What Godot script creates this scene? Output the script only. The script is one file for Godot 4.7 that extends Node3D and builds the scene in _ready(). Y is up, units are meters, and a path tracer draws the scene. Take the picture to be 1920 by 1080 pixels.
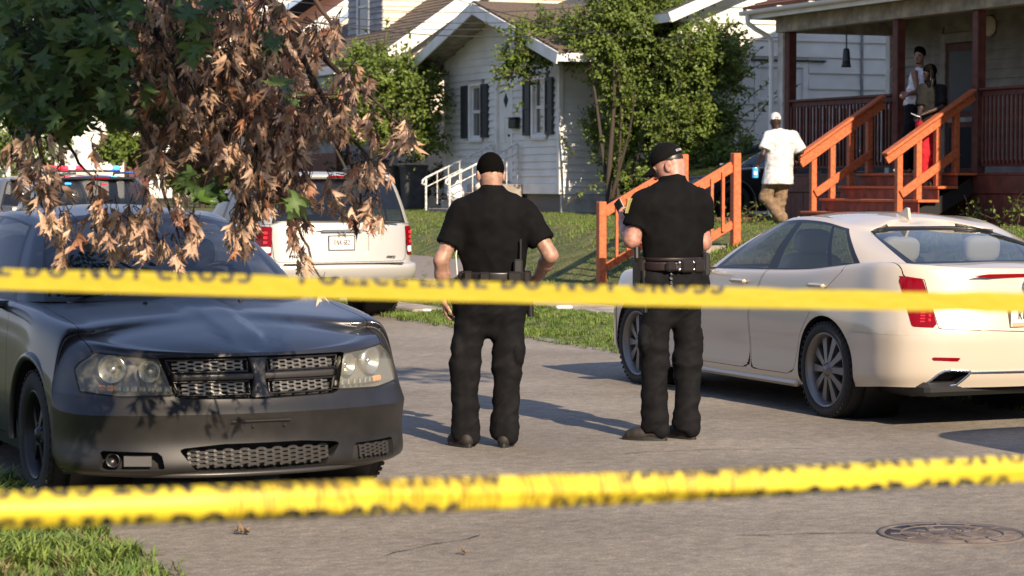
extends Node3D

const TH := 0.4014257          # the road runs 23 degrees to the left of the view
var M := {}
var used := {}
var rng := RandomNumberGenerator.new()

func _ready() -> void:
	rng.seed = 20240611
	# ---- camera
	var cam := Camera3D.new()
	cam.name = "camera"
	add_child(cam)
	cam.position = Vector3(0, 1.6, 0)
	cam.rotation.x = -atan(198.0 / 4400.0)
	cam.fov = 13.99
	cam.near = 0.3
	cam.far = 900.0
	var ca := CameraAttributesPhysical.new()
	ca.frustum_focal_length = 97.8
	ca.frustum_focus_distance = 15.5
	ca.frustum_near = 0.3
	ca.frustum_far = 900.0
	ca.exposure_aperture = 7.5
	cam.attributes = ca
	cam.current = true
	# ---- sky and sun
	var env := Environment.new()
	env.background_mode = Environment.BG_SKY
	var sm := ProceduralSkyMaterial.new()
	sm.sky_top_color = Color(0.42, 0.505, 0.67)
	sm.sky_horizon_color = Color(0.73, 0.75, 0.775)
	sm.sky_curve = 0.12
	sm.ground_bottom_color = Color(0.22, 0.2, 0.17)
	sm.ground_horizon_color = Color(0.62, 0.64, 0.64)
	sm.sky_energy_multiplier = 0.95
	var clouds := FastNoiseLite.new()
	clouds.seed = 5
	clouds.frequency = 0.006
	clouds.fractal_octaves = 5
	var cimg := Image.create(512, 256, false, Image.FORMAT_RGBA8)
	for y in 256:
		var lat := (0.5 - (y + 0.5) / 256.0) * PI
		for x in 512:
			var lon := (x + 0.5) / 512.0 * TAU
			var d := Vector3(cos(lat) * cos(lon), sin(lat) * 2.2, cos(lat) * sin(lon)) * 120.0
			var a := clampf(clouds.get_noise_3dv(d) * 3.2 - 0.05, 0.0, 0.75) * clampf(lat * 6.0, 0.0, 1.0)
			cimg.set_pixel(x, y, Color(1, 0.98, 0.95, a))
	sm.sky_cover = ImageTexture.create_from_image(cimg)
	sm.sky_cover_modulate = Color(0.4, 0.4, 0.4, 1)
	var sky := Sky.new()
	sky.sky_material = sm
	env.sky = sky
	env.tonemap_mode = Environment.TONE_MAPPER_LINEAR
	env.tonemap_exposure = 1.88
	env.sdfgi_enabled = true
	env.ssao_enabled = true
	env.ssil_enabled = true
	var we := WorldEnvironment.new()
	we.name = "world_environment"
	we.environment = env
	add_child(we)
	var sun := DirectionalLight3D.new()
	sun.name = "sun"
	var az := deg_to_rad(23.4)
	var el := deg_to_rad(28.5)
	var go := Vector3(-sin(az) * cos(el), -sin(el), -cos(az) * cos(el))
	sun.look_at_from_position(Vector3.ZERO, go, Vector3.UP)
	sun.light_energy = 1.55
	sun.light_color = Color(1.0, 0.915, 0.80)
	sun.light_angular_distance = 0.53
	sun.shadow_enabled = true
	add_child(sun)

	make_materials()
	build_ground()
	build_houses()
	build_vegetation()
	build_cars()
	build_people()
	build_small_things()
	build_tapes()

# ------------------------------------------------------------------ naming and grouping
func numbered(called: String) -> String:
	var k: int = used.get(called, 0)
	used[called] = k + 1
	return called if k == 0 else "%s_%03d" % [called, k]

func under(parent: Node, o: Node3D, called: String) -> void:
	if parent == self:
		o.name = numbered(called)
	else:
		var seen: Dictionary = parent.get_meta("kids") if parent.has_meta("kids") else {}
		var k: int = seen.get(called, 0)
		seen[called] = k + 1
		parent.set_meta("kids", seen)
		o.name = called if k == 0 else "%s_%03d" % [called, k]
	parent.add_child(o, true)

func tag(o: Node3D, label: String, category: String, group := "") -> Node3D:
	o.set_meta("label", label)
	o.set_meta("category", category)
	if group != "":
		o.set_meta("group", group)
	return o

func thing(called: String, label: String, category: String, at := Vector3.ZERO, turn := 0.0, group := "") -> Node3D:
	var o := Node3D.new()
	under(self, o, called)
	o.position = at
	o.rotation.y = turn
	return tag(o, label, category, group)

func kind(o: Node3D, k: String) -> Node3D:
	o.set_meta("kind", k)
	return o

func obj(called: String, mb, m: Material, parent: Node = null, at := Vector3.ZERO, turn := 0.0) -> MeshInstance3D:
	var o := MeshInstance3D.new()
	o.mesh = mb.mesh() if mb is MB else mb
	o.material_override = m
	under(parent if parent else self, o, called)
	o.position = at
	o.rotation.y = turn
	return o

func copies(called: String, mesh: Mesh, m: Material, xfs: Array, cols: Array, parent: Node = null) -> MultiMeshInstance3D:
	var mm := MultiMesh.new()
	mm.transform_format = MultiMesh.TRANSFORM_3D
	mm.use_colors = cols.size() > 0
	mm.mesh = mesh
	mm.instance_count = xfs.size()
	for i in xfs.size():
		mm.set_instance_transform(i, xfs[i])
		if cols.size() > 0:
			mm.set_instance_color(i, cols[i])
	var o := MultiMeshInstance3D.new()
	o.multimesh = mm
	o.material_override = m
	under(parent if parent else self, o, called)
	o.set_meta("kind", "stuff")
	return o

# street frame: t metres to the right across the road, s metres along it
func rp(t: float, y: float, s: float) -> Vector3:
	return Vector3(cos(TH) * t - sin(TH) * s, y, -sin(TH) * t - cos(TH) * s)

func rr(a: float, b: float) -> float:
	return rng.randf_range(a, b)

func hash01(i: int, j := 0) -> float:
	var h := sin(i * 127.1 + j * 311.7) * 43758.5453
	return h - floor(h)

# ------------------------------------------------------------------ mesh builder (faces given counter-clockwise from outside)
class MB:
	var v := PackedVector3Array()
	var n := PackedVector3Array()
	var uv := PackedVector2Array()
	var c := PackedColorArray()
	var ix := PackedInt32Array()
	var col := Color(1, 1, 1)
	var use_c := false

	func mesh() -> ArrayMesh:
		if ix.size() == 0:
			return ArrayMesh.new()
		var a := []
		a.resize(Mesh.ARRAY_MAX)
		a[Mesh.ARRAY_VERTEX] = v
		a[Mesh.ARRAY_NORMAL] = n
		a[Mesh.ARRAY_TEX_UV] = uv
		if use_c:
			a[Mesh.ARRAY_COLOR] = c
		a[Mesh.ARRAY_INDEX] = ix
		var m := ArrayMesh.new()
		m.add_surface_from_arrays(Mesh.PRIMITIVE_TRIANGLES, a)
		return m

	func vert(p: Vector3, nn: Vector3, t := Vector2.ZERO) -> int:
		v.append(p)
		n.append(nn)
		uv.append(t)
		if use_c:
			c.append(col)
		return v.size() - 1

	func face(a: int, b: int, d: int) -> void:
		ix.append(a)
		ix.append(d)
		ix.append(b)

	func tri(a: Vector3, b: Vector3, d: Vector3) -> void:
		var nn := (b - a).cross(d - a)
		if nn.length_squared() < 1e-18:
			return
		nn = nn.normalized()
		face(vert(a, nn), vert(b, nn), vert(d, nn))

	func quad(a: Vector3, b: Vector3, d: Vector3, e: Vector3) -> void:
		var nn := (d - a).cross(e - b)
		if nn.length_squared() < 1e-18:
			return
		nn = nn.normalized()
		var i := vert(a, nn, Vector2(0, 0))
		vert(b, nn, Vector2(1, 0))
		vert(d, nn, Vector2(1, 1))
		vert(e, nn, Vector2(0, 1))
		face(i, i + 1, i + 2)
		face(i, i + 2, i + 3)

	func tri_n(p: Vector3, q: Vector3, r: Vector3, a: Vector3, b: Vector3, d: Vector3) -> void:
		var i := vert(p, a)
		vert(q, b)
		vert(r, d)
		if (q - p).cross(r - p).dot(a + b + d) >= 0.0:
			face(i, i + 1, i + 2)
		else:
			face(i, i + 2, i + 1)

	# chamfered box
	func box(at: Vector3, size: Vector3, ch := 0.0, b := Basis()) -> void:
		var h := size * 0.5
		ch = minf(ch, minf(h.x, minf(h.y, h.z)) * 0.9)
		var ax := [Vector3(1, 0, 0), Vector3(0, 1, 0), Vector3(0, 0, 1)]
		for k in 3:
			var u: Vector3 = ax[(k + 1) % 3]
			var w: Vector3 = ax[(k + 2) % 3]
			for s in [1.0, -1.0]:
				var o: Vector3 = ax[k] * h[k] * s
				var hu: Vector3 = u * (h[(k + 1) % 3] - ch) * s
				var hw: Vector3 = w * (h[(k + 2) % 3] - ch)
				quad(at + b * (o - hu - hw), at + b * (o + hu - hw), at + b * (o + hu + hw), at + b * (o - hu + hw))
		if ch <= 0.0:
			return
		for k in 3:
			var i := (k + 1) % 3
			var j := (k + 2) % 3
			for si in [1.0, -1.0]:
				for sj in [1.0, -1.0]:
					var e: Vector3 = ax[k] * (h[k] - ch)
					var p: Vector3 = ax[i] * h[i] * si + ax[j] * (h[j] - ch) * sj
					var q: Vector3 = ax[i] * (h[i] - ch) * si + ax[j] * h[j] * sj
					if si * sj > 0:
						quad(at + b * (p - e), at + b * (q - e), at + b * (q + e), at + b * (p + e))
					else:
						quad(at + b * (q - e), at + b * (p - e), at + b * (p + e), at + b * (q + e))
		for sx in [1.0, -1.0]:
			for sy in [1.0, -1.0]:
				for sz in [1.0, -1.0]:
					var p := Vector3(h.x * sx, (h.y - ch) * sy, (h.z - ch) * sz)
					var q := Vector3((h.x - ch) * sx, h.y * sy, (h.z - ch) * sz)
					var r := Vector3((h.x - ch) * sx, (h.y - ch) * sy, h.z * sz)
					if sx * sy * sz > 0:
						tri(at + b * p, at + b * q, at + b * r)
					else:
						tri(at + b * p, at + b * r, at + b * q)

	# box between two points
	func bar(p: Vector3, q: Vector3, w: float, h: float, ch := 0.0, up := Vector3.UP) -> void:
		var z := (q - p)
		var l := z.length()
		z = z / l
		var x := up.cross(z)
		if x.length() < 1e-4:
			x = Vector3.RIGHT.cross(z)
		x = x.normalized()
		var y := z.cross(x)
		box((p + q) * 0.5, Vector3(w, h, l), ch, Basis(x, y, z))

	func tube(path: Array, r, sides := 8, caps := true) -> void:
		var m := path.size()
		var x := Vector3.ZERO
		var first := v.size()
		for i in m:
			var d: Vector3 = (path[mini(i + 1, m - 1)] - path[maxi(i - 1, 0)]).normalized()
			if i == 0:
				x = d.cross(Vector3.UP if absf(d.y) < 0.9 else Vector3.RIGHT).normalized()
			else:
				x = (x - d * x.dot(d)).normalized()
			var y := d.cross(x)
			var rad: float = r[i] if r is Array or r is PackedFloat32Array else r
			for k in sides:
				var a := TAU * k / sides
				var nn := x * cos(a) + y * sin(a)
				vert(path[i] + nn * rad, nn, Vector2(float(k) / sides, i))
		for i in m - 1:
			for k in sides:
				var a := first + i * sides + k
				var b := first + i * sides + (k + 1) % sides
				face(a, b, b + sides)
				face(a, b + sides, a + sides)
		if caps:
			for e in [0, m - 1]:
				var d: Vector3 = (path[1] - path[0]).normalized() * -1.0 if e == 0 else (path[m - 1] - path[m - 2]).normalized()
				var ci := vert(path[e], d)
				var s0 := v.size()
				for k in sides:
					vert(v[first + e * sides + k], d)
				for k in sides:
					if e == 0:
						face(ci, s0 + (k + 1) % sides, s0 + k)
					else:
						face(ci, s0 + k, s0 + (k + 1) % sides)

	# profile of (radius, height) revolved about y; a repeated point makes a hard edge
	func lathe(prof: Array, sides: int, xf := Transform3D()) -> void:
		var m := prof.size()
		for i in m - 1:
			var p: Vector2 = prof[i]
			var q: Vector2 = prof[i + 1]
			if p.distance_to(q) < 1e-6:
				continue
			var pn := _pn(prof, i, true)
			var qn := _pn(prof, i + 1, false)
			var f := v.size()
			for k in sides + 1:
				var a := TAU * k / sides
				var e := Vector3(cos(a), 0, sin(a))
				vert(xf * (e * p.x + Vector3(0, p.y, 0)), (xf.basis * (e * pn.x + Vector3(0, pn.y, 0))).normalized(), Vector2(float(k) / sides, 0))
				vert(xf * (e * q.x + Vector3(0, q.y, 0)), (xf.basis * (e * qn.x + Vector3(0, qn.y, 0))).normalized(), Vector2(float(k) / sides, 1))
			for k in sides:
				var a := f + k * 2
				face(a, a + 1, a + 3)
				face(a, a + 3, a + 2)

	func _pn(prof: Array, i: int, after: bool) -> Vector2:
		var d := Vector2.ZERO
		var m := prof.size()
		if after or i < m - 1:
			var e: Vector2 = prof[mini(i + 1, m - 1)] - prof[i]
			if e.length() > 1e-6:
				d += e.normalized()
			elif not after:
				d = Vector2.ZERO
		if (not after) or i > 0:
			var e: Vector2 = prof[i] - prof[maxi(i - 1, 0)]
			if e.length() > 1e-6:
				d += e.normalized()
		if d.length() < 1e-6:
			d = (prof[mini(i + 1, m - 1)] - prof[maxi(i - 1, 0)])
		return Vector2(d.y, -d.x).normalized()

	# polygon in the xy plane of xf, extruded from z=0 to z=depth
	func prism(poly: PackedVector2Array, depth: float, xf := Transform3D()) -> void:
		var p := poly
		if Geometry2D.is_polygon_clockwise(p):
			p = poly.duplicate()
			p.reverse()
		var t := Geometry2D.triangulate_polygon(p)
		for i in range(0, t.size(), 3):
			var a := p[t[i]]
			var b := p[t[i + 1]]
			var d := p[t[i + 2]]
			if (b - a).cross(d - a) < 0:
				var s := b
				b = d
				d = s
			tri(xf * Vector3(a.x, a.y, depth), xf * Vector3(b.x, b.y, depth), xf * Vector3(d.x, d.y, depth))
			tri(xf * Vector3(a.x, a.y, 0), xf * Vector3(d.x, d.y, 0), xf * Vector3(b.x, b.y, 0))
		for i in p.size():
			var a := p[i]
			var b := p[(i + 1) % p.size()]
			quad(xf * Vector3(a.x, a.y, 0), xf * Vector3(b.x, b.y, 0), xf * Vector3(b.x, b.y, depth), xf * Vector3(a.x, a.y, depth))

	# smooth grid of points, rows of equal length; flip turns its outside round
	func grid(rows: Array, flip := false, close := false) -> void:
		var h := rows.size()
		var w: int = rows[0].size()
		var f := v.size()
		for i in h:
			for j in w:
				var l := (j - 1 + w) % w if close else maxi(j - 1, 0)
				var r := (j + 1) % w if close else mini(j + 1, w - 1)
				var du: Vector3 = rows[i][r] - rows[i][l]
				var dv: Vector3 = rows[mini(i + 1, h - 1)][j] - rows[maxi(i - 1, 0)][j]
				var nn := du.cross(dv)
				if nn.length_squared() < 1e-16:
					nn = Vector3.UP
				nn = nn.normalized() * (-1.0 if flip else 1.0)
				vert(rows[i][j], nn, Vector2(float(j) / maxf(1, w - 1), float(i) / maxf(1, h - 1)))
		for i in h - 1:
			for j in (w if close else w - 1):
				var a := f + i * w + j
				var b := f + i * w + (j + 1) % w
				if flip:
					face(a, b + w, b)
					face(a, a + w, b + w)
				else:
					face(a, b, b + w)
					face(a, b + w, a + w)

	func add(o: MB, xf := Transform3D()) -> void:
		var f := v.size()
		var bn := xf.basis.orthonormalized()
		for i in o.v.size():
			v.append(xf * o.v[i])
			n.append(bn * o.n[i])
			uv.append(o.uv[i])
			if use_c:
				c.append(o.c[i] if o.use_c else col)
		for i in o.ix:
			ix.append(f + i)

	# flat lettering
	func text(s: String, height: float, xf: Transform3D, deep := 0.002, font := "Droid Sans", weight := 700) -> void:
		var tm := TextMesh.new()
		var sf := SystemFont.new()
		sf.font_names = PackedStringArray([font])
		sf.font_weight = weight
		tm.font = sf
		tm.text = s
		tm.font_size = 64
		tm.pixel_size = height / 46.0
		tm.depth = deep
		tm.curve_step = 2.0
		for k in tm.get_surface_count():
			var a := tm.surface_get_arrays(k)
			var pv: PackedVector3Array = a[Mesh.ARRAY_VERTEX]
			var pn: PackedVector3Array = a[Mesh.ARRAY_NORMAL]
			var pi = a[Mesh.ARRAY_INDEX]
			var f := v.size()
			for i in pv.size():
				vert(xf * pv[i], (xf.basis * pn[i]).normalized())
			if pi == null or pi.size() == 0:
				for i in pv.size():
					ix.append(f + i)
			else:
				for i in pi:
					ix.append(f + i)

func bx(at: Vector3, size: Vector3, ch := 0.0, b := Basis()) -> MB:
	var m := MB.new()
	m.box(at, size, ch, b)
	return m

# ------------------------------------------------------------------ materials (colours given as linear base colours)
func lin(r: float, g: float, b: float) -> Color:
	return Color(r, g, b).linear_to_srgb()

func mat(called: String, c: Color, rough := 0.7, metal := 0.0) -> StandardMaterial3D:
	var m := StandardMaterial3D.new()
	m.resource_name = called
	m.albedo_color = c.linear_to_srgb()
	m.roughness = rough
	m.metallic = metal
	M[called] = m
	return m

# seamless noise picture between two tints, as a multiplier
func noise_tex(sd: int, freq: float, lo: Color, hi: Color, size := 512, oct := 5, kindof := FastNoiseLite.TYPE_SIMPLEX_SMOOTH, contrast := 1.0) -> ImageTexture:
	var f := FastNoiseLite.new()
	f.seed = sd
	f.noise_type = kindof
	f.frequency = freq
	f.fractal_octaves = oct
	var im := f.get_seamless_image(size, size)
	im.convert(Image.FORMAT_L8)
	var src := im.get_data()
	var out := PackedByteArray()
	out.resize(size * size * 4)
	for i in src.size():
		var k := clampf((src[i] / 255.0 - 0.5) * contrast + 0.5, 0, 1)
		var q := lo.lerp(hi, k)
		out[i * 4] = int(clampf(q.r, 0, 1) * 255)
		out[i * 4 + 1] = int(clampf(q.g, 0, 1) * 255)
		out[i * 4 + 2] = int(clampf(q.b, 0, 1) * 255)
		out[i * 4 + 3] = 255
	return ImageTexture.create_from_image(Image.create_from_data(size, size, false, Image.FORMAT_RGBA8, out))

func tri_uv(m: StandardMaterial3D, scale: float, world := true) -> void:
	m.uv1_triplanar = true
	m.uv1_world_triplanar = world
	m.uv1_scale = Vector3.ONE * scale

func dirty(m: StandardMaterial3D, tex: Texture2D, scale: float, world := false) -> StandardMaterial3D:
	m.albedo_texture = tex
	tri_uv(m, scale, world)
	return m

func bumped(m: StandardMaterial3D, tex: Texture2D, cm: float) -> StandardMaterial3D:
	m.heightmap_enabled = true
	m.heightmap_texture = tex
	m.heightmap_scale = cm
	return m

func leaf_mat(called: String, c: Color, rough := 0.5, back := 0.5) -> StandardMaterial3D:
	var m := mat(called, c, rough)
	m.cull_mode = BaseMaterial3D.CULL_DISABLED
	m.vertex_color_use_as_albedo = true
	m.backlight_enabled = true
	m.backlight = Color(1.0, 1.0, 0.6).lerp(Color(0, 0, 0), 1.0 - back)
	return m

func glass(called: String, tint: Color, alpha: float) -> StandardMaterial3D:
	var m := mat(called, tint, 0.02)
	m.transparency = BaseMaterial3D.TRANSPARENCY_ALPHA
	m.albedo_color.a = alpha
	m.cull_mode = BaseMaterial3D.CULL_DISABLED
	return m

func paint(called: String, c: Color, metal: float, rough := 0.35) -> StandardMaterial3D:
	var m := mat(called, c, rough, metal)
	m.clearcoat_enabled = true
	m.clearcoat = 1.0
	m.clearcoat_roughness = 0.04
	return m

var soft_noise: ImageTexture
var pale_noise: ImageTexture
var fine_noise: ImageTexture
var grain_noise: ImageTexture

func make_materials() -> void:
	soft_noise = noise_tex(3, 0.006, Color(0.72, 0.72, 0.72), Color(1, 1, 1), 512, 5, FastNoiseLite.TYPE_SIMPLEX_SMOOTH, 1.4)
	pale_noise = noise_tex(6, 0.005, Color(0.86, 0.86, 0.85), Color(1, 1, 1), 512, 5, FastNoiseLite.TYPE_SIMPLEX_SMOOTH, 1.3)
	fine_noise = noise_tex(4, 0.12, Color(0.35, 0.35, 0.35), Color(1, 1, 1), 512, 3, FastNoiseLite.TYPE_SIMPLEX_SMOOTH, 1.7)
	grain_noise = noise_tex(9, 0.3, Color(0, 0, 0), Color(1, 1, 1), 512, 2, FastNoiseLite.TYPE_VALUE, 1.8)
	# asphalt: worn chip-seal, warm grey with pale and dark stones
	var a := mat("asphalt", Color(1, 1, 1), 0.9)
	a.albedo_texture = asphalt_tex()
	tri_uv(a, 1.0 / 5.0)
	a.detail_enabled = true
	a.detail_blend_mode = BaseMaterial3D.BLEND_MODE_MUL
	a.detail_albedo = noise_tex(12, 0.008, Color(0.83, 0.82, 0.81), Color(1.0, 1.0, 1.0), 512, 5, FastNoiseLite.TYPE_SIMPLEX_SMOOTH, 1.5)
	a.detail_uv_layer = BaseMaterial3D.DETAIL_UV_2
	a.uv2_triplanar = true
	a.uv2_world_triplanar = true
	a.uv2_scale = Vector3.ONE / 11.0
	bumped(a, grain_noise, 0.35)
	bumped(dirty(mat("soil_grass", Color(1, 1, 1), 0.95), noise_tex(21, 0.02, Color(0.20, 0.25, 0.10), Color(0.42, 0.41, 0.22), 512, 5, FastNoiseLite.TYPE_SIMPLEX_SMOOTH, 1.7), 1.0 / 3.5, true), grain_noise, 1.5)
	bumped(dirty(mat("concrete", Color(0.40, 0.35, 0.30), 0.9), soft_noise, 0.6, true), fine_noise, 0.1)
	dirty(mat("gravel", Color(0.34, 0.29, 0.25), 0.95), noise_tex(14, 0.2, Color(0.6, 0.6, 0.6), Color(1, 1, 1), 512, 3), 1.2, true)
	dirty(mat("white_siding", Color(0.76, 0.755, 0.72), 0.55), pale_noise, 0.35, true)
	dirty(mat("old_white", Color(0.66, 0.64, 0.58), 0.6), soft_noise, 0.9, true)
	dirty(mat("white_trim", Color(0.80, 0.80, 0.78), 0.5), pale_noise, 0.7, true)
	dirty(mat("cream_siding", Color(0.72, 0.64, 0.52), 0.6), pale_noise, 0.6, true)
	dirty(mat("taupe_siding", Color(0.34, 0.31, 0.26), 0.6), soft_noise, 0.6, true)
	dirty(mat("grey_siding", Color(0.36, 0.37, 0.39), 0.6), soft_noise, 0.6, true)
	dirty(mat("shingle_brown", Color(0.20, 0.15, 0.11), 0.9), noise_tex(31, 0.05, Color(0.55, 0.55, 0.55), Color(1, 1, 1), 512, 3), 0.8)
	dirty(mat("shingle_red", Color(0.30, 0.12, 0.07), 0.9), fine_noise, 0.9)
	dirty(mat("shingle_grey", Color(0.14, 0.135, 0.13), 0.9), fine_noise, 0.9)
	mat("shutter", Color(0.028, 0.032, 0.036), 0.5)
	mat("dark_inside", Color(0.012, 0.012, 0.012), 0.8)
	mat("black_metal", Color(0.02, 0.02, 0.022), 0.45, 0.2)
	dirty(mat("stain_orange", Color(0.58, 0.155, 0.055), 0.55), noise_tex(41, 0.02, Color(0.78, 0.74, 0.72), Color(1, 1, 1), 512, 4), 1.4)
	dirty(mat("stain_dark", Color(0.13, 0.032, 0.020), 0.6), soft_noise, 1.2)
	dirty(mat("stain_tread", Color(0.26, 0.06, 0.03), 0.6), soft_noise, 1.2)
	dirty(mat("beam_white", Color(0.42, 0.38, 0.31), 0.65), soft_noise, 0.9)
	mat("white_metal", Color(0.70, 0.70, 0.70), 0.4)
	dirty(mat("white_iron", Color(0.80, 0.79, 0.76), 0.5), soft_noise, 3.0)
	dirty(mat("bark", Color(0.10, 0.075, 0.055), 0.9), fine_noise, 2.0)
	mat("twig", Color(0.055, 0.03, 0.022), 0.8)
	glass("window_glass", Color(0.02, 0.025, 0.03), 0.25)
	mat("curtain", Color(0.45, 0.44, 0.40), 0.9)
	dirty(mat("bin_plastic", Color(0.075, 0.075, 0.08), 0.55), soft_noise, 1.0)
	dirty(mat("stone", Color(0.34, 0.31, 0.28), 0.9), fine_noise, 1.0)
	dirty(mat("brick_red", Color(0.30, 0.11, 0.08), 0.9), fine_noise, 2.0)
	dirty(mat("cast_iron", Color(0.17, 0.14, 0.125), 0.75, 0.1), soft_noise, 2.0)
	# vehicles
	var dk := paint("dark_paint", Color(0.011, 0.0115, 0.0145), 0.1, 0.4)
	dk.clearcoat_roughness = 0.11
	dk.clearcoat = 0.6
	dirty(mat("dusty_bumper", Color(0.014, 0.0132, 0.013), 0.42, 0.0), soft_noise, 2.0)
	M.dusty_bumper.clearcoat_enabled = true
	M.dusty_bumper.clearcoat = 0.25
	M.dusty_bumper.clearcoat_roughness = 0.25
	paint("pearl_paint", Color(0.52, 0.455, 0.37), 0.12, 0.3)
	paint("silver_paint", Color(0.46, 0.45, 0.43), 0.35, 0.4)
	paint("black_paint", Color(0.012, 0.012, 0.014), 0.0, 0.3)
	paint("grey_paint", Color(0.16, 0.165, 0.17), 0.4, 0.35)
	mat("tyre", Color(0.022, 0.021, 0.02), 0.85)
	mat("alloy", Color(0.20, 0.19, 0.185), 0.40, 0.7)
	mat("alloy_dark", Color(0.02, 0.02, 0.02), 0.4, 0.4)
	mat("chrome", Color(0.75, 0.75, 0.75), 0.12, 1.0)
	mat("black_plastic", Color(0.014, 0.014, 0.015), 0.5)
	mat("gloss_black", Color(0.01, 0.01, 0.011), 0.35)
	mat("grille_mesh", Color(0.17, 0.165, 0.16), 0.35, 0.6)
	mat("hair_fade", Color(0.085, 0.05, 0.038), 0.7)
	mat("satin_grille", Color(0.055, 0.053, 0.052), 0.38, 0.5)
	mat("dark_seam", Color(0.012, 0.011, 0.01), 0.8)
	glass("car_glass", Color(0.025, 0.033, 0.03), 0.45)
	glass("tinted_glass", Color(0.012, 0.016, 0.025), 0.55)
	glass("lens_clear", Color(0.55, 0.54, 0.45), 0.13)
	var rl := mat("red_lens", Color(0.17, 0.002, 0.008), 0.06)
	rl.metallic_specular = 0.35
	mat("red_bright", Color(0.72, 0.03, 0.04), 0.3)
	mat("reflector", Color(0.45, 0.44, 0.36), 0.25, 0.9)
	mat("lamp_housing", Color(0.11, 0.108, 0.09), 0.5)
	mat("amber", Color(0.6, 0.25, 0.08), 0.3)
	mat("cream_leather", Color(0.50, 0.50, 0.40), 0.6)
	mat("plate_white", Color(0.70, 0.68, 0.66), 0.45)
	mat("plate_orange", Color(0.62, 0.33, 0.2), 0.45)
	mat("ink", Color(0.012, 0.014, 0.02), 0.6)
	mat("paper", Color(0.75, 0.75, 0.74), 0.8)
	for e in [["light_red", Color(0.9, 0.06, 0.12), 1.6], ["light_blue", Color(0.1, 0.45, 0.9), 1.6], ["light_white", Color(0.9, 0.9, 0.9), 0.5]]:
		var em := mat(e[0], e[1], 0.3)
		em.emission_enabled = true
		em.emission = e[1]
		em.emission_energy_multiplier = e[2]
	# people
	for sk in [["skin_pink", Color(0.50, 0.25, 0.19)], ["skin_light", Color(0.44, 0.25, 0.18)], ["skin_brown", Color(0.045, 0.022, 0.018)], ["skin_tan", Color(0.30, 0.155, 0.105)]]:
		var s := mat(sk[0], sk[1], 0.5)
		s.subsurf_scatter_enabled = true
		s.subsurf_scatter_strength = 0.12
		dirty(s, soft_noise, 5.0)
	for cl in [["uniform_black", Color(0.0045, 0.0045, 0.005)], ["trouser_black", Color(0.0095, 0.0095, 0.011)], ["cotton_white", Color(0.76, 0.76, 0.78)], ["khaki", Color(0.26, 0.18, 0.115)], ["red_cloth", Color(0.60, 0.025, 0.04)], ["charcoal_cloth", Color(0.018, 0.0185, 0.018)], ["black_cloth", Color(0.012, 0.012, 0.014)]]:
		var q := mat(cl[0], cl[1], 0.85)
		q.metallic_specular = 0.25
		dirty(q, soft_noise, 3.0)
	mat("hair_black", Color(0.004, 0.0035, 0.003), 0.9)
	M.hair_black.metallic_specular = 0.1
	mat("leather", Color(0.012, 0.009, 0.008), 0.35)
	mat("belt_brown", Color(0.016, 0.008, 0.007), 0.4)
	mat("headliner", Color(0.16, 0.15, 0.13), 0.9)
	mat("shoe", Color(0.014, 0.011, 0.009), 0.7)
	mat("shoe_white", Color(0.6, 0.6, 0.58), 0.6)
	mat("patch_gold", Color(0.32, 0.27, 0.10), 0.7)
	mat("silver", Color(0.7, 0.7, 0.7), 0.2, 1.0)
	mat("blue_can", Color(0.06, 0.35, 0.78), 0.35)
	# tape
	mat("ink_shown_through", Color(0.30, 0.20, 0.015), 0.5)
	var tq := mat("tape_dull", Color(0.38, 0.305, 0.026), 0.6)
	tq.metallic_specular = 0.25
	tq.cull_mode = BaseMaterial3D.CULL_DISABLED
	var tp := mat("tape_yellow", Color(0.66, 0.52, 0.035), 0.36)
	tp.backlight_enabled = true
	tp.backlight = Color(0.35, 0.33, 0.1)
	tp.cull_mode = BaseMaterial3D.CULL_DISABLED
	# leaves
	leaf_mat("leaf_bush", Color(1, 1, 1), 0.5, 0.95)
	leaf_mat("leaf_maple", Color(1, 1, 1), 0.42, 0.6)
	leaf_mat("leaf_dead", Color(1, 1, 1), 0.7, 0.3)
	leaf_mat("grass_blade", Color(1, 1, 1), 0.6, 0.4)

func asphalt_tex() -> ImageTexture:
	var size := 1024
	var r := RandomNumberGenerator.new()
	r.seed = 77
	var f := FastNoiseLite.new()
	f.seed = 8
	f.frequency = 0.035
	f.fractal_octaves = 4
	var im := f.get_seamless_image(size, size)
	im.convert(Image.FORMAT_L8)
	var src := im.get_data()
	var out := PackedByteArray()
	out.resize(size * size * 3)
	for i in src.size():
		var k := 0.485 + (src[i] / 255.0 - 0.5) * 0.10
		var q := r.randf()
		if q < 0.10:
			k += r.randf() * 0.22
		elif q < 0.22:
			k -= r.randf() * 0.14
		else:
			k += (r.randf() - 0.5) * 0.07
		out[i * 3] = int(clampf(k * 1.05, 0, 1) * 255)
		out[i * 3 + 1] = int(clampf(k * 0.99, 0, 1) * 255)
		out[i * 3 + 2] = int(clampf(k * 0.905, 0, 1) * 255)
	return ImageTexture.create_from_image(Image.create_from_data(size, size, false, Image.FORMAT_RGB8, out))

# ------------------------------------------------------------------ ground
var bump_noise := FastNoiseLite.new()

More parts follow.
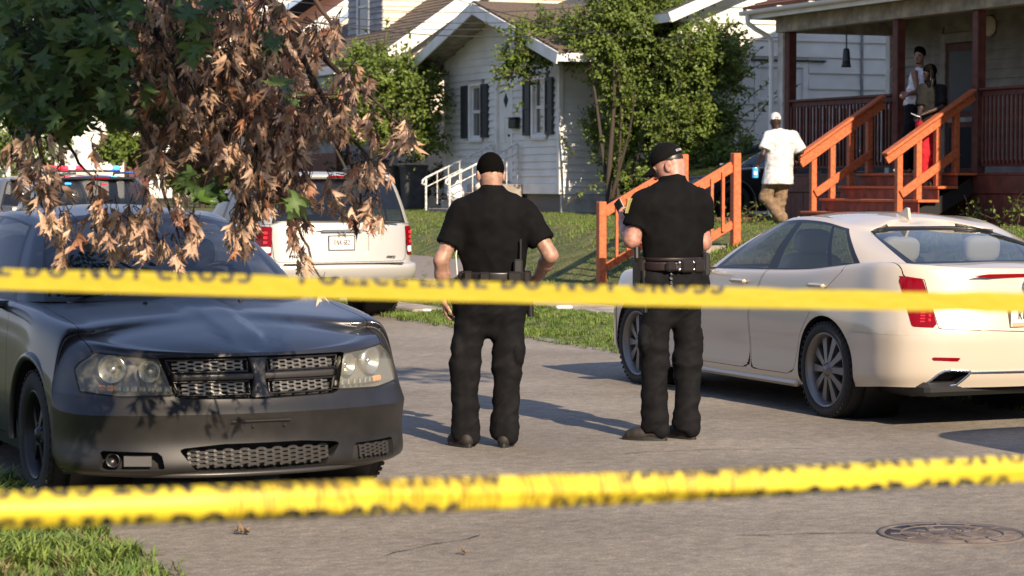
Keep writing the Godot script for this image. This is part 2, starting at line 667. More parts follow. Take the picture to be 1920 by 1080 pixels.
func gh(t: float, s: float) -> float:
	if t < 2.46 + 0.05 * bump_noise.get_noise_1d(s * 40):
		return 0.008 + 0.10 * smoothstep(2.4, 0.6, t) + 0.015 * bump_noise.get_noise_2d(t * 20, s * 20)
	if t < 9.42:
		return -0.03
	var h := lerpf(0.015, 0.10, smoothstep(9.42, 11.2, t))
	if t > 12.2:
		h = lerpf(0.13, 0.95, smoothstep(12.0, 14.7, t))
	h += 0.03 * smoothstep(15.0, 21.0, t)
	var rough := smoothstep(12.4, 13.2, t) * 0.035 + smoothstep(9.5, 10.0, t) * smoothstep(11.4, 10.9, t) * 0.02
	return h + rough * bump_noise.get_noise_2d(t * 14, s * 14)

func span(stops: Array) -> PackedFloat32Array:
	var out := PackedFloat32Array()
	for k in stops.size() - 1:
		var a: float = stops[k][0]
		var b: float = stops[k + 1][0]
		var m := maxi(1, int(ceil((b - a) / float(stops[k][1]))))
		for i in m:
			out.append(lerpf(a, b, float(i) / m))
	out.append(stops[stops.size() - 1][0])
	return out

func sheet(ts: PackedFloat32Array, ss: PackedFloat32Array, hf: Callable) -> MB:
	var rows := []
	for s in ss:
		var row := PackedVector3Array()
		for t in ts:
			row.append(rp(t, hf.call(t, s), s))
		rows.append(row)
	var m := MB.new()
	m.grid(rows)
	return m

func build_ground() -> void:
	bump_noise.seed = 31
	bump_noise.frequency = 0.05
	var ts := span([[-420, 80], [-20, 5], [-2, 0.5], [2.2, 0.04], [2.6, 1.4], [9.4, 0.06], [9.6, 0.3], [16, 0.6], [26, 4], [60, 60], [600, 1]])
	var ss := span([[-150, 40], [-10, 4], [6, 0.4], [56, 4], [100, 40], [800, 1]])
	kind(obj("ground", sheet(ts, ss, gh), M.soil_grass), "structure")
	# road with a ragged edge and a slight crown
	var rows := []
	var edge := FastNoiseLite.new()
	edge.seed = 4
	edge.frequency = 0.7
	for s in span([[-120, 30], [4, 0.25], [44, 3], [80, 40], [700, 1]]):
		var row := PackedVector3Array()
		var l: float = 2.36 + 0.06 * edge.get_noise_1d(s)
		var r: float = 9.5 + 0.09 * edge.get_noise_1d(s + 300)
		for k in 15:
			var t := lerpf(l, r, k / 14.0)
			row.append(rp(t, 0.0 + 0.002 * edge.get_noise_2d(t * 0.6, s * 0.5), s))
		rows.append(row)
	var road := MB.new()
	road.grid(rows)
	kind(obj("road", road, M.asphalt), "structure")
	# gravelly verge along the far edge
	kind(obj("road_verge", sheet(span([[9.3, 0.08], [9.62, 1]]), span([[6, 0.5], [46, 1]]), func(t, s): return maxf(gh(t, s), -0.012) + 0.004 + 0.010 * bump_noise.get_noise_2d(t * 90, s * 90)), M.gravel), "structure")
	# pavement slabs
	var walk := kind(obj("pavement", sheet(span([[11.38, 0.3], [12.3, 1]]), span([[10, 0.5], [58, 1]]), func(t, _s): return 0.085 + 0.0 * t), M.gravel), "structure")
	var variants := []
	for k in 3:
		variants.append(bx(Vector3.ZERO, Vector3(0.92 - 0.004 * k, 0.09, 1.49), 0.012).mesh())
	for i in 22:
		var sl := obj("paving_slab", variants[i % 3], M.concrete, walk, rp(11.84, 0.075 + 0.012 * hash01(i), 16.0 + i * 1.51), TH)
		sl.rotation.x = 0.006 * (hash01(i, 2) - 0.5)
		sl.rotation.z = 0.01 * (hash01(i, 3) - 0.5)
	# old slab let into the grass strip, and the worn walk on the bank
	kind(obj("old_concrete_strip", bx(Vector3.ZERO, Vector3(0.5, 0.1, 3.4), 0.02), M.concrete, null, rp(10.2, 0.02, 28.2), TH), "structure")
	kind(obj("gravel_patch", sheet(span([[12.25, 0.2], [13.1, 1]]), span([[31.6, 0.3], [36.5, 1]]), func(t, s): return gh(t, s) + 0.015), M.gravel), "structure")
	build_manhole()
	build_cracks()

func build_manhole() -> void:
	var t := thing("manhole_cover", "round rusty iron manhole cover with raised ribs set flush in the road", "manhole cover", rp(6.0, 0.0, 9.0), TH)
	var ring := MB.new()
	ring.lathe([Vector2(0.34, 0.0), Vector2(0.34, 0.006), Vector2(0.315, 0.006), Vector2(0.308, -0.004)], 64)
	obj("rim", ring, M.cast_iron, t)
	var lid := MB.new()
	lid.lathe([Vector2(0.304, 0.0025), Vector2(0.304, 0.0035), Vector2(0.0001, 0.0045)], 48)
	obj("lid", lid, M.cast_iron, t)
	var r := MB.new()
	r.lathe([Vector2(0.24, 0.003), Vector2(0.24, 0.008), Vector2(0.225, 0.008), Vector2(0.225, 0.003)], 48)
	obj("raised_ring", r, M.cast_iron, t)
	for k in 34:
		var a := hash01(k, 21) * TAU
		var q := 0.21 * sqrt(hash01(k, 22))
		var b := Basis(Vector3.UP, hash01(k, 23) * TAU)
		obj("raised_stud", bx(Vector3(cos(a) * q, 0.006, sin(a) * q), Vector3(0.03 + 0.05 * hash01(k, 24), 0.007, 0.018 + 0.02 * hash01(k, 25)), 0.002, b), M.cast_iron, t)
	for k in 12:
		var b := Basis(Vector3.UP, TAU * k / 12.0 + 0.2)
		obj("raised_rib", bx(b * Vector3(0.262, 0.006, 0), Vector3(0.055, 0.006, 0.02), 0.002, b), M.cast_iron, t)

func crack(path: Array, w: float) -> MB:
	var m := MB.new()
	var rows := [PackedVector3Array(), PackedVector3Array()]
	for i in path.size():
		var p: Vector2 = path[i]
		var q: Vector2 = path[mini(i + 1, path.size() - 1)] - path[maxi(i - 1, 0)]
		var nn := Vector2(-q.y, q.x).normalized() * w * (0.4 + hash01(i, 5)) * (0.15 if i == 0 or i == path.size() - 1 else 1.0)
		rows[0].append(rp(p.x - nn.x, 0.005, p.y - nn.y))
		rows[1].append(rp(p.x + nn.x, 0.005, p.y + nn.y))
	m.grid(rows)
	return m

func build_cracks() -> void:
	var r := RandomNumberGenerator.new()
	r.seed = 5
	for c in [[5.05, 9.35, 0.9, -0.55, 22, 0.006], [4.0, 12.5, 0.5, 0.75, 30, 0.005], [7.2, 12.2, -0.9, 0.3, 26, 0.004], [5.5, 17.0, 0.9, 0.35, 34, 0.007], [3.4, 9.4, 0.7, 0.6, 16, 0.004]]:
		var p := Vector2(c[0], c[1])
		var d := Vector2(c[2], c[3]).normalized()
		var path := []
		for i in c[4]:
			path.append(p)
			d = d.rotated(r.randf_range(-0.35, 0.35))
			d = (d + Vector2(c[2], c[3]).normalized() * 0.3).normalized()
			p += d * 0.05
		kind(obj("road_crack", crack(path, c[5]), M.dark_seam), "structure")

# ------------------------------------------------------------------ houses; everything in (t, y, s) relative to a house's own corner
var o_t := 0.0
var o_y := 0.0
var o_s := 0.0

func at_house(t: float, y: float, s: float) -> void:
	o_t = t
	o_y = y
	o_s = s

func L(t: float, y: float, s: float) -> Vector3:
	return Vector3(t - o_t, y - o_y, -(s - o_s))

# box given by its extents in (t, y, s)
func ext(t0: float, t1: float, y0: float, y1: float, s0: float, s1: float, ch := 0.0) -> MB:
	return bx(L((t0 + t1) * 0.5, (y0 + y1) * 0.5, (s0 + s1) * 0.5), Vector3(absf(t1 - t0), absf(y1 - y0), absf(s1 - s0)), ch)

var board_cache := {}

# clapboards on a wall: a starting point, the way along it, the outward way, holes as [a0, a1, y0, y1] and a trim function for gables
func siding(wall: Node3D, start: Vector3, along: Vector3, outward: Vector3, length: float, y0: float, y1: float, pitch: float, m: Material, holes: Array, trim = null) -> void:
	var rows := int(ceil((y1 - y0) / pitch - 0.001))
	for r in rows:
		var ya := y0 + r * pitch
		var yb := minf(ya + pitch, y1)
		var yc := (ya + yb) * 0.5
		var parts := [[0.0, length]]
		if trim != null:
			parts = [trim.call(yc)]
			if parts[0][1] - parts[0][0] < 0.1:
				continue
		for h in holes:
			if yc < h[2] or yc > h[3]:
				continue
			var next := []
			for p in parts:
				if h[1] <= p[0] or h[0] >= p[1]:
					next.append(p)
					continue
				if h[0] > p[0]:
					next.append([p[0], h[0]])
				if h[1] < p[1]:
					next.append([h[1], p[1]])
			parts = next
		for p in parts:
			var l: float = p[1] - p[0]
			if l < 0.02:
				continue
			var hgt := yb - ya
			var key := "%.2f_%.3f" % [l, hgt]
			if not board_cache.has(key):
				var b := MB.new()
				var z := 0.030 + 0.03 * pitch
				b.prism(PackedVector2Array([Vector2(-0.012, -hgt * 0.5), Vector2(z, -hgt * 0.5 - 0.004), Vector2(z, -hgt * 0.5 + 0.006), Vector2(0.002, hgt * 0.5), Vector2(-0.012, hgt * 0.5)]), l, Transform3D(Basis(Vector3(0, 0, 1), Vector3(0, 1, 0), Vector3(-1, 0, 0)), Vector3(l * 0.5, 0, 0)))
				board_cache[key] = b.mesh()
			var o := obj("board", board_cache[key], m, wall)
			var pos: Vector3 = start + along * ((p[0] + p[1]) * 0.5)
			pos.y = yc - o_y
			o.transform = Transform3D(Basis(outward.cross(Vector3.UP) * -1.0, Vector3.UP, outward), pos + outward * (0.012 + 0.002 * hash01(r, int(p[0] * 10))))

# sash window lying in the plane t = const facing the road; parts: frame, sash bars, panes
func road_window(house: Node3D, t: float, s0: float, s1: float, y0: float, y1: float, trim_m: Material, shutters: float) -> void:
	var w := obj("window", ext(t + 0.10, t + 0.12, y0, y1, s0, s1), M.dark_inside, house)
	for e in [[s0 - 0.09, s0, y0 - 0.09, y1 + 0.09], [s1, s1 + 0.09, y0 - 0.09, y1 + 0.09], [s0, s1, y1, y1 + 0.09], [s0, s1, y0 - 0.09, y0]]:
		obj("frame", ext(t - 0.065, t + 0.07, e[2], e[3], e[0], e[1], 0.008), trim_m, w)
	obj("sill", ext(t - 0.10, t - 0.005, y0 - 0.12, y0 - 0.092, s0 - 0.12, s1 + 0.12, 0.006), trim_m, w)
	obj("drip_cap", ext(t - 0.10, t - 0.005, y1 + 0.092, y1 + 0.115, s0 - 0.12, s1 + 0.12, 0.006), trim_m, w)
	var ym := (y0 + y1) * 0.5
	for e in [[y0, ym], [ym, y1]]:
		obj("pane", ext(t + 0.028, t + 0.032, e[0] + 0.03, e[1] - 0.03, s0 + 0.03, s1 - 0.03), M.window_glass, w)
		for q in [[s0, s0 + 0.035, e[0], e[1]], [s1 - 0.035, s1, e[0], e[1]], [s0 + 0.035, s1 - 0.035, e[0], e[0] + 0.035], [s0 + 0.035, s1 - 0.035, e[1] - 0.035, e[1]]]:
			obj("sash", ext(t + 0.012, t + 0.05, q[2], q[3], q[0], q[1], 0.004), trim_m, w)
	obj("curtain", ext(t + 0.075, t + 0.085, y0 + 0.05, y1 - 0.02, s0 + 0.03, s1 - 0.03), M.curtain, w)
	if shutters > 0.0:
		for side in [-1, 1]:
			var a := s0 - 0.10 - shutters if side < 0 else s1 + 0.10
			var sh := MB.new()
			var b := a + shutters
			sh.add(ext(t - 0.075, t - 0.01, y0 - 0.02, y1 + 0.03, a, b))
			for q in [[a, a + 0.05, y0 - 0.02, y1 + 0.03], [b - 0.05, b, y0 - 0.02, y1 + 0.03], [a + 0.05, b - 0.05, y1 - 0.04, y1 + 0.03], [a + 0.05, b - 0.05, ym - 0.035, ym + 0.035], [a + 0.05, b - 0.05, y0 - 0.02, y0 + 0.05]]:
				sh.add(ext(t - 0.097, t - 0.073, q[2], q[3], q[0], q[1], 0.004))
			obj("shutter", sh, M.shutter, house)

func slab_roof(p: Array, thick: float) -> MB:
	# p: four points, counter-clockwise seen from above
	var m := MB.new()
	var d := Vector3(0, -thick, 0)
	m.quad(p[0], p[1], p[2], p[3])
	m.quad(p[3] + d, p[2] + d, p[1] + d, p[0] + d)
	for i in 4:
		var a: Vector3 = p[i]
		var b: Vector3 = p[(i + 1) % 4]
		m.quad(a, a + d, b + d, b)
	return m

func shingle_courses(parent: Node3D, p: Array, courses: int, m: Material) -> void:
	# courses run from edge p[0]-p[1] (eave) up to p[3]-p[2] (ridge)
	var nn: Vector3 = (p[1] - p[0]).cross(p[2] - p[0]).normalized()
	for i in courses:
		var a := float(i) / courses
		var b := (i + 1.0) / courses
		var k := MB.new()
		var q0: Vector3 = p[0].lerp(p[3], a)
		var q1: Vector3 = p[1].lerp(p[2], a)
		var q2: Vector3 = p[1].lerp(p[2], b)
		var q3: Vector3 = p[0].lerp(p[3], b)
		var up := nn * 0.018
		k.quad(q0 + up, q1 + up, q2 + nn * 0.004, q3 + nn * 0.004)
		k.quad(q0 + nn * 0.002, q1 + nn * 0.002, q1 + up, q0 + up)
		obj("shingle_course", k, m, parent)

func build_houses() -> void:
	small_house()
	porch_house()
	white_house()
	gable_house()
	far_houses()

func small_house() -> void:
	var t0 := 19.6
	var sa := 43.67
	var sb := 49.98
	at_house(t0, 0.9, sa)
	var h := thing("small_house", "small one-storey white clapboard house with dark shutters, low front gable and iron stair rails", "house", rp(t0, 0.9, sa), TH)
	var eave := 4.32
	var ridge_s := 46.55
	var slope := 0.285
	var gable_y := func(s): return eave + slope * (4.0 - absf(s - ridge_s)) - 0.02
	# front wall core, cut along the gable
	var core := MB.new()
	var poly := PackedVector2Array([Vector2(0, 1.36 - 0.9), Vector2(sb - sa, 1.36 - 0.9), Vector2(sb - sa, gable_y.call(sb) - 0.9), Vector2(ridge_s - sa, gable_y.call(ridge_s) - 0.9), Vector2(0, gable_y.call(sa) - 0.9)])
	core.prism(poly, 0.15, Transform3D(Basis(Vector3(0, 0, -1), Vector3(0, 1, 0), Vector3(1, 0, 0)), Vector3(0.13, 0, 0)))
	var wall := obj("wall", core, M.white_siding, h)
	var door := [46.17, 46.94]
	var holes := [[47.75 - sa - 0.09, 48.55 - sa + 0.09, 2.5, 3.82], [44.25 - sa - 0.09, 45.05 - sa + 0.09, 2.5, 3.82], [door[0] - sa - 0.1, door[1] - sa + 0.1, 1.4, 3.85]]
	siding(wall, L(t0, 0.9, sa), Vector3(0, 0, -1), Vector3(-1, 0, 0), sb - sa, 1.58, 5.3, 0.152, M.white_siding, holes, func(y):
		var reach: float = 4.0 - (y + 0.1 - eave + 0.02) / slope
		return [maxf(0.0, ridge_s - reach - sa), minf(sb - sa, ridge_s + reach - sa)])
	# corner boards and skirt
	for s in [sa, sb]:
		obj("corner_board", ext(t0 - 0.05, t0 + 0.05, 1.36, gable_y.call(s) - 0.05, s - 0.06, s + 0.06, 0.006), M.white_trim, h)
	obj("skirt_board", ext(t0 - 0.045, t0 + 0.01, 1.36, 1.575, sa + 0.062, sb - 0.062, 0.006), M.white_trim, h)
	obj("foundation", ext(t0 + 0.05, t0 + 7.4, 0.5, 1.358, sa + 0.05, sb - 0.05), M.stone, h)
	# sunlit side wall
	var side := obj("wall", ext(t0 + 0.3, t0 + 7.5, 1.36, eave + 0.25, sa + 0.012, sa + 0.15), M.white_siding, h)
	siding(side, L(t0 + 0.05, 0.9, sa + 0.012), Vector3(1, 0, 0), Vector3(0, 0, 1), 7.4, 1.36, eave + 0.3, 0.152, M.white_siding, [])
	obj("wall", ext(t0 + 0.3, t0 + 7.5, 1.36, eave + 0.25, sb - 0.15, sb - 0.012), M.white_siding, h)
	# chalky block panel under the side wall
	obj("block_panel", ext(t0 + 0.02, t0 + 6.0, 0.5, 1.352, sa - 0.02, sa + 0.045, 0.01), M.old_white, h)
	# roof: two slopes with thick white fascia and soffit
	var tf := 18.85
	var tb := 27.5
	var ry := eave + slope * 4.0
	var roof := MB.new()
	var lo := 4.45
	for sgn in [1.0, -1.0]:
		var e0 := L(tf, ry - slope * lo, ridge_s + sgn * lo)
		var e1 := L(tb, ry - slope * lo, ridge_s + sgn * lo)
		var r0 := L(tf, ry, ridge_s)
		var r1 := L(tb, ry, ridge_s)
		if sgn > 0:
			roof.add(slab_roof([e1, e0, r0, r1], 0.05))
		else:
			roof.add(slab_roof([e0, e1, r1, r0], 0.05))
	var rf := obj("roof", roof, M.shingle_brown, h)
	shingle_courses(rf, [L(tf, ry - slope * lo, ridge_s - lo), L(tb, ry - slope * lo, ridge_s - lo), L(tb, ry, ridge_s), L(tf, ry, ridge_s)], 20, M.shingle_brown)
	for sgn in [1.0, -1.0]:
		var f := MB.new()
		f.bar(L(tf - 0.012, ry - 0.16, ridge_s), L(tf - 0.012, ry - slope * lo - 0.16, ridge_s + sgn * lo), 0.035, 0.24, 0.006)
		obj("fascia", f, M.white_trim, h)
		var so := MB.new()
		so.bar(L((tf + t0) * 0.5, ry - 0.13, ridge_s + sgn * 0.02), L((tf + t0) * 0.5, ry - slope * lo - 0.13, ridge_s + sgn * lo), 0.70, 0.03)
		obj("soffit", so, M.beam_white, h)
		obj("gutter_board", ext(tf, tb, ry - slope * lo - 0.22, ry - slope * lo - 0.055, ridge_s + sgn * (lo - 0.03), ridge_s + sgn * (lo + 0.01)), M.white_trim, h)
	# windows, door, letter box
	road_window(h, t0, 47.85, 48.45, 2.6, 3.72, M.white_trim, 0.36)
	road_window(h, t0, 44.35, 44.95, 2.6, 3.72, M.white_trim, 0.36)
	var d := obj("door", ext(t0 + 0.02, t0 + 0.07, 1.62, 3.68, door[0], door[1], 0.01), M.white_siding, h)
	obj("frame", ext(t0 - 0.05, t0 + 0.06, 1.58, 3.80, door[0] - 0.12, door[0] - 0.004, 0.008), M.white_trim, d)
	obj("frame", ext(t0 - 0.05, t0 + 0.06, 1.58, 3.80, door[1] + 0.004, door[1] + 0.12, 0.008), M.white_trim, d)
	obj("frame", ext(t0 - 0.05, t0 + 0.06, 3.69, 3.80, door[0], door[1], 0.008), M.white_trim, d)
	var dm := MB.new()
	dm.prism(PackedVector2Array([Vector2(-0.12, 0), Vector2(0, -0.16), Vector2(0.12, 0), Vector2(0, 0.16)]), 0.012, Transform3D(Basis(Vector3(0, 0, -1), Vector3(0, 1, 0), Vector3(1, 0, 0)), L(t0 + 0.012, 3.36, 46.55)))
	obj("window", dm, M.dark_inside, d)
	for e in [[1.8, 2.3], [2.45, 3.0]]:
		for q in [[46.25, 46.52], [46.59, 46.86]]:
			obj("panel", ext(t0 + 0.006, t0 + 0.02, e[0], e[1], q[0], q[1], 0.006), M.white_siding, d)
	var kn := MB.new()
	kn.lathe([Vector2(0.0001, 0.03), Vector2(0.025, 0.02), Vector2(0.03, 0), Vector2(0.012, -0.02), Vector2(0.012, -0.06)], 12, Transform3D(Basis(Vector3(0, 0, 1), Vector3(-1, 0, 0), Vector3(0, -1, 0)).orthonormalized(), L(t0 - 0.04, 2.6, 46.25)))
	obj("handle", kn, M.black_metal, d)
	var mbx := tag(obj("letter_box", ext(t0 - 0.17, t0 - 0.045, 2.74, 2.95, 45.64, 46.0, 0.02), M.black_metal), "black metal letter box on the white wall beside the front door", "letter box")
	mbx.position = rp(t0, 0.9, sa)
	mbx.rotation.y = TH
	obj("lid", ext(t0 - 0.185, t0 - 0.04, 2.952, 2.975, 45.62, 46.02, 0.008), M.black_metal, mbx)
	# stoop: landing, steps
	obj("landing", ext(18.95, t0 - 0.05, 0.7, 1.56, 45.5, 47.15, 0.015), M.concrete, h)
	for k in 3:
		obj("step", ext(18.95 - 0.3 * (k + 1), 18.948 - 0.3 * k, 0.6, 1.56 - 0.17 * (k + 1), 45.5, 47.15, 0.015), M.concrete, h)
	# two wrought-iron rails
	for s in [47.0, 45.62]:
		var top0 := L(19.5, 2.42, s)
		var top1 := L(17.95, 1.70, s)
		var rail := MB.new()
		var path := [top0, top0.lerp(top1, 0.5), top1, top1 + Vector3(-0.07, -0.05, 0), top1 + Vector3(-0.09, -0.12, 0), top1 + Vector3(-0.04, -0.15, 0), top1 + Vector3(0.0, -0.11, 0)]
		rail.tube(path, 0.022, 8)
		var r := obj("stair_rail", rail, M.white_iron, h)
		var low := MB.new()
		low.tube([top0 + Vector3(0, -0.2, 0), top1 + Vector3(0, -0.2, 0)], 0.012, 6)
		obj("lower_bar", low, M.white_iron, r)
		for k in 7:
			var p := top1.lerp(top0, k / 6.0)
			var post := MB.new()
			var foot := (1.0 if k == 0 else lerpf(1.05, 1.6, k / 6.0)) - o_y
			post.tube([p, Vector3(p.x, foot, p.z)], 0.024 if k == 0 or k == 6 else 0.013, 6)
			obj("post" if k == 0 or k == 6 else "baluster", post, M.white_iron, r)

func porch_house() -> void:
	at_house(19.4, 0.97, 34.6)
	var h := thing("porch_house", "house with a deep shaded front porch, dark red railings and a white gutter", "house", rp(19.4, 0.97, 34.6), TH)
	var deck := 1.74
	var tw := 21.8
	# walls of the house behind the porch
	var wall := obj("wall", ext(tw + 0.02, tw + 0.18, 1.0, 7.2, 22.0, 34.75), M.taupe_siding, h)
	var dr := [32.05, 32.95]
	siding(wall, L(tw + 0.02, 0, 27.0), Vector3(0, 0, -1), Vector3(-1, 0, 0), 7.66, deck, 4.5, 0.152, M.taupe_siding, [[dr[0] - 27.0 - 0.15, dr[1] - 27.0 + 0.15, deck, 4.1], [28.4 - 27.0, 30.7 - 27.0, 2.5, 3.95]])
	var side := obj("wall", ext(tw + 0.2, 29.5, 1.0, 7.2, 34.6, 34.75), M.white_siding, h)
	siding(side, L(tw + 0.02, 0, 34.75), Vector3(1, 0, 0), Vector3(0, 0, -1), 7.6, 1.0, 7.2, 0.3, M.white_siding, [])
	obj("corner_board", ext(tw - 0.05, tw + 0.12, 1.0, 7.2, 34.66, 34.80, 0.006), M.white_trim, h)
	# gable roof of the house
	var ridge_t := 25.6
	var roof := MB.new()
	roof.add(slab_roof([L(21.2, 7.0, 35.1), L(21.2, 7.0, 21.5), L(ridge_t, 8.85, 21.5), L(ridge_t, 8.85, 35.1)], 0.14))
	roof.add(slab_roof([L(30.0, 7.0, 21.5), L(30.0, 7.0, 35.1), L(ridge_t, 8.85, 35.1), L(ridge_t, 8.85, 21.5)], 0.14))
	obj("roof", roof, M.shingle_red, h)
	var gb := MB.new()
	gb.prism(PackedVector2Array([Vector2(tw - o_t, 7.19 - o_y), Vector2(29.5 - o_t, 7.19 - o_y), Vector2(ridge_t - o_t, 8.75 - o_y)]), 0.14, Transform3D(Basis(), Vector3(0, 0, -0.14)))
	obj("gable", gb, M.white_siding, h)
	# door with a screen, and a window hidden in the shade
	var d := obj("door", ext(tw - 0.03, tw + 0.02, deck + 0.02, 3.88, dr[0], dr[1], 0.01), M.stain_dark, h)
	for e in [[dr[0] - 0.14, dr[0] - 0.003, deck + 0.02, 4.05], [dr[1] + 0.003, dr[1] + 0.14, deck + 0.02, 4.05], [dr[0], dr[1], 3.885, 4.05]]:
		obj("frame", ext(tw - 0.06, tw + 0.015, e[2], e[3], e[0], e[1], 0.006), M.taupe_siding, d)
	obj("pane", ext(tw - 0.045, tw - 0.032, 2.75, 3.75, dr[0] + 0.1, dr[1] - 0.1, 0.004), M.shutter, d)
	obj("kick_plate", ext(tw - 0.045, tw - 0.032, deck + 0.1, 2.5, dr[0] + 0.1, dr[1] - 0.1, 0.004), M.dark_inside, d)
	obj("push_bar", ext(tw - 0.05, tw - 0.032, 2.58, 2.66, dr[0] + 0.06, dr[1] - 0.06, 0.004), M.beam_white, d)
	var w := obj("window", ext(tw - 0.01, tw + 0.0, 2.6, 3.85, 28.5, 30.6), M.dark_inside, h)
	for e in [[28.4, 28.5, 2.5, 3.95], [30.6, 30.7, 2.5, 3.95], [28.5, 30.6, 3.85, 3.95], [28.5, 30.6, 2.5, 2.6], [29.52, 29.58, 2.6, 3.85]]:
		obj("frame", ext(tw - 0.05, tw + 0.01, e[2], e[3], e[0], e[1], 0.005), M.taupe_siding, w)
	obj("pane", ext(tw - 0.022, tw - 0.018, 2.6, 3.85, 28.5, 29.52), M.window_glass, w)
	obj("pane", ext(tw - 0.022, tw - 0.018, 2.6, 3.85, 29.58, 30.6), M.window_glass, w)
	for k in 9:
		obj("blind_slat", ext(tw - 0.016, tw - 0.012, 2.62 + 0.135 * k, 2.74 + 0.135 * k, 28.52, 30.58), M.taupe_siding, w)
	# porch: deck, rim, skirt boards, posts, beam, ceiling, roof, gutter
	var dk := obj("deck", ext(19.5, tw, deck - 0.16, deck - 0.042, 22.0, 34.55), M.stain_dark, h)
	for k in 15:
		obj("deck_board", ext(19.46 + 0.154 * k, 19.606 + 0.154 * k, deck - 0.04, deck, 22.0, 34.6, 0.004), M.stain_dark, dk)
	var rim := obj("rim_board", ext(19.455, 19.498, deck - 0.30, deck - 0.043, 22.0, 34.6, 0.005), M.stain_dark, h)
	for k in 60:
		var s0 := 22.0 + 0.208 * k
		obj("skirt_board", ext(19.475 + 0.006 * hash01(k), 19.50, 0.8, deck - 0.305, s0, s0 + 0.2, 0.004), M.stain_dark, rim)
	for k in 11:
		var t0 := 19.55 + 0.205 * k
		obj("skirt_board", ext(t0, t0 + 0.197, 0.8, deck - 0.045, 34.56, 34.585, 0.004), M.stain_dark, rim)
	for s in [34.34, 31.01, 28.86, 25.2]:
		obj("porch_post", ext(19.55, 19.70, deck, 4.1, s - 0.075, s + 0.075, 0.012), M.stain_dark, h)
	obj("corner_casing", ext(19.52, 19.70, deck, 4.1, 34.43, 34.60, 0.008), M.old_white, h)
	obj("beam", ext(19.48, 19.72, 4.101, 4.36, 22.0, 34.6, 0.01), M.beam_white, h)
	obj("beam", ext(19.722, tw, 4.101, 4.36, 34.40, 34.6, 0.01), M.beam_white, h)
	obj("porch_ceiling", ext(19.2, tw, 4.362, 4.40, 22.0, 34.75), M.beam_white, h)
	var pr := [L(19.05, 4.52, 34.95), L(19.05, 4.52, 21.5), L(tw, 5.35, 21.5), L(tw, 5.35, 34.95)]
	var prf := obj("porch_roof", slab_roof(pr, 0.06), M.shingle_red, h)
	shingle_courses(prf, pr, 12, M.shingle_red)
	obj("fascia", ext(19.08, 19.12, 4.32, 4.46, 21.5, 34.93, 0.005), M.white_trim, h)
	var end := MB.new()
	end.prism(PackedVector2Array([Vector2(19.1 - o_t, 4.33 - o_y), Vector2(tw - o_t, 4.33 - o_y), Vector2(tw - o_t, 5.29 - o_y), Vector2(19.1 - o_t, 4.47 - o_y)]), 0.03, Transform3D(Basis(), L(o_t, o_y, 34.9)))
	obj("porch_gable", end, M.white_trim, h)
	var gut := MB.new()
	var prof := []
	for k in 9:
		var a := PI + PI * k / 8.0
		prof.append(Vector2(cos(a) * 0.062, sin(a) * 0.07))
	var rows := []
	for s in [34.9, 21.5]:
		var row := PackedVector3Array()
		for q in prof:
			row.append(L(19.01 + q.x, 4.46 + q.y, s))
		rows.append(row)
	gut.grid(rows, true)
	gut.add(ext(18.945, 19.075, 4.39, 4.462, 34.9, 34.91))
	var g := obj("gutter", gut, M.white_metal, h)
	for k in 12:
		obj("gutter_clip", ext(18.935, 19.07, 4.455, 4.475, 34.6 - 1.02 * k, 34.64 - 1.02 * k, 0.003), M.white_metal, g)
	var ds := MB.new()
	ds.tube([L(19.01, 4.40, 34.72), L(19.02, 4.26, 34.72), L(19.16, 4.16, 34.70), L(19.38, 4.05, 34.68), L(19.45, 3.95, 34.68), L(19.45, 3.0, 34.68), L(19.45, 1.05, 34.68)], 0.042, 10)
	obj("downspout", ds, M.white_metal, h)
	# balustrades
	var bal := bx(Vector3.ZERO, Vector3(0.036, 0.98, 0.036), 0.004).mesh()
	for e in [[31.12, 34.28], [24.0, 28.75]]:
		var top := obj("handrail", ext(19.55, 19.70, 2.93, 2.968, e[0], e[1], 0.006), M.stain_dark, h)
		obj("top_rail", ext(19.605, 19.645, 2.84, 2.928, e[0], e[1], 0.005), M.stain_dark, top)
		obj("bottom_rail", ext(19.605, 19.645, 1.83, 1.92, e[0], e[1], 0.005), M.stain_dark, top)
		var cnt := int((e[1] - e[0]) / 0.105)
		for k in cnt:
			obj("baluster", bal, M.stain_dark, top, L(19.585, 2.36, e[0] + 0.06 + 0.105 * k))
	var top2 := obj("handrail", ext(19.72, tw - 0.02, 2.93, 2.968, 34.32, 34.46, 0.006), M.stain_dark, h)
	for k in 19:
		obj("baluster", bal, M.stain_dark, top2, L(19.8 + 0.105 * k, 2.36, 34.39))
	# porch steps: treads, risers, black stringers
	var steps := [[18.12, 18.48, 1.16], [18.45, 18.81, 1.352], [18.78, 19.13, 1.546], [19.10, 19.455, 1.74]]
	for st in steps:
		obj("tread", ext(st[0], st[1], st[2] - 0.04, st[2], 28.62, 31.4, 0.006), M.stain_orange, h)
		obj("riser", ext(st[0] + 0.03, st[0] + 0.05, st[2] - 0.192, st[2] - 0.041, 28.66, 31.36, 0.003), M.stain_tread, h)
	for s in [28.74, 31.2, 30.0]:
		var sg := MB.new()
		sg.bar(L(18.2, 0.93, s), L(19.44, 1.55, s), 0.04, 0.22)
		obj("stringer", sg, M.black_metal, h)
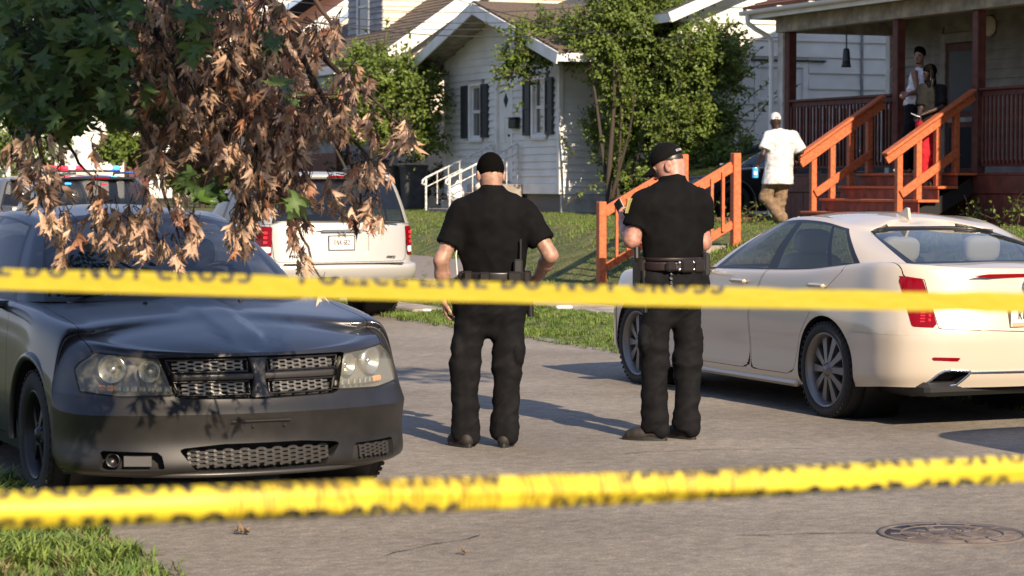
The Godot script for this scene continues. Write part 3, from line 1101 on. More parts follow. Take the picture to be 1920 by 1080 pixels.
	# stair rails: a row of posts on the treads, a cap on two sloping rails, and a low rail between the posts
	for s in [31.25, 28.80]:
		var far_side: bool = s > 30.0
		var a := L(18.0, 2.0, s)
		var b := L(19.50, 2.94, s)
		var cap := MB.new()
		cap.bar(a, b, 0.15, 0.04, 0.006)
		var r := obj("stair_rail", cap, M.stain_orange, h)
		var rl := MB.new()
		var off := Vector3(0, -0.095 if not far_side else -0.11, 0.0)
		rl.bar(a + off + Vector3(0.03, 0.01, 0), b + off, 0.04, 0.12 if not far_side else 0.17, 0.005)
		obj("top_rail", rl, M.stain_orange, r)
		var tpos := [18.30, 18.63, 18.96, 19.29] if far_side else [18.28, 18.60, 18.93, 19.24]
		for k in 4:
			var t: float = tpos[k]
			var y1 := lerpf(2.0, 2.94, (t - 18.0) / 1.5) - 0.05
			obj("post", ext(t - 0.045, t + 0.045, steps[k][2], y1, s + 0.022, s + 0.11, 0.006), M.stain_orange, r)
			if k < 3:
				var t2: float = tpos[k + 1]
				var lo := MB.new()
				lo.bar(L(t + 0.0, 1.43 + 0.205 * k, s - 0.0), L(t2, 1.43 + 0.205 * (k + 1), s), 0.036, 0.12, 0.004)
				obj("low_rail", lo, M.stain_orange, r)
	build_garden_steps()
	# hanging wind chime and the round plaque by the door
	var wc := thing("wind_chime", "grey bell-shaped wind chime hanging under the porch beam", "wind chime", rp(19.62, 4.1, 32.55), TH)
	var cord := MB.new()
	cord.tube([Vector3(0, 0, 0), Vector3(0, -0.36, 0)], 0.012, 6)
	obj("cord", cord, M.black_metal, wc)
	var bell := MB.new()
	bell.lathe([Vector2(0.0001, -0.35), Vector2(0.045, -0.37), Vector2(0.055, -0.42), Vector2(0.065, -0.6), Vector2(0.08, -0.66), Vector2(0.072, -0.66), Vector2(0.05, -0.42)], 20)
	obj("bell", bell, M.shutter, wc)
	var plq := MB.new()
	plq.lathe([Vector2(0.0001, 0.03), Vector2(0.15, 0.025), Vector2(0.18, 0.0), Vector2(0.0001, -0.001)], 28, Transform3D(Basis(Vector3(0, 1, 0), Vector3(-1, 0, 0), Vector3(0, 0, 1)), Vector3.ZERO))
	var pq := tag(obj("wall_plaque", plq, M.cream_siding), "round cream plaque on the dark porch wall right of the screen door", "plaque")
	pq.position = rp(tw - 0.04, 4.1, 31.72)
	pq.rotation.y = TH

func build_garden_steps() -> void:
	at_house(13.35, 0.4, 26.5)
	var h := thing("garden_steps", "short flight of garden steps between two orange timber rails, up the grass bank", "steps", rp(13.35, 0.4, 26.5), TH)
	for k in 4:
		obj("step", ext(12.75 + 0.3 * k, 13.05 + 0.3 * k, 0.0, 0.30 + 0.17 * k, 25.95, 27.1, 0.012), M.concrete, h)
	for s in [27.22, 25.8]:
		var cap := MB.new()
		var a := L(12.84, 1.22, s)
		var b := L(13.93, 1.80, s)
		cap.bar(a, b, 0.04, 0.13, 0.006)
		var r := obj("stair_rail", cap, M.stain_orange, h)
		var lo := MB.new()
		lo.bar(L(12.84, 0.50, s), L(13.93, 1.08, s), 0.04, 0.10, 0.005)
		obj("low_rail", lo, M.stain_orange, r)
		obj("post", ext(12.745, 12.85, 0.2, 1.355, s - 0.052, s + 0.052, 0.008), M.stain_orange, r)
		obj("post", ext(13.92, 14.025, 0.5, 1.965, s - 0.052, s + 0.052, 0.008), M.stain_orange, r)
		for k in 6:
			var f := (k + 1.0) / 7.0
			var p := L(12.84, 0.5, s).lerp(L(13.93, 1.08, s), f)
			obj("baluster", bx(p + Vector3(0, 0.36, 0.038), Vector3(0.038, 0.74, 0.036), 0.004), M.stain_orange, r)

func white_house() -> void:
	at_house(21.0, 0.95, 41.0)
	var h := thing("white_house", "tall white house with wide boards behind the big shrub, its gable end partly sunlit", "house", rp(21.0, 0.95, 41.0), TH)
	var top := func(t): return 4.95 + 0.42 * (t - 21.0)
	var core := MB.new()
	core.prism(PackedVector2Array([Vector2(0, 0), Vector2(10, 0), Vector2(10, 6.0), Vector2(5.0, top.call(26.0) - o_y), Vector2(0, 4.0)]), 0.15, Transform3D(Basis(), Vector3(0, 0, -0.16)))
	var wall := obj("wall", core, M.white_siding, h)
	var win := [22.72, 23.7, 2.55, 3.88]
	siding(wall, L(21.0, 0, 41.01), Vector3(1, 0, 0), Vector3(0, 0, 1), 10.0, 0.95, 7.0, 0.315, M.white_siding, [[win[0] - 21.0 - 0.13, win[1] - 21.0 + 0.13, win[2], win[3] + 0.12]], func(y): return [maxf(0.0, (y + 0.05 - 4.95) / 0.42), 10.0])
	obj("corner_board", ext(20.94, 21.1, 0.95, 4.9, 40.94, 41.05, 0.006), M.white_trim, h)
	obj("wall", ext(21.0, 21.15, 0.95, 4.9, 41.17, 50.0), M.white_siding, h)
	var w := obj("window", ext(win[0], win[1], win[2], win[3], 41.06, 41.08), M.dark_inside, h)
	for e in [[win[0] - 0.12, win[0], win[2] - 0.12, win[3] + 0.12], [win[1], win[1] + 0.12, win[2] - 0.12, win[3] + 0.12], [win[0], win[1], win[3], win[3] + 0.12], [win[0], win[1], win[2] - 0.12, win[2]], [win[0], win[1], 3.2, 3.26]]:
		obj("frame", ext(e[0], e[1], e[2], e[3], 40.965, 41.04, 0.006), M.white_trim, w)
	obj("pane", ext(win[0], win[1], 3.26, win[3], 41.016, 41.02), M.window_glass, w)
	obj("pane", ext(win[0], win[1], win[2], 3.2, 41.016, 41.02), M.window_glass, w)
	obj("drip_cap", ext(win[0] - 0.2, win[1] + 0.5, win[3] + 0.122, win[3] + 0.16, 40.92, 41.0, 0.006), M.shutter, h)
	var roof := MB.new()
	roof.add(slab_roof([L(20.5, 4.86, 51.0), L(20.5, 4.86, 40.45), L(26.0, 7.17, 40.45), L(26.0, 7.17, 51.0)], 0.12))
	roof.add(slab_roof([L(31.5, 4.86, 40.45), L(31.5, 4.86, 51.0), L(26.0, 7.17, 51.0), L(26.0, 7.17, 40.45)], 0.12))
	var rf := obj("roof", roof, M.shingle_grey, h)
	var f := MB.new()
	f.bar(L(20.45, 4.76, 40.43), L(26.0, 7.09, 40.43), 0.035, 0.2, 0.005)
	obj("fascia", f, M.white_trim, rf)
	var so := MB.new()
	so.bar(L(20.5, 4.70, 40.72), L(26.0, 7.01, 40.72), 0.5, 0.03)
	obj("soffit", so, M.white_trim, rf)
	obj("eave_board", ext(20.46, 20.49, 4.68, 4.85, 40.45, 51.0), M.white_trim, rf)
	var pipe := MB.new()
	pipe.tube([L(25.05, 4.9, 40.95), L(25.05, 1.0, 40.95)], 0.03, 8)
	obj("conduit", pipe, M.grey_siding, h)

func gable_house() -> void:
	# house with its ridge along the road, a dormer, and a white rake towards us
	at_house(19.7, 0.95, 54.0)
	var h := thing("gable_house", "large house with brown roof, white rake board and grey dormer, sunlit gable end", "house", rp(19.7, 0.95, 54.0), TH)
	var slope := 0.69
	var top := func(t): return 4.8 + slope * (t - 19.7)
	var core := MB.new()
	core.prism(PackedVector2Array([Vector2(0.4, 0), Vector2(8.4, 0), Vector2(8.4, 4.0), Vector2(4.4, 6.6), Vector2(0.4, 3.85)]), 0.15, Transform3D(Basis(), Vector3(0, 0, -0.55)))
	var wall := obj("wall", core, M.cream_siding, h)
	siding(wall, L(20.1, 0, 54.4), Vector3(1, 0, 0), Vector3(0, 0, 1), 8.0, 3.4, 7.6, 0.2, M.cream_siding, [], func(y): return [maxf(0.0, (y + 0.12 - 4.75) / slope - 0.4), 8.0])
	obj("wall", ext(20.1, 20.25, 0.9, 4.8, 54.6, 62.0), M.grey_siding, h)
	var e0 := L(19.5, 4.66, 62.4)
	var e1 := L(19.5, 4.66, 53.9)
	var r1 := L(24.4, top.call(24.4), 53.9)
	var r0 := L(24.4, top.call(24.4), 62.4)
	var rf := obj("roof", slab_roof([e0, e1, r1, r0], 0.1), M.shingle_brown, h)
	shingle_courses(rf, [e0, e1, r1, r0], 34, M.shingle_brown)
	var rk := MB.new()
	rk.bar(L(19.45, 4.55, 53.87), L(24.4, top.call(24.4) - 0.08, 53.87), 0.04, 0.36, 0.008)
	obj("rake_board", rk, M.white_trim, rf)
	var so := MB.new()
	so.bar(L(19.5, 4.5, 54.16), L(24.4, top.call(24.4) - 0.18, 54.16), 0.5, 0.03)
	obj("soffit", so, M.shingle_brown, rf)
	# dormer with its face to the road
	var ds := [57.4, 60.1]
	var td := 20.75
	var dm := obj("dormer", ext(td, 24.0, 5.2, 8.0, ds[0] + 0.03, ds[1]), M.cream_siding, h)
	siding(dm, L(td, 0, ds[0]), Vector3(0, 0, -1), Vector3(-1, 0, 0), ds[1] - ds[0], 5.25, 8.0, 0.152, M.grey_siding, [[0.95, 1.95, 5.3, 7.0]])
	siding(dm, L(td, 0, ds[0] + 0.03), Vector3(1, 0, 0), Vector3(0, 0, 1), 3.2, 5.1, 8.0, 0.152, M.cream_siding, [])
	for e in [[58.35, 58.45, 5.45, 7.0], [59.25, 59.35, 5.45, 7.0], [58.45, 59.25, 5.42, 5.52], [58.45, 59.25, 6.2, 6.26]]:
		obj("frame", ext(td - 0.06, td + 0.02, e[2], e[3], e[0], e[1], 0.006), M.white_trim, dm)
	obj("pane", ext(td - 0.03, td - 0.02, 5.52, 7.0, 58.45, 59.25), M.window_glass, dm)
	obj("window_back", ext(td - 0.015, td - 0.003, 5.52, 7.0, 58.45, 59.25), M.dark_inside, dm)
	# front porch in the shade
	obj("porch_roof", slab_roof([L(17.9, 4.36, 60.5), L(17.9, 4.36, 52.9), L(20.2, 4.75, 52.9), L(20.2, 4.75, 60.5)], 0.06), M.shingle_brown, h)
	obj("porch_fascia", ext(17.86, 17.9, 4.16, 4.34, 52.85, 60.5, 0.006), M.white_trim, h)
	obj("porch_fascia", ext(17.9, 20.0, 4.14, 4.30, 52.82, 52.86, 0.006), M.white_trim, h)
	obj("porch_beam", ext(17.95, 18.15, 3.75, 4.12, 52.95, 60.4, 0.01), M.grey_siding, h)
	for s in [53.1, 56.6, 60.2]:
		obj("porch_post", ext(17.97, 18.13, 1.5, 3.75, s - 0.08, s + 0.08, 0.01), M.stain_dark, h)
	obj("porch_wall", ext(17.98, 18.1, 1.0, 2.3, 53.2, 60.2), M.stain_dark, h)
	obj("porch_floor", ext(17.95, 20.1, 1.4, 1.5, 53.0, 60.4), M.stain_dark, h)

func far_houses() -> void:
	# the next house along: two white rakes over a brown roof
	at_house(20.2, 0.95, 66.0)
	var h := thing("brown_roof_house", "house farther along with a reddish brown roof and two stepped white rake boards", "house", rp(20.2, 0.95, 66.0), TH)
	var slope := 0.69
	obj("wall", ext(20.6, 28.0, 0.9, 5.2, 66.5, 74.0), M.cream_siding, h)
	for e in [[66.0, 19.6, 4.75, 25.5], [68.5, 18.2, 4.9, 25.0]]:
		var y1: float = e[2] + slope * (e[3] - e[1])
		var rf := obj("roof", slab_roof([L(e[1], e[2], e[0] + 7.0), L(e[1], e[2], e[0]), L(e[3], y1, e[0]), L(e[3], y1, e[0] + 7.0)], 0.1), M.shingle_red, h)
		var rk := MB.new()
		rk.bar(L(e[1], e[2] - 0.08, e[0] - 0.04), L(e[3], y1 - 0.08, e[0] - 0.04), 0.05, 0.34, 0.008)
		obj("rake_board", rk, M.white_trim, rf)
	var gbl := MB.new()
	gbl.prism(PackedVector2Array([Vector2(0.4, 4.0), Vector2(7.8, 4.0), Vector2(5.3, 7.3)]), 0.1, Transform3D(Basis(), Vector3(0, 0, -0.5)))
	obj("gable", gbl, M.cream_siding, h)
	# white building at the end of the street
	at_house(18.5, 0.9, 92.0)
	var w := thing("white_building", "plain white sunlit building at the far left end of the street", "building", rp(18.5, 0.9, 92.0), TH)
	obj("wall", ext(17.0, 28.0, 0.9, 6.5, 92.0, 100.0), M.white_siding, w)
	obj("roof", ext(16.6, 28.4, 6.5, 6.8, 91.5, 100.5), M.shingle_grey, w)
	obj("door", ext(22.3, 23.3, 1.0, 3.1, 91.93, 92.0, 0.01), M.stain_dark, w)
	obj("window", ext(19.2, 20.3, 4.2, 5.3, 91.95, 92.0, 0.01), M.shutter, w)

# ------------------------------------------------------------------ plants
# a place from its bearing and depth, used to lay out twigs
func PM(x: float, y: float, d: float) -> Vector3:
	return P(x, y, d * 0.735)

func P(x: float, y: float, d: float) -> Vector3:
	return Vector3((x - 960.0) / 4400.0 * d, 1.6 - (y - 342.0) / 4400.0 * d, -d)

func soft_mesh(pts: PackedVector3Array, tris: PackedInt32Array, uvs := PackedVector2Array()) -> ArrayMesh:
	var nn := PackedVector3Array()
	nn.resize(pts.size())
	for i in range(0, tris.size(), 3):
		var q := (pts[tris[i + 1]] - pts[tris[i]]).cross(pts[tris[i + 2]] - pts[tris[i]])
		for k in 3:
			nn[tris[i + k]] += q
	var m := MB.new()
	for i in pts.size():
		m.vert(pts[i], nn[i].normalized() if nn[i].length() > 1e-12 else Vector3.UP)
	for i in range(0, tris.size(), 3):
		m.face(tris[i], tris[i + 1], tris[i + 2])
	return m.mesh()

# small oval leaf, folded along its midrib, hanging from the origin along +y
func oval_leaf(wide: float, fold: float, bend: float) -> ArrayMesh:
	var p := PackedVector3Array([Vector3(0, 0, 0), Vector3(wide, 0.35, fold), Vector3(0, 0.45, bend * 0.4), Vector3(-wide, 0.35, fold), Vector3(wide * 0.6, 0.75, fold * 0.8 + bend * 0.6), Vector3(-wide * 0.6, 0.75, fold * 0.8 + bend * 0.6), Vector3(0, 1.0, bend)])
	return soft_mesh(p, PackedInt32Array([0, 1, 2, 0, 2, 3, 2, 1, 4, 2, 5, 3, 2, 4, 6, 2, 6, 5]))

const MAPLE := [[0.0, 0.0], [0.14, -0.06], [0.34, -0.08], [0.56, 0.03], [0.40, 0.10], [0.22, 0.22], [0.36, 0.30], [0.44, 0.45], [0.68, 0.62], [0.46, 0.56], [0.34, 0.53], [0.16, 0.43], [0.15, 0.60], [0.26, 0.72], [0.12, 0.76], [0.0, 1.05]]

# five-lobed leaf; curl rolls its sides under, droop bends it along its length, crumple makes it uneven
func maple_leaf(sd: int, curl: float, droop: float, crumple: float) -> ArrayMesh:
	var rim := []
	for q in MAPLE:
		rim.append(Vector2(q[0], q[1]))
	for i in range(MAPLE.size() - 2, 0, -1):
		rim.append(Vector2(-MAPLE[i][0], MAPLE[i][1]))
	var n := rim.size()
	var pts := PackedVector3Array()
	var c := Vector2(0, 0.28)
	var flat := [c]
	for q in rim:
		flat.append(c.lerp(q, 0.55))
	for q in rim:
		flat.append(q)
	for i in flat.size():
		var q: Vector2 = flat[i]
		var a := q.x * curl
		var x := q.x if absf(curl) < 0.01 else sin(a) / curl
		var z := 0.0 if absf(curl) < 0.01 else (1.0 - cos(a)) / curl
		var b := q.y * droop
		var y := q.y if absf(droop) < 0.01 else sin(b) / droop
		z += 0.0 if absf(droop) < 0.01 else (1.0 - cos(b)) / droop
		var r := crumple * (0.3 if i <= n else 1.0)
		pts.append(Vector3(x + r * (hash01(i, sd) - 0.5), y + r * (hash01(i, sd + 50) - 0.5), z + r * 1.2 * (hash01(i, sd + 90) - 0.5)))
	var t := PackedInt32Array()
	for k in n:
		var k2 := (k + 1) % n
		t.append_array(PackedInt32Array([0, 1 + k, 1 + k2, 1 + k, 1 + n + k, 1 + n + k2, 1 + k, 1 + n + k2, 1 + k2]))
	return soft_mesh(pts, t)

# dead leaf: its lobes drawn together like a half-closed umbrella, edges rolled and crumpled
func dead_leaf(sd: int, closing: float, bend: float) -> ArrayMesh:
	var rim := []
	for q in MAPLE:
		rim.append(Vector2(q[0], q[1]))
	for i in range(MAPLE.size() - 2, 0, -1):
		rim.append(Vector2(-MAPLE[i][0], MAPLE[i][1]))
	var n := rim.size()
	var flat := [Vector2(0, 0.30)]
	for q in rim:
		flat.append(Vector2(0, 0.30).lerp(q, 0.55))
	for q in rim:
		flat.append(q)
	var pts := PackedVector3Array()
	for i in flat.size():
		var q: Vector2 = flat[i]
		var r := q.length()
		var phi := atan2(q.x, q.y)
		if i > n and (i - n - 1) in [5, 11, 19, 25]:
			r *= 1.35
		r *= 0.96 if i > n else 1.0
		var f := phi * closing
		var tuck := pow(absf(phi) / 1.6, 1.2) * r * 0.85
		var wob := 0.10 * (0.35 if i <= n else 1.0)
		var p := Vector3(sin(f) * r * 0.9, cos(f) * r, tuck + 0.16 * sin(phi * 3.0 + sd) * r)
		p.z += bend * p.y * p.y
		p.x += 0.10 * sin(p.y * 4.0 + sd * 1.7) * p.y
		pts.append(p + Vector3(hash01(i, sd) - 0.5, hash01(i, sd + 50) - 0.5, hash01(i, sd + 90) - 0.5) * wob)
	var t := PackedInt32Array()
	for k in n:
		var k2 := (k + 1) % n
		t.append_array(PackedInt32Array([0, 1 + k, 1 + k2, 1 + k, 1 + n + k, 1 + n + k2, 1 + k, 1 + n + k2, 1 + k2]))
	return soft_mesh(pts, t)

func rand_dir(r: RandomNumberGenerator) -> Vector3:
	var v := Vector3(r.randfn(), r.randfn(), r.randfn())
	return v.normalized() if v.length() > 1e-4 else Vector3.UP

func leaf_xf(pos: Vector3, along: Vector3, face_to: Vector3, size: float) -> Transform3D:
	var y := along.normalized()
	var z := face_to - y * face_to.dot(y)
	if z.length() < 1e-3:
		z = y.cross(Vector3.RIGHT)
	z = z.normalized()
	return Transform3D(Basis(y.cross(z) * size, y * size, z * size), pos)

func shade_of(a: Color, b: Color, k: float) -> Color:
	return a.lerp(b, clampf(k, 0, 1))

# leafy shrub or small tree: stems, twigs, and a crown of leaves gathered in clumps over several lobes
func leafy(called: String, label: String, cat: String, at: Vector3, lobes: Array, stems: Array, clumps: int, per: int, leaf_size: float, c0: Color, c1: Color, sd: int, sprays := []) -> Node3D:
	var r := RandomNumberGenerator.new()
	r.seed = sd
	var t := thing(called, label, cat, at)
	for st in stems:
		var path := []
		var rad := PackedFloat32Array()
		for i in 7:
			var f := i / 6.0
			path.append(Vector3(st[0], 0, st[1]).lerp(Vector3(st[2], st[3], st[4]), f) + Vector3(sin(f * 5.0 + sd) * 0.08, 0, cos(f * 4.0 + st[2]) * 0.08) * f)
			rad.append(lerpf(st[5], st[5] * 0.25, f))
		var sb := MB.new()
		sb.tube(path, rad, 7)
		obj("trunk" if st[5] > 0.06 else "stem", sb, M.bark, t)
	var xfs := []
	var cols := []
	var twigs := MB.new()
	var total := 0.0
	for l in lobes:
		total += l[3] * l[4] * l[5]
	for l in lobes:
		var cnt := int(round(clumps * l[3] * l[4] * l[5] / total))
		for k in cnt:
			var d := rand_dir(r)
			var q := pow(r.randf(), 0.45)
			var bump := 0.85 + 0.3 * bump_noise.get_noise_3d(d.x * 40 + sd, d.y * 40, d.z * 40)
			var c := Vector3(l[0], l[1], l[2]) + Vector3(d.x * l[3], d.y * l[4], d.z * l[5]) * q * bump
			if c.y < 0.1:
				continue
			var tone := r.randf()
			var out := (d + Vector3(0, 0.35, 0)).normalized()
			var run := (out + rand_dir(r) * 0.7).normalized()
			var ln := r.randf_range(0.25, 0.55)
			twigs.tube([c - run * ln * 0.6, c + run * ln * 0.5], 0.006, 3, false)
			for j in per:
				var f := r.randf_range(-0.6, 0.6)
				var p := c + run * ln * f + rand_dir(r) * r.randf() * 0.13
				var al := (run * 0.5 + rand_dir(r) * 0.8 + Vector3(0, -0.25, 0)).normalized()
				var fc := (Vector3(0.12, 0.5, 0.4) + out * 0.45 + rand_dir(r) * 0.75).normalized()
				xfs.append(leaf_xf(p, al, fc, leaf_size * r.randf_range(0.65, 1.2)))
				cols.append(shade_of(c0, c1, tone * 0.7 + r.randf() * 0.3))
	for sp in sprays:
		# a long shoot reaching out of the crown: from, to, number of leaves
		var a := Vector3(sp[0], sp[1], sp[2])
		var b := Vector3(sp[3], sp[4], sp[5])
		var mid := (a + b) * 0.5 + Vector3(0, (b - a).length() * 0.12, 0)
		var path := []
		for i in 7:
			var f := i / 6.0
			path.append(a.lerp(mid, f).lerp(mid.lerp(b, f), f))
		twigs.tube(path, 0.007, 4, false)
		for j in sp[6]:
			var f := r.randf_range(0.15, 1.0)
			var p := a.lerp(mid, f).lerp(mid.lerp(b, f), f)
			var al := ((b - a).normalized() * 0.4 + rand_dir(r)).normalized()
			xfs.append(leaf_xf(p, al, (Vector3.UP + rand_dir(r) * 0.8).normalized(), leaf_size * r.randf_range(0.8, 1.3)))
			cols.append(shade_of(c0, c1, r.randf()))
	if twigs.v.size() > 0:
		kind(obj("twigs", twigs, M.twig, t), "stuff")
	copies("leaves", oval_leaf(0.30, 0.10, -0.12), M.leaf_bush, xfs, cols, t)
	return t

func build_vegetation() -> void:
	var g0 := Color(0.075, 0.115, 0.022)
	var g1 := Color(0.205, 0.285, 0.05)
	# the big shrub between the small house and the white house
	var at := rp(19.7, 0.95, 41.6)
	var lobes := []
	for q in [[1190, 65, 46.4, 1.65, 1.0, 0.8], [1030, 80, 47.6, 0.95, 0.65, 0.5], [1330, 110, 45.4, 0.9, 0.85, 0.8], [1215, 185, 46.4, 1.05, 0.85, 0.8], [1300, 240, 45.4, 1.0, 0.8, 0.8], [1135, 235, 47.2, 0.62, 0.55, 0.35], [1235, 320, 46.0, 0.7, 0.55, 0.6], [1345, 320, 45.0, 0.75, 0.5, 0.6], [965, 125, 47.8, 0.45, 0.5, 0.35], [1180, -30, 46.4, 1.1, 0.5, 0.6], [1200, 368, 46.0, 0.45, 0.26, 0.35], [1260, 372, 45.6, 0.55, 0.3, 0.4], [1330, 365, 45.2, 0.6, 0.3, 0.45], [1150, 160, 47.0, 0.5, 0.5, 0.4], [1152, 305, 46.4, 0.42, 0.5, 0.3], [1175, 352, 46.2, 0.5, 0.35, 0.35], [1195, 255, 46.3, 0.65, 0.55, 0.45], [1400, 300, 44.6, 0.35, 0.5, 0.4]]:
		var p: Vector3 = P(q[0], q[1], q[2]) - at
		lobes.append([p.x, p.y, p.z, q[3], q[4], q[5]])
	var sprays := []
	for q in [[1000, 110, 908, 45, 26], [1010, 150, 925, 135, 24], [980, 190, 965, 215, 20], [1000, 150, 940, 175, 20], [1360, 190, 1425, 90, 24], [1370, 160, 1440, 115, 24], [1370, 240, 1430, 195, 22], [1390, 270, 1465, 160, 20], [1330, 70, 1385, 45, 20], [1130, 340, 1060, 385, 20], [1080, 300, 1050, 255, 20], [1420, 210, 1500, 158, 18], [1380, 210, 1450, 150, 20]]:
		var a: Vector3 = P(q[0], q[1], 45.2) - at
		var b: Vector3 = P(q[2], q[3], 44.8) - at
		sprays.append([a.x, a.y, a.z, b.x, b.y, b.z, q[4]])
	leafy("large_shrub", "large sunlit green shrub growing taller than the eaves between the two white houses", "shrub", at, lobes, [[0, 0, 0.1, 3.4, 0.1, 0.07], [0.3, 0.1, 0.9, 2.6, 0.3, 0.04], [0.2, 0, 0.2, 2.9, 0.2, 0.04], [0.0, 0.2, 0.5, 2.4, 0.8, 0.045], [0.1, -0.1, -0.5, 3.6, -0.3, 0.05]], 2600, 27, 0.085, g0, g1, 11, sprays)
	# bushy tree left of the small house
	at = rp(17.9, 0.95, 50.6)
	lobes = []
	for q in [[740, 150, 53.5, 1.15, 0.75, 1.0], [660, 170, 54.0, 0.8, 0.6, 0.8], [790, 190, 53.0, 0.7, 0.8, 0.8], [690, 115, 54.0, 0.75, 0.5, 0.7], [720, 230, 53.5, 1.1, 0.7, 0.9], [800, 260, 53.0, 0.5, 0.5, 0.6], [640, 225, 54.0, 0.6, 0.5, 0.6]]:
		var p: Vector3 = P(q[0], q[1], q[2]) - at
		lobes.append([p.x, p.y, p.z, q[3], q[4], q[5]])
	sprays = []
	for q in [[720, 90, 728, 38, 16], [700, 110, 690, 60, 14], [790, 120, 812, 75, 16], [800, 140, 836, 95, 14], [640, 130, 610, 95, 14], [760, 100, 770, 60, 14]]:
		var a: Vector3 = P(q[0], q[1], 53.3) - at
		var b: Vector3 = P(q[2], q[3], 53.3) - at
		sprays.append([a.x, a.y, a.z, b.x, b.y, b.z, q[4]])
	leafy("bushy_tree", "bushy green tree left of the small house, in front of the brown roof", "tree", at, lobes, [[0, 0, 0.1, 2.2, 0.1, 0.09], [0.1, 0, 1.0, 2.4, 0.1, 0.05], [-0.1, 0, -1.0, 2.0, 0.1, 0.05]], 620, 26, 0.10, g0, g1, 12, sprays)
	# dark shrubs under it
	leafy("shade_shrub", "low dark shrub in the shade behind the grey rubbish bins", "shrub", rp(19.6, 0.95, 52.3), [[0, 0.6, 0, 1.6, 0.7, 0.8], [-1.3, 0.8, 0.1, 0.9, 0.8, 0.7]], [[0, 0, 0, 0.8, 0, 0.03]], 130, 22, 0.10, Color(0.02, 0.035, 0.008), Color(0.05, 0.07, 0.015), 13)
	# trees at the far end of the street
	for q in [[25, 265, 78.0, 1.9, 14], [240, 275, 72.0, 0.8, 15], [330, 200, 66.0, 1.9, 16], [100, 120, 86.0, 2.6, 17], [380, 320, 60.0, 0.9, 18]]:
		var c := P(q[0], q[1], q[2])
		var base := Vector3(c.x, 0.9, c.z)
		var hh := c.y - 0.9
		leafy("street_tree", ["leafy green tree at the left end of the street by the grey car", "small light green tree in front of the white building", "green tree behind the hanging dead leaves", "tall tree beyond the white building on the far left", "small green shrub tree behind the police car, beside the orange rail"][q[4] - 14], "tree", base, [[0, hh, 0, q[3], q[3] * 0.8, q[3]], [q[3] * 0.6, hh * 0.9, 0.2, q[3] * 0.6, q[3] * 0.5, q[3] * 0.6], [-q[3] * 0.6, hh * 0.95, 0, q[3] * 0.6, q[3] * 0.6, q[3] * 0.6]], [[0, 0, 0.05, maxf(hh, 0.5), 0, 0.1]], 170, 22, 0.15, g0, g1, q[4])
	# weeds along the foot of the porch
	for q in [[1828, 405, 33.2, 0.32], [1838, 408, 33.0, 0.22], [1905, 400, 32.0, 0.42], [1870, 408, 32.4, 0.2], [1390, 400, 35.5, 0.25], [1420, 402, 35.3, 0.2], [1300, 440, 33.5, 0.3], [1330, 435, 33.0, 0.25]]:
		var p := P(q[0], q[1], q[2])
		p.y = 0.93
		var i: int = used.get("weed", 0)
		leafy("weed", ["leafy weed at the foot of the porch boards, left of the other two", "small weed between taller weeds against the porch boards", "tall thin weed against the porch boards at the right edge", "short weed among the grass below the porch boards", "weed beside the black car's wheel", "weed beside the stair foot near the man in white", "bushy weed behind the upper post of the garden steps", "weed on the bank behind the garden rail"][i], "weed", p, [[0, q[3] * 0.7, 0, 0.10, q[3] * 0.4, 0.10]], [[0, 0, 0.02, q[3], 0.01, 0.008]], 6, 7, 0.07, g0, g1, 60 + i)
	build_maple()
	build_grass()

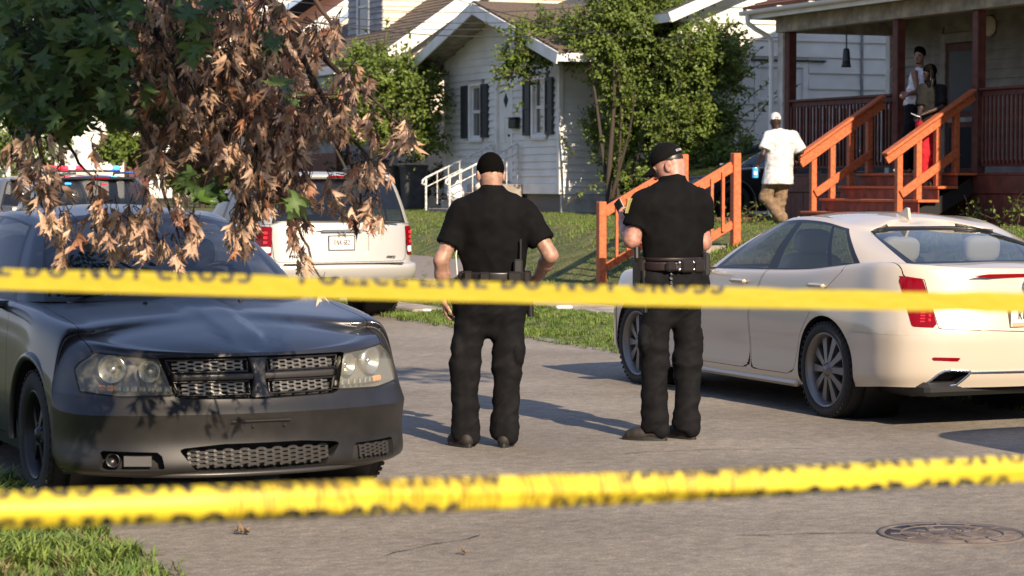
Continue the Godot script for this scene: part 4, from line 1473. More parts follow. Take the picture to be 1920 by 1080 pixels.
# ---- the silver maple whose low branch of dead leaves hangs in front of the dark car
func build_maple() -> void:
	var r := RandomNumberGenerator.new()
	r.seed = 99
	var base := rp(-0.9, 0.06, 8.6)
	var t := thing("maple_tree", "maple tree with a low branch of brown dead leaves hanging before the dark car", "tree", base)
	var trunk := MB.new()
	trunk.tube([Vector3(0, -0.1, 0), Vector3(0.02, 0.3, 0), Vector3(0.05, 1.5, 0.05), Vector3(0.0, 3.2, 0.1), Vector3(0.1, 5.5, 0.1)], [0.36, 0.29, 0.25, 0.21, 0.14], 14)
	obj("trunk", trunk, M.bark, t)
	# limbs: bearing and depth of their bends
	var limbs := [
		[[-640, -420, 12.8, 0.075], [-250, -330, 13.2, 0.06], [80, -140, 13.6, 0.045], [300, 60, 13.8, 0.03], [430, 260, 13.8, 0.016], [455, 420, 13.7, 0.006]],
		[[-640, -480, 12.8, 0.075], [-100, -420, 13.4, 0.05], [330, -190, 13.9, 0.036], [520, 20, 14.0, 0.024], [610, 190, 14.0, 0.012], [720, 330, 13.9, 0.005]],
		[[330, -190, 13.9, 0.036], [560, -60, 14.2, 0.018], [640, 70, 14.2, 0.007]],
		[[-250, -330, 13.2, 0.06], [-60, -120, 13.3, 0.03], [60, 120, 13.3, 0.016], [90, 400, 13.2, 0.005]],
		[[80, -140, 13.6, 0.045], [190, 60, 13.5, 0.02], [300, 320, 13.4, 0.01], [340, 460, 13.3, 0.004]],
		[[520, 20, 14.0, 0.024], [640, 140, 14.1, 0.01], [765, 245, 14.1, 0.004]],
		[[430, 260, 13.8, 0.014], [540, 390, 13.6, 0.008], [600, 520, 13.5, 0.004]],
		[[610, 190, 14.0, 0.012], [670, 330, 13.9, 0.006], [690, 420, 13.8, 0.004]],
		[[60, 120, 13.3, 0.012], [130, 270, 13.3, 0.008], [180, 350, 13.2, 0.004]],
		[[-640, -480, 12.8, 0.09], [-300, -800, 11.0, 0.07], [60, -1000, 9.5, 0.04], [300, -1100, 8.5, 0.02]],
	]
	for l in limbs:
		var path := []
		var rad := PackedFloat32Array()
		for i in l.size() - 1:
			for k in 5:
				var f := k / 5.0
				var p := PM(l[i][0], l[i][1], l[i][2]).lerp(PM(l[i + 1][0], l[i + 1][1], l[i + 1][2]), f)
				path.append(p - base + rand_dir(r) * 0.012)
				rad.append(lerpf(l[i][3], l[i + 1][3], f))
		var e: Array = l[l.size() - 1]
		path.append(PM(e[0], e[1], e[2]) - base)
		rad.append(e[3])
		var b := MB.new()
		b.tube(path, rad, 8)
		obj("branch", b, M.bark if l[0][3] > 0.05 else M.twig, t)
	# clusters of leaves: centre, half size, count, share that is green
	var dead := [
		[280, 45, 50, 60, 44], [300, 140, 40, 60, 36], [330, 60, 80, 70, 71], [420, 60, 70, 70, 80], [500, 60, 50, 60, 55], [350, 170, 80, 60, 77], [440, 170, 70, 70, 93], [530, 150, 50, 50, 55],
		[450, 270, 60, 60, 86], [530, 250, 55, 55, 71], [590, 230, 50, 45, 62], [370, 240, 50, 40, 31], [300, 250, 40, 35, 21], [480, 360, 45, 55, 68], [545, 340, 40, 55, 52], [455, 430, 26, 55, 34],
		[600, 85, 36, 26, 37], [630, 65, 16, 20, 11], [660, 165, 34, 30, 25], [640, 230, 40, 30, 29], [700, 245, 14, 26, 11], [690, 335, 42, 24, 29], [755, 262, 24, 26, 18], [625, 370, 18, 38, 11], [655, 395, 18, 34, 11], [695, 405, 26, 30, 20], [560, 440, 22, 40, 18], [568, 500, 12, 18, 6], [600, 560, 8, 18, 2],
		[80, 300, 40, 50, 29], [95, 390, 30, 55, 34], [60, 360, 25, 40, 13], [130, 440, 22, 36, 13], [115, 480, 14, 22, 6], [185, 370, 16, 30, 9], [190, 430, 28, 38, 18], [220, 450, 22, 45, 16], [245, 420, 20, 30, 11], [275, 395, 26, 40, 16], [262, 450, 16, 34, 9], [290, 470, 16, 26, 9], [325, 470, 24, 28, 13], [362, 445, 16, 34, 16], [300, 330, 22, 30, 9], [355, 300, 10, 14, 3], [285, 300, 18, 30, 12], [340, 390, 20, 20, 5],
		[25, 290, 24, 30, 11], [180, 280, 20, 24, 5], [245, 240, 40, 30, 13]]
	var green := [[60, 40, 90, 60, 70], [160, 60, 70, 70, 60], [40, 140, 60, 70, 60], [120, 160, 60, 70, 56], [210, 120, 45, 70, 40], [70, 220, 70, 26, 36], [130, 235, 40, 24, 14], [215, 200, 28, 40, 18], [365, 40, 26, 34, 16], [370, 90, 16, 24, 6], [235, 20, 26, 22, 10], [520, 95, 18, 18, 6], [540, 170, 14, 14, 3], [555, 385, 10, 16, 3], [360, 360, 36, 24, 8], [410, 20, 20, 14, 5], [300, 190, 30, 30, 6]]
	var dm := []
	for k in 6:
		dm.append(dead_leaf(k, [0.30, 0.22, 0.38, 0.26, 0.18, 0.34][k], [0.3, -0.3, 0.15, 0.5, 0.0, -0.15][k]))
	var gm := []
	for k in 4:
		gm.append(maple_leaf(20 + k, 0.9, 0.7 + 0.2 * k, 0.06))
	var twigs := MB.new()
	var list := []
	for c in dead:
		var hub := PM(c[0], c[1] - c[3] * 0.9, 13.75 + r.randf_range(-0.3, 0.3))
		for k in c[4]:
			var a := r.randf() * TAU
			var q := sqrt(r.randf())
			var d := 13.75 + r.randf_range(-0.55, 0.55) - (0.5 if c[0] < 400 and c[1] > 260 else 0.0)
			var pos := PM(c[0] + cos(a) * q * c[2], c[1] + sin(a) * q * c[3] - 14, d)
			list.append([0, pos, hub])
	for c in green:
		var hub := PM(c[0], c[1] - c[3] * 0.9, 13.4)
		for k in c[4]:
			var a := r.randf() * TAU
			var q := sqrt(r.randf())
			list.append([1, PM(c[0] + cos(a) * q * c[2], c[1] + sin(a) * q * c[3] - 16, 13.4 + r.randf_range(-0.5, 0.45)), hub])
	var inner_x := []
	var inner_c := []
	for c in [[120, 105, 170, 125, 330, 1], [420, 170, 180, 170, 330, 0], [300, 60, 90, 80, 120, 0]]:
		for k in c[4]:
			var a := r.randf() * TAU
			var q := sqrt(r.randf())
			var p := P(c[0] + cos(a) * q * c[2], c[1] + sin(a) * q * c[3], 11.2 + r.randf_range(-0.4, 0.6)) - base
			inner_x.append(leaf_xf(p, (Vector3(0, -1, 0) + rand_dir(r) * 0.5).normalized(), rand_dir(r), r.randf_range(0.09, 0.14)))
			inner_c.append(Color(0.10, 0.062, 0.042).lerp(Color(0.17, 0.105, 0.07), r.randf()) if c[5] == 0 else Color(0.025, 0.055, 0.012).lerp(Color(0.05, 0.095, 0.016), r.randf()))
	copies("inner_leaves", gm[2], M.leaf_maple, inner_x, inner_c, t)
	# the 300 nearest become leaves of their own, the rest one mass
	list.sort_custom(func(a, b): return a[1].z > b[1].z)
	var rest := [[], [], [], []]
	var singles := 0
	for i in list.size():
		var e: Array = list[i]
		var pos: Vector3 = e[1] - base
		var hub: Vector3 = e[2] - base
		var top := pos + Vector3(r.randf_range(-0.02, 0.02), r.randf_range(0.02, 0.06), r.randf_range(-0.02, 0.02))
		if r.randf() < 0.5:
			twigs.tube([hub.lerp(top, 0.25) + Vector3(0, 0.02, 0), top], 0.0028, 3, false)
		twigs.tube([top, pos], 0.0016, 3, false)
		var xf: Transform3D
		var c: Color
		if e[0] == 0:
			var al := (Vector3(0, -1, 0) + rand_dir(r) * 0.30).normalized()
			xf = leaf_xf(pos, al, rand_dir(r), r.randf_range(0.06, 0.108))
			var k := r.randf()
			c = Color(0.36, 0.215, 0.145).lerp(Color(0.58, 0.40, 0.285), r.randf())
			if k < 0.12:
				c = Color(0.33, 0.15, 0.085)
			elif k < 0.30:
				c = Color(0.14, 0.085, 0.06)
		else:
			var al := (Vector3(0, -0.8, 0) + rand_dir(r) * 0.6).normalized()
			xf = leaf_xf(pos, al, Vector3(0.2, 0.6, 0.6) + rand_dir(r) * 0.5, r.randf_range(0.08, 0.125))
			c = Color(0.035, 0.075, 0.014).lerp(Color(0.07, 0.13, 0.02), r.randf())
		if singles < 300 and i % 2 == 0:
			singles += 1
			var key := "leaf_own_%d_%d" % [e[0], int(c.r * 40)]
			if not M.has(key):
				var lm := mat(key, c, 0.6)
				lm.cull_mode = BaseMaterial3D.CULL_DISABLED
				lm.backlight_enabled = true
				lm.backlight = Color(0.5, 0.5, 0.3)
			var o := obj("leaf", dm[i % 6] if e[0] == 0 else gm[i % 4], M[key], t)
			o.transform = xf
		else:
			rest[e[0] * 2].append(xf)
			rest[e[0] * 2 + 1].append(c)
	kind(obj("twigs", twigs, M.twig, t), "stuff")
	for v in 3:
		var sub_x := []
		var sub_c := []
		for i in range(v, rest[0].size(), 3):
			sub_x.append(rest[0][i])
			sub_c.append(rest[1][i])
		copies("dead_leaves", dm[v * 2 + 1], M.leaf_dead, sub_x, sub_c, t)
	copies("green_leaves", gm[1], M.leaf_maple, rest[2], rest[3], t)
	# the crown above, out of the picture: it shades the top left and dapples the car
	var xfs := []
	var cols := []
	for c in [[-1.5, 4.5, -11.4, 1.5, 1.0, 1.8, 700], [-2.8, 5.0, -13.0, 2.0, 1.4, 2.0, 900], [0.35, 4.35, -5.9, 1.05, 0.6, 1.0, 420], [-0.9, 4.6, -8.0, 1.2, 0.8, 1.5, 300], [3.3, 5.6, -10.0, 0.7, 0.4, 0.5, 110], [-1.0, 4.0, -6.9, 0.85, 0.55, 0.9, 650]]:
		for k in c[6]:
			var d := rand_dir(r) * pow(r.randf(), 0.4)
			var p := Vector3(c[0] + d.x * c[3], c[1] + d.y * c[4], c[2] + d.z * c[5])
			xfs.append(leaf_xf(p - base, (Vector3(0, -0.7, 0) + rand_dir(r)).normalized(), Vector3.UP + rand_dir(r) * 0.7, r.randf_range(0.12, 0.18)))
			cols.append(Color(0.035, 0.075, 0.014).lerp(Color(0.07, 0.13, 0.02), r.randf()))
	copies("crown_leaves", gm[0], M.leaf_maple, xfs, cols, t)

func tuft(sd: int, blades: int, spread: float, lean: float) -> ArrayMesh:
	var r := RandomNumberGenerator.new()
	r.seed = sd
	var m := MB.new()
	for b in blades:
		var a := r.randf() * TAU
		var d := Vector3(cos(a), 0, sin(a))
		var side := Vector3(-d.z, 0, d.x)
		var p0 := Vector3(r.randf_range(-1, 1), 0, r.randf_range(-1, 1)) * spread
		var h := r.randf_range(0.55, 1.0)
		var w := r.randf_range(0.035, 0.06)
		var l := lean * r.randf_range(0.4, 1.4)
		var p1 := p0 + Vector3(0, h * 0.55, 0) + d * l * 0.25
		var p2 := p0 + Vector3(0, h * (1.0 - 0.25 * l), 0) + d * l
		var nn := (Vector3(0, 0.6, 0) + d * -0.6).normalized()
		var i := m.vert(p0 - side * w, nn)
		m.vert(p0 + side * w, nn)
		m.vert(p1 - side * w * 0.8, nn)
		m.vert(p1 + side * w * 0.8, nn)
		m.vert(p2, nn)
		m.face(i, i + 1, i + 3)
		m.face(i, i + 3, i + 2)
		m.face(i + 2, i + 3, i + 4)
	return m.mesh()

func build_grass() -> void:
	var r := RandomNumberGenerator.new()
	r.seed = 4242
	var patch := FastNoiseLite.new()
	patch.seed = 17
	patch.frequency = 0.22
	patch.fractal_octaves = 3
	# t0, t1, s0, s1, tufts per square metre, height low, height high, share of straw
	for z in [["near_grass", -0.8, 2.55, 8.3, 12.5, 750, 0.07, 0.16, 0.10], ["strip_grass", 9.42, 11.42, 15.5, 36, 330, 0.045, 0.095, 0.05], ["strip_grass", 9.5, 11.5, 9.5, 15.5, 260, 0.05, 0.10, 0.06], ["bank_grass", 12.28, 15.0, 24, 46, 200, 0.035, 0.075, 0.26], ["lawn_grass", 15.0, 19.4, 26, 50, 110, 0.035, 0.08, 0.2], ["lawn_grass", 13.0, 19.3, 17.5, 26, 110, 0.05, 0.11, 0.12]]:
		var xfs := []
		var cols := []
		var count := int((z[2] - z[1]) * (z[4] - z[3]) * z[5])
		for i in count:
			var t := r.randf_range(z[1], z[2])
			var s := r.randf_range(z[3], z[4])
			var k := patch.get_noise_2d(t * 3.0, s * 3.0)
			var edge := 1.0
			if z[0] == "near_grass":
				edge = smoothstep(2.58, 2.25, t + 0.20 * patch.get_noise_2d(s * 9.0, 3.0))
				if r.randf() > edge * 1.3:
					continue
			if t > 12.5 and k < -0.22 and r.randf() < 0.6:
				continue
			if t > 12.6 and t < 14.1 and s > 25.9 and s < 27.15:
				continue
			if s > 31.6 and s < 36.5 and t < 13.1 and t > 12.2 and r.randf() < 0.85:
				continue
			if t > 9.9 and t < 10.5 and s > 26.4 and s < 29.9:
				continue
			var p := rp(t, gh(t, s) - 0.005, s)
			var h := r.randf_range(z[6], z[7]) * (0.8 + 0.5 * k) * lerpf(0.6, 1.0, edge)
			xfs.append(Transform3D(Basis(Vector3.UP, r.randf() * TAU).scaled(Vector3(h * 1.1, h, h * 1.1)), p))
			var c := Color(0.070, 0.130, 0.022).lerp(Color(0.185, 0.245, 0.045), clampf(r.randf() * 0.8 + k * 0.5, 0, 1))
			if r.randf() < z[8] * (1.0 - 2.2 * k):
				c = Color(0.26, 0.21, 0.10).lerp(Color(0.19, 0.17, 0.07), r.randf())
			cols.append(c)
		copies(z[0], tuft(int(z[5]), 7, 0.35 if z[0] != "near_grass" else 0.30, 0.55), M.grass_blade, xfs, cols)

# ------------------------------------------------------------------ vehicle bodies: spline shells that are cut into panels
class Soup:
	var v := PackedVector3Array()
	var n := PackedVector3Array()

	func put(a: Vector3, b: Vector3, c: Vector3, na: Vector3, nb: Vector3, nc: Vector3) -> void:
		v.append(a)
		v.append(b)
		v.append(c)
		n.append(na)
		n.append(nb)
		n.append(nc)

	func mesh() -> ArrayMesh:
		var m := MB.new()
		for i in range(0, v.size(), 3):
			m.tri_n(v[i], v[i + 1], v[i + 2], n[i], n[i + 1], n[i + 2])
		return m.mesh()

	func shifted(d: Vector3, along_normal := 0.0) -> Soup:
		var s := Soup.new()
		s.n = n
		for i in v.size():
			s.v.append(v[i] + d + n[i] * along_normal)
		return s

	func join(o: Soup) -> Soup:
		v.append_array(o.v)
		n.append_array(o.n)
		return self

class Cut:
	var inside := Soup.new()
	var outside := Soup.new()
	var rim := PackedVector3Array()      # pairs of points along the cut
	var rim_n := PackedVector3Array()

func poly_dist(p: Vector2, poly: PackedVector2Array) -> float:
	var n := poly.size()
	var d := 1e9
	var s := 1.0
	var j := n - 1
	for i in n:
		var e := poly[j] - poly[i]
		var w := p - poly[i]
		var b := w - e * clampf(w.dot(e) / e.dot(e), 0.0, 1.0)
		d = minf(d, b.length_squared())
		var c1 := p.y >= poly[i].y
		var c2 := p.y < poly[j].y
		var c3 := e.x * w.y > e.y * w.x
		if (c1 and c2 and c3) or (not c1 and not c2 and not c3):
			s = -s
		j = i
	return s * sqrt(d)

# frames for looking at a body: "side+", "side-", "front", "rear", "top" or an angle from the nose
func look(axis: Vector3) -> Basis:
	var w := axis.normalized()
	var u := Vector3.UP.cross(w).normalized() if absf(w.y) < 0.9 else Vector3(0, 0, 1)
	return Basis(u, w.cross(u), w)

func cut(s: Soup, fr: Basis, poly: PackedVector2Array, r: float, facing := 0.15, wmin := -1e9) -> Cut:
	var out := Cut.new()
	var lo := Vector2(1e9, 1e9)
	var hi := -lo
	for p in poly:
		lo = lo.min(p)
		hi = hi.max(p)
	lo -= Vector2(r, r)
	hi += Vector2(r, r)
	var u := fr.x
	var vv := fr.y
	var w := fr.z
	var iv := PackedVector3Array()
	var inn := PackedVector3Array()
	var ov := PackedVector3Array()
	var on := PackedVector3Array()
	for i in range(0, s.v.size(), 3):
		var a := s.v[i]
		var b := s.v[i + 1]
		var c := s.v[i + 2]
		var far := (s.n[i] + s.n[i + 1] + s.n[i + 2]).dot(w) < facing * 3.0 or a.dot(w) < wmin
		var pa := Vector2(a.dot(u), a.dot(vv))
		var pb := Vector2(b.dot(u), b.dot(vv))
		var pc := Vector2(c.dot(u), c.dot(vv))
		if not far:
			far = maxf(pa.x, maxf(pb.x, pc.x)) < lo.x or minf(pa.x, minf(pb.x, pc.x)) > hi.x or maxf(pa.y, maxf(pb.y, pc.y)) < lo.y or minf(pa.y, minf(pb.y, pc.y)) > hi.y
		if far:
			ov.append(a)
			ov.append(b)
			ov.append(c)
			on.append(s.n[i])
			on.append(s.n[i + 1])
			on.append(s.n[i + 2])
			continue
		var d := [poly_dist(pa, poly) - r, poly_dist(pb, poly) - r, poly_dist(pc, poly) - r]
		var neg := int(d[0] < 0) + int(d[1] < 0) + int(d[2] < 0)
		if neg == 0 or neg == 3:
			for k in 3:
				if neg:
					iv.append(s.v[i + k])
					inn.append(s.n[i + k])
				else:
					ov.append(s.v[i + k])
					on.append(s.n[i + k])
			continue
		# the lone corner and the other two
		var k0 := 0
		for k in 3:
			if (d[k] < 0) == (neg == 1):
				k0 = k
		var k1 := (k0 + 1) % 3
		var k2 := (k0 + 2) % 3
		var p0 := s.v[i + k0]
		var p1 := s.v[i + k1]
		var p2 := s.v[i + k2]
		var n0 := s.n[i + k0]
		var n1 := s.n[i + k1]
		var n2 := s.n[i + k2]
		var f1: float = d[k0] / (d[k0] - d[k1])
		var f2: float = d[k0] / (d[k0] - d[k2])
		var q1 := p0.lerp(p1, f1)
		var q2 := p0.lerp(p2, f2)
		var m1 := n0.lerp(n1, f1).normalized()
		var m2 := n0.lerp(n2, f2).normalized()
		var lone_v := [p0, q1, q2]
		var lone_n := [n0, m1, m2]
		var two_v := [q1, p1, p2, q1, p2, q2]
		var two_n := [m1, n1, n2, m1, n2, m2]
		if neg == 1:
			for k in 3:
				iv.append(lone_v[k])
				inn.append(lone_n[k])
			for k in 6:
				ov.append(two_v[k])
				on.append(two_n[k])
		else:
			for k in 3:
				ov.append(lone_v[k])
				on.append(lone_n[k])
			for k in 6:
				iv.append(two_v[k])
				inn.append(two_n[k])
		out.rim.append(q1)
		out.rim.append(q2)
		out.rim_n.append(m1)
		out.rim_n.append(m2)
	out.inside.v = iv
	out.inside.n = inn
	out.outside.v = ov
	out.outside.n = on
	return out

# walls from the rim of a cut inwards
func rim_walls(c: Cut, d: Vector3) -> Soup:
	var s := Soup.new()
	for i in range(0, c.rim.size(), 2):
		var a := c.rim[i]
		var b := c.rim[i + 1]
		var nn := (b - a).cross(d)
		if nn.length() < 1e-9:
			continue
		nn = nn.normalized()
		s.put(a, b, b + d, nn, nn, nn)
		s.put(a, b + d, a + d, nn, nn, nn)
	return s

func cr(a: Vector3, b: Vector3, c: Vector3, d: Vector3, t: float) -> Vector3:
	return 0.5 * (2.0 * b + (c - a) * t + (2.0 * a - 5.0 * b + 4.0 * c - d) * t * t + (3.0 * b - a - 3.0 * c + d) * t * t * t)

func cr_at(line: Array, t: float, mirror_a := false, mirror_b := false) -> Vector3:
	var n := line.size()
	var i := clampi(int(floor(t)), 0, n - 2)
	var f := t - i
	var a: Vector3 = line[i - 1] if i > 0 else (line[1] * Vector3(1, 1, -1) if mirror_a else line[0] * 2.0 - line[1])
	var d: Vector3 = line[i + 2] if i + 2 < n else (line[n - 2] * Vector3(1, 1, -1) if mirror_b else line[n - 1] * 2.0 - line[n - 2])
	return cr(a, line[i], line[i + 1], d, f)

# dense points of a control grid between two parameter lists; rows may be split at creases
func dense(ctrl: Array, rp_: PackedFloat32Array, cp: PackedFloat32Array, mirror_rows_end: bool) -> Array:
	var nc: int = ctrl[0].size()
	var out := []
	for r in rp_:
		var line := []
		for j in nc:
			var col := []
			for i in ctrl.size():
				col.append(ctrl[i][j])
			line.append(cr_at(col, r, false, mirror_rows_end))
		var row := PackedVector3Array()
		for c in cp:
			row.append(cr_at(line, c, true, true))
		out.append(row)
	return out

func grid_normals(p: Array, outward_from: Vector3) -> Array:
	var out := []
	var h := p.size()
	var w: int = p[0].size()
	for i in h:
		var row := PackedVector3Array()
		for j in w:
			var du: Vector3 = p[i][mini(j + 1, w - 1)] - p[i][maxi(j - 1, 0)]
			var dv: Vector3 = p[mini(i + 1, h - 1)][j] - p[maxi(i - 1, 0)][j]
			if j == 0 or j == w - 1:
				du = Vector3(0, 0, 1) * (1.0 if j == 0 else -1.0)
			var nn := du.cross(dv)
			if nn.length() < 1e-10:
				nn = p[i][j] - outward_from
			nn = nn.normalized()
			if nn.dot(p[i][j] - outward_from) < 0:
				nn = -nn
			row.append(nn)
		out.append(row)
	return out

func put_quad(s: Soup, p: Array, nn: Array, i: int, j: int) -> void:
	for m in [1.0, -1.0]:
		var k := Vector3(1, 1, m)
		s.put(p[i][j] * k, p[i][j + 1] * k, p[i + 1][j + 1] * k, nn[i][j] * k, nn[i][j + 1] * k, nn[i + 1][j + 1] * k)
		s.put(p[i][j] * k, p[i + 1][j + 1] * k, p[i + 1][j] * k, nn[i][j] * k, nn[i + 1][j + 1] * k, nn[i + 1][j] * k)

func seq(a: float, b: float, n: int) -> PackedFloat32Array:
	var out := PackedFloat32Array()
	for i in n + 1:
		out.append(lerpf(a, b, float(i) / n))
	return out

func cat(lists: Array) -> PackedFloat32Array:
	var out := PackedFloat32Array()
	for l in lists:
		for x in l:
			if out.size() == 0 or x > out[out.size() - 1] + 1e-5:
				out.append(x)
	return out

const WF := [1.0, 1.0, 1.0, 1.0, 0.9, 0.6, 0.32, 0.1, 0.0, 0.0, 0.0, 0.0, 0.0, 0.0, 0.0, 0.0]
const WR := [0.0, 0.0, 0.0, 0.0, 0.0, 0.0, 0.0, 0.0, 0.0, 0.1, 0.32, 0.6, 0.9, 1.0, 1.0, 1.0]

# the lower body: a spec with nose, tail, axles, half width, rows and the line along the middle of its top
func body_shell(q: Dictionary) -> Soup:
	var fz := [0.0, 0.35, 0.68, 0.90, 0.985]
	var fs: Array = q.front_sweep
	var rz := [0.985, 0.86, 0.5, 0.0]
	var rs: Array = q.rear_sweep
	var sx := [q.fa + 0.36, q.fa, q.fa - 0.42, (q.fa + q.ra) * 0.5, q.ra + 0.42, q.ra, q.ra - 0.36]
	var ctrl := []
	for r in q.rows:
		var line := []
		for j in 16:
			var y: float = r.ys + (r.yf - r.ys) * WF[j] + (r.yr - r.ys) * WR[j]
			if r.has("y"):
				y = r.y[j]
			var wid: float = q.W * (r.ws + (r.wf - r.ws) * WF[j] + (r.wr - r.ws) * WR[j])
			if j < 5:
				line.append(Vector3(q.nose - r.fo - fs[j], y, fz[j] * wid))
			elif j < 12:
				line.append(Vector3(sx[j - 5], y, wid * q.side_in[j - 5]))
			else:
				line.append(Vector3(q.tail + r.ro + rs[j - 12], y, rz[j - 12] * wid))
		ctrl.append(line)
	var top: Array = ctrl[ctrl.size() - 1]
	for f in [0.2, 0.55, 1.0]:
		var line := []
		for j in 16:
			var c := Vector3(q.cx[j], q.cy[j], 0)
			var p: Vector3 = top[j].lerp(c, f)
			p.y = lerpf(top[j].y, c.y, 1.0 - pow(1.0 - f, 1.8))
			line.append(p)
		ctrl.append(line)
	var cp := cat([seq(0, 5, 50), seq(5, 7, 24), seq(7, 9, 16), seq(9, 11, 24), seq(11, 15, 40)])
	var s := Soup.new()
	var n := ctrl.size()
	var marks := [0]
	marks.append_array(q.creases)
	marks.append(n - 1)
	for k in marks.size() - 1:
		var a: int = marks[k]
		var b: int = marks[k + 1]
		var part := ctrl.slice(a, b + 1)
		var rp_ := seq(0, b - a, (b - a) * 8)
		var p := dense(part, rp_, cp, b == n - 1)
		var nn := grid_normals(p, Vector3((q.nose + q.tail) * 0.5, 0.45, 0))
		if b == n - 1:
			for j in nn[0].size():
				for i in nn.size():
					if i > (n - 4 - a) * 8 and nn[i][j].y < 0:
						nn[i][j] = -nn[i][j]
				var e: Vector3 = nn[nn.size() - 1][j]
				nn[nn.size() - 1][j] = Vector3(e.x, e.y, 0).normalized()
		for i in p.size() - 1:
			for j in p[0].size() - 1:
				put_quad(s, p, nn, i, j)
	return s

# the cabin: 11 base points, 11 roof-edge points, a line along the roof; areas are [c0, c1, r0, r1, which]
func cabin_shell(base: Array, top: Array, roof_c: Array, bulge: float, areas: Array, cols: PackedFloat32Array, rows_: PackedFloat32Array) -> Dictionary:
	var ctrl := []
	var mid := []
	for j in base.size():
		var m: Vector3 = base[j].lerp(top[j], 0.5)
		var o := Vector3(m.x - base[5].x, 0, m.z * 2.2)
		if j < 2:
			o = Vector3(1, 0.3, 0)
		elif j > base.size() - 3:
			o = Vector3(-1, 0.3, 0)
		mid.append(m + o.normalized() * bulge)
	ctrl.append(base)
	ctrl.append(mid)
	ctrl.append(top)
	for f in [0.22, 0.6, 1.0]:
		var line := []
		for j in base.size():
			var p: Vector3 = top[j].lerp(roof_c[j], f)
			p.y = lerpf(top[j].y, roof_c[j].y, 1.0 - pow(1.0 - f, 2.0))
			line.append(p)
		ctrl.append(line)
	var p := dense(ctrl, rows_, cols, true)
	var nn := grid_normals(p, Vector3(base[5].x, 0.7, 0))
	for j in nn[0].size():
		var e: Vector3 = nn[nn.size() - 1][j]
		nn[nn.size() - 1][j] = Vector3(e.x, absf(e.y), 0).normalized()
	var out := {}
	for i in p.size() - 1:
		var r := (rows_[i] + rows_[i + 1]) * 0.5
		for j in p[0].size() - 1:
			var c := (cols[j] + cols[j + 1]) * 0.5
			var which := "roof"
			for a in areas:
				if c > a[0] and c < a[1] and r > a[2] and r < a[3]:
					which = a[4]
			if not out.has(which):
				out[which] = Soup.new()
			put_quad(out[which], p, nn, i, j)
	return out

# a panel cut free with a thin dark gap round it
func panel(car: Node3D, body: Soup, fr: Basis, poly: PackedVector2Array, r: float, called: String, m: Material, facing := 0.15, gap := 0.004) -> Soup:
	var c := cut(body, fr, poly, r - gap * 0.5, facing)
	var d := cut(c.outside, fr, poly, r + gap * 0.5, facing)
	obj(called, c.inside.mesh(), m, car)
	if d.inside.v.size() > 0:
		obj("panel_gap", d.inside.shifted(Vector3.ZERO, -0.006).mesh(), M.dark_seam, car)
	return d.outside

func v2(a: Array) -> PackedVector2Array:
	var out := PackedVector2Array()
	for p in a:
		out.append(Vector2(p[0], p[1]))
	return out

# points given as (x, y, z) seen in a frame
func seen(fr: Basis, pts: Array) -> PackedVector2Array:
	var out := PackedVector2Array()
	for p in pts:
		var q := Vector3(p[0], p[1], p[2])
		out.append(Vector2(q.dot(fr.x), q.dot(fr.y)))
	return out

func flip_z(pts: Array) -> Array:
	var out := []
	for p in pts:
		out.append([p[0], p[1], -p[2]])
	out.reverse()
	return out

func round_poly(cx: float, cy: float, r: float, n := 40) -> PackedVector2Array:
	var out := PackedVector2Array()
	for k in n:
		out.append(Vector2(cx + cos(TAU * k / n) * r, cy + sin(TAU * k / n) * r))
	return out

# surface point of a soup nearest to an axis through (a, b): used to seat badges and handles
func seat(s: Soup, fr: Basis, a: Vector2) -> Array:
	var best := -1e9
	var at := Vector3.ZERO
	var nn := fr.z
	for i in range(0, s.v.size(), 3):
		var p := s.v[i]
		var pa := Vector2(p.dot(fr.x), p.dot(fr.y)) - a
		if pa.length_squared() > 0.04 or s.n[i].dot(fr.z) < 0.05:
			continue
		var q := s.v[i + 1]
		var r := s.v[i + 2]
		var pb := Vector2(q.dot(fr.x), q.dot(fr.y)) - a
		var pc := Vector2(r.dot(fr.x), r.dot(fr.y)) - a
		var det := (pb - pa).cross(pc - pa)
		if absf(det) < 1e-12:
			continue
		var w1 := (-pa).cross(pc - pa) / det
		var w2 := (pb - pa).cross(-pa) / det
		if w1 < -1e-4 or w2 < -1e-4 or w1 + w2 > 1.0001:
			continue
		var h := p + (q - p) * w1 + (r - p) * w2
		if h.dot(fr.z) > best:
			best = h.dot(fr.z)
			at = h
			nn = (s.n[i] + s.n[i + 1] + s.n[i + 2]).normalized()
	return [at, nn]

func wheel_axis(side: float) -> Basis:
	# lathe height runs outwards along z
	return Basis(Vector3(1, 0, 0), Vector3(0, 0, side), Vector3(0, -side, 0))

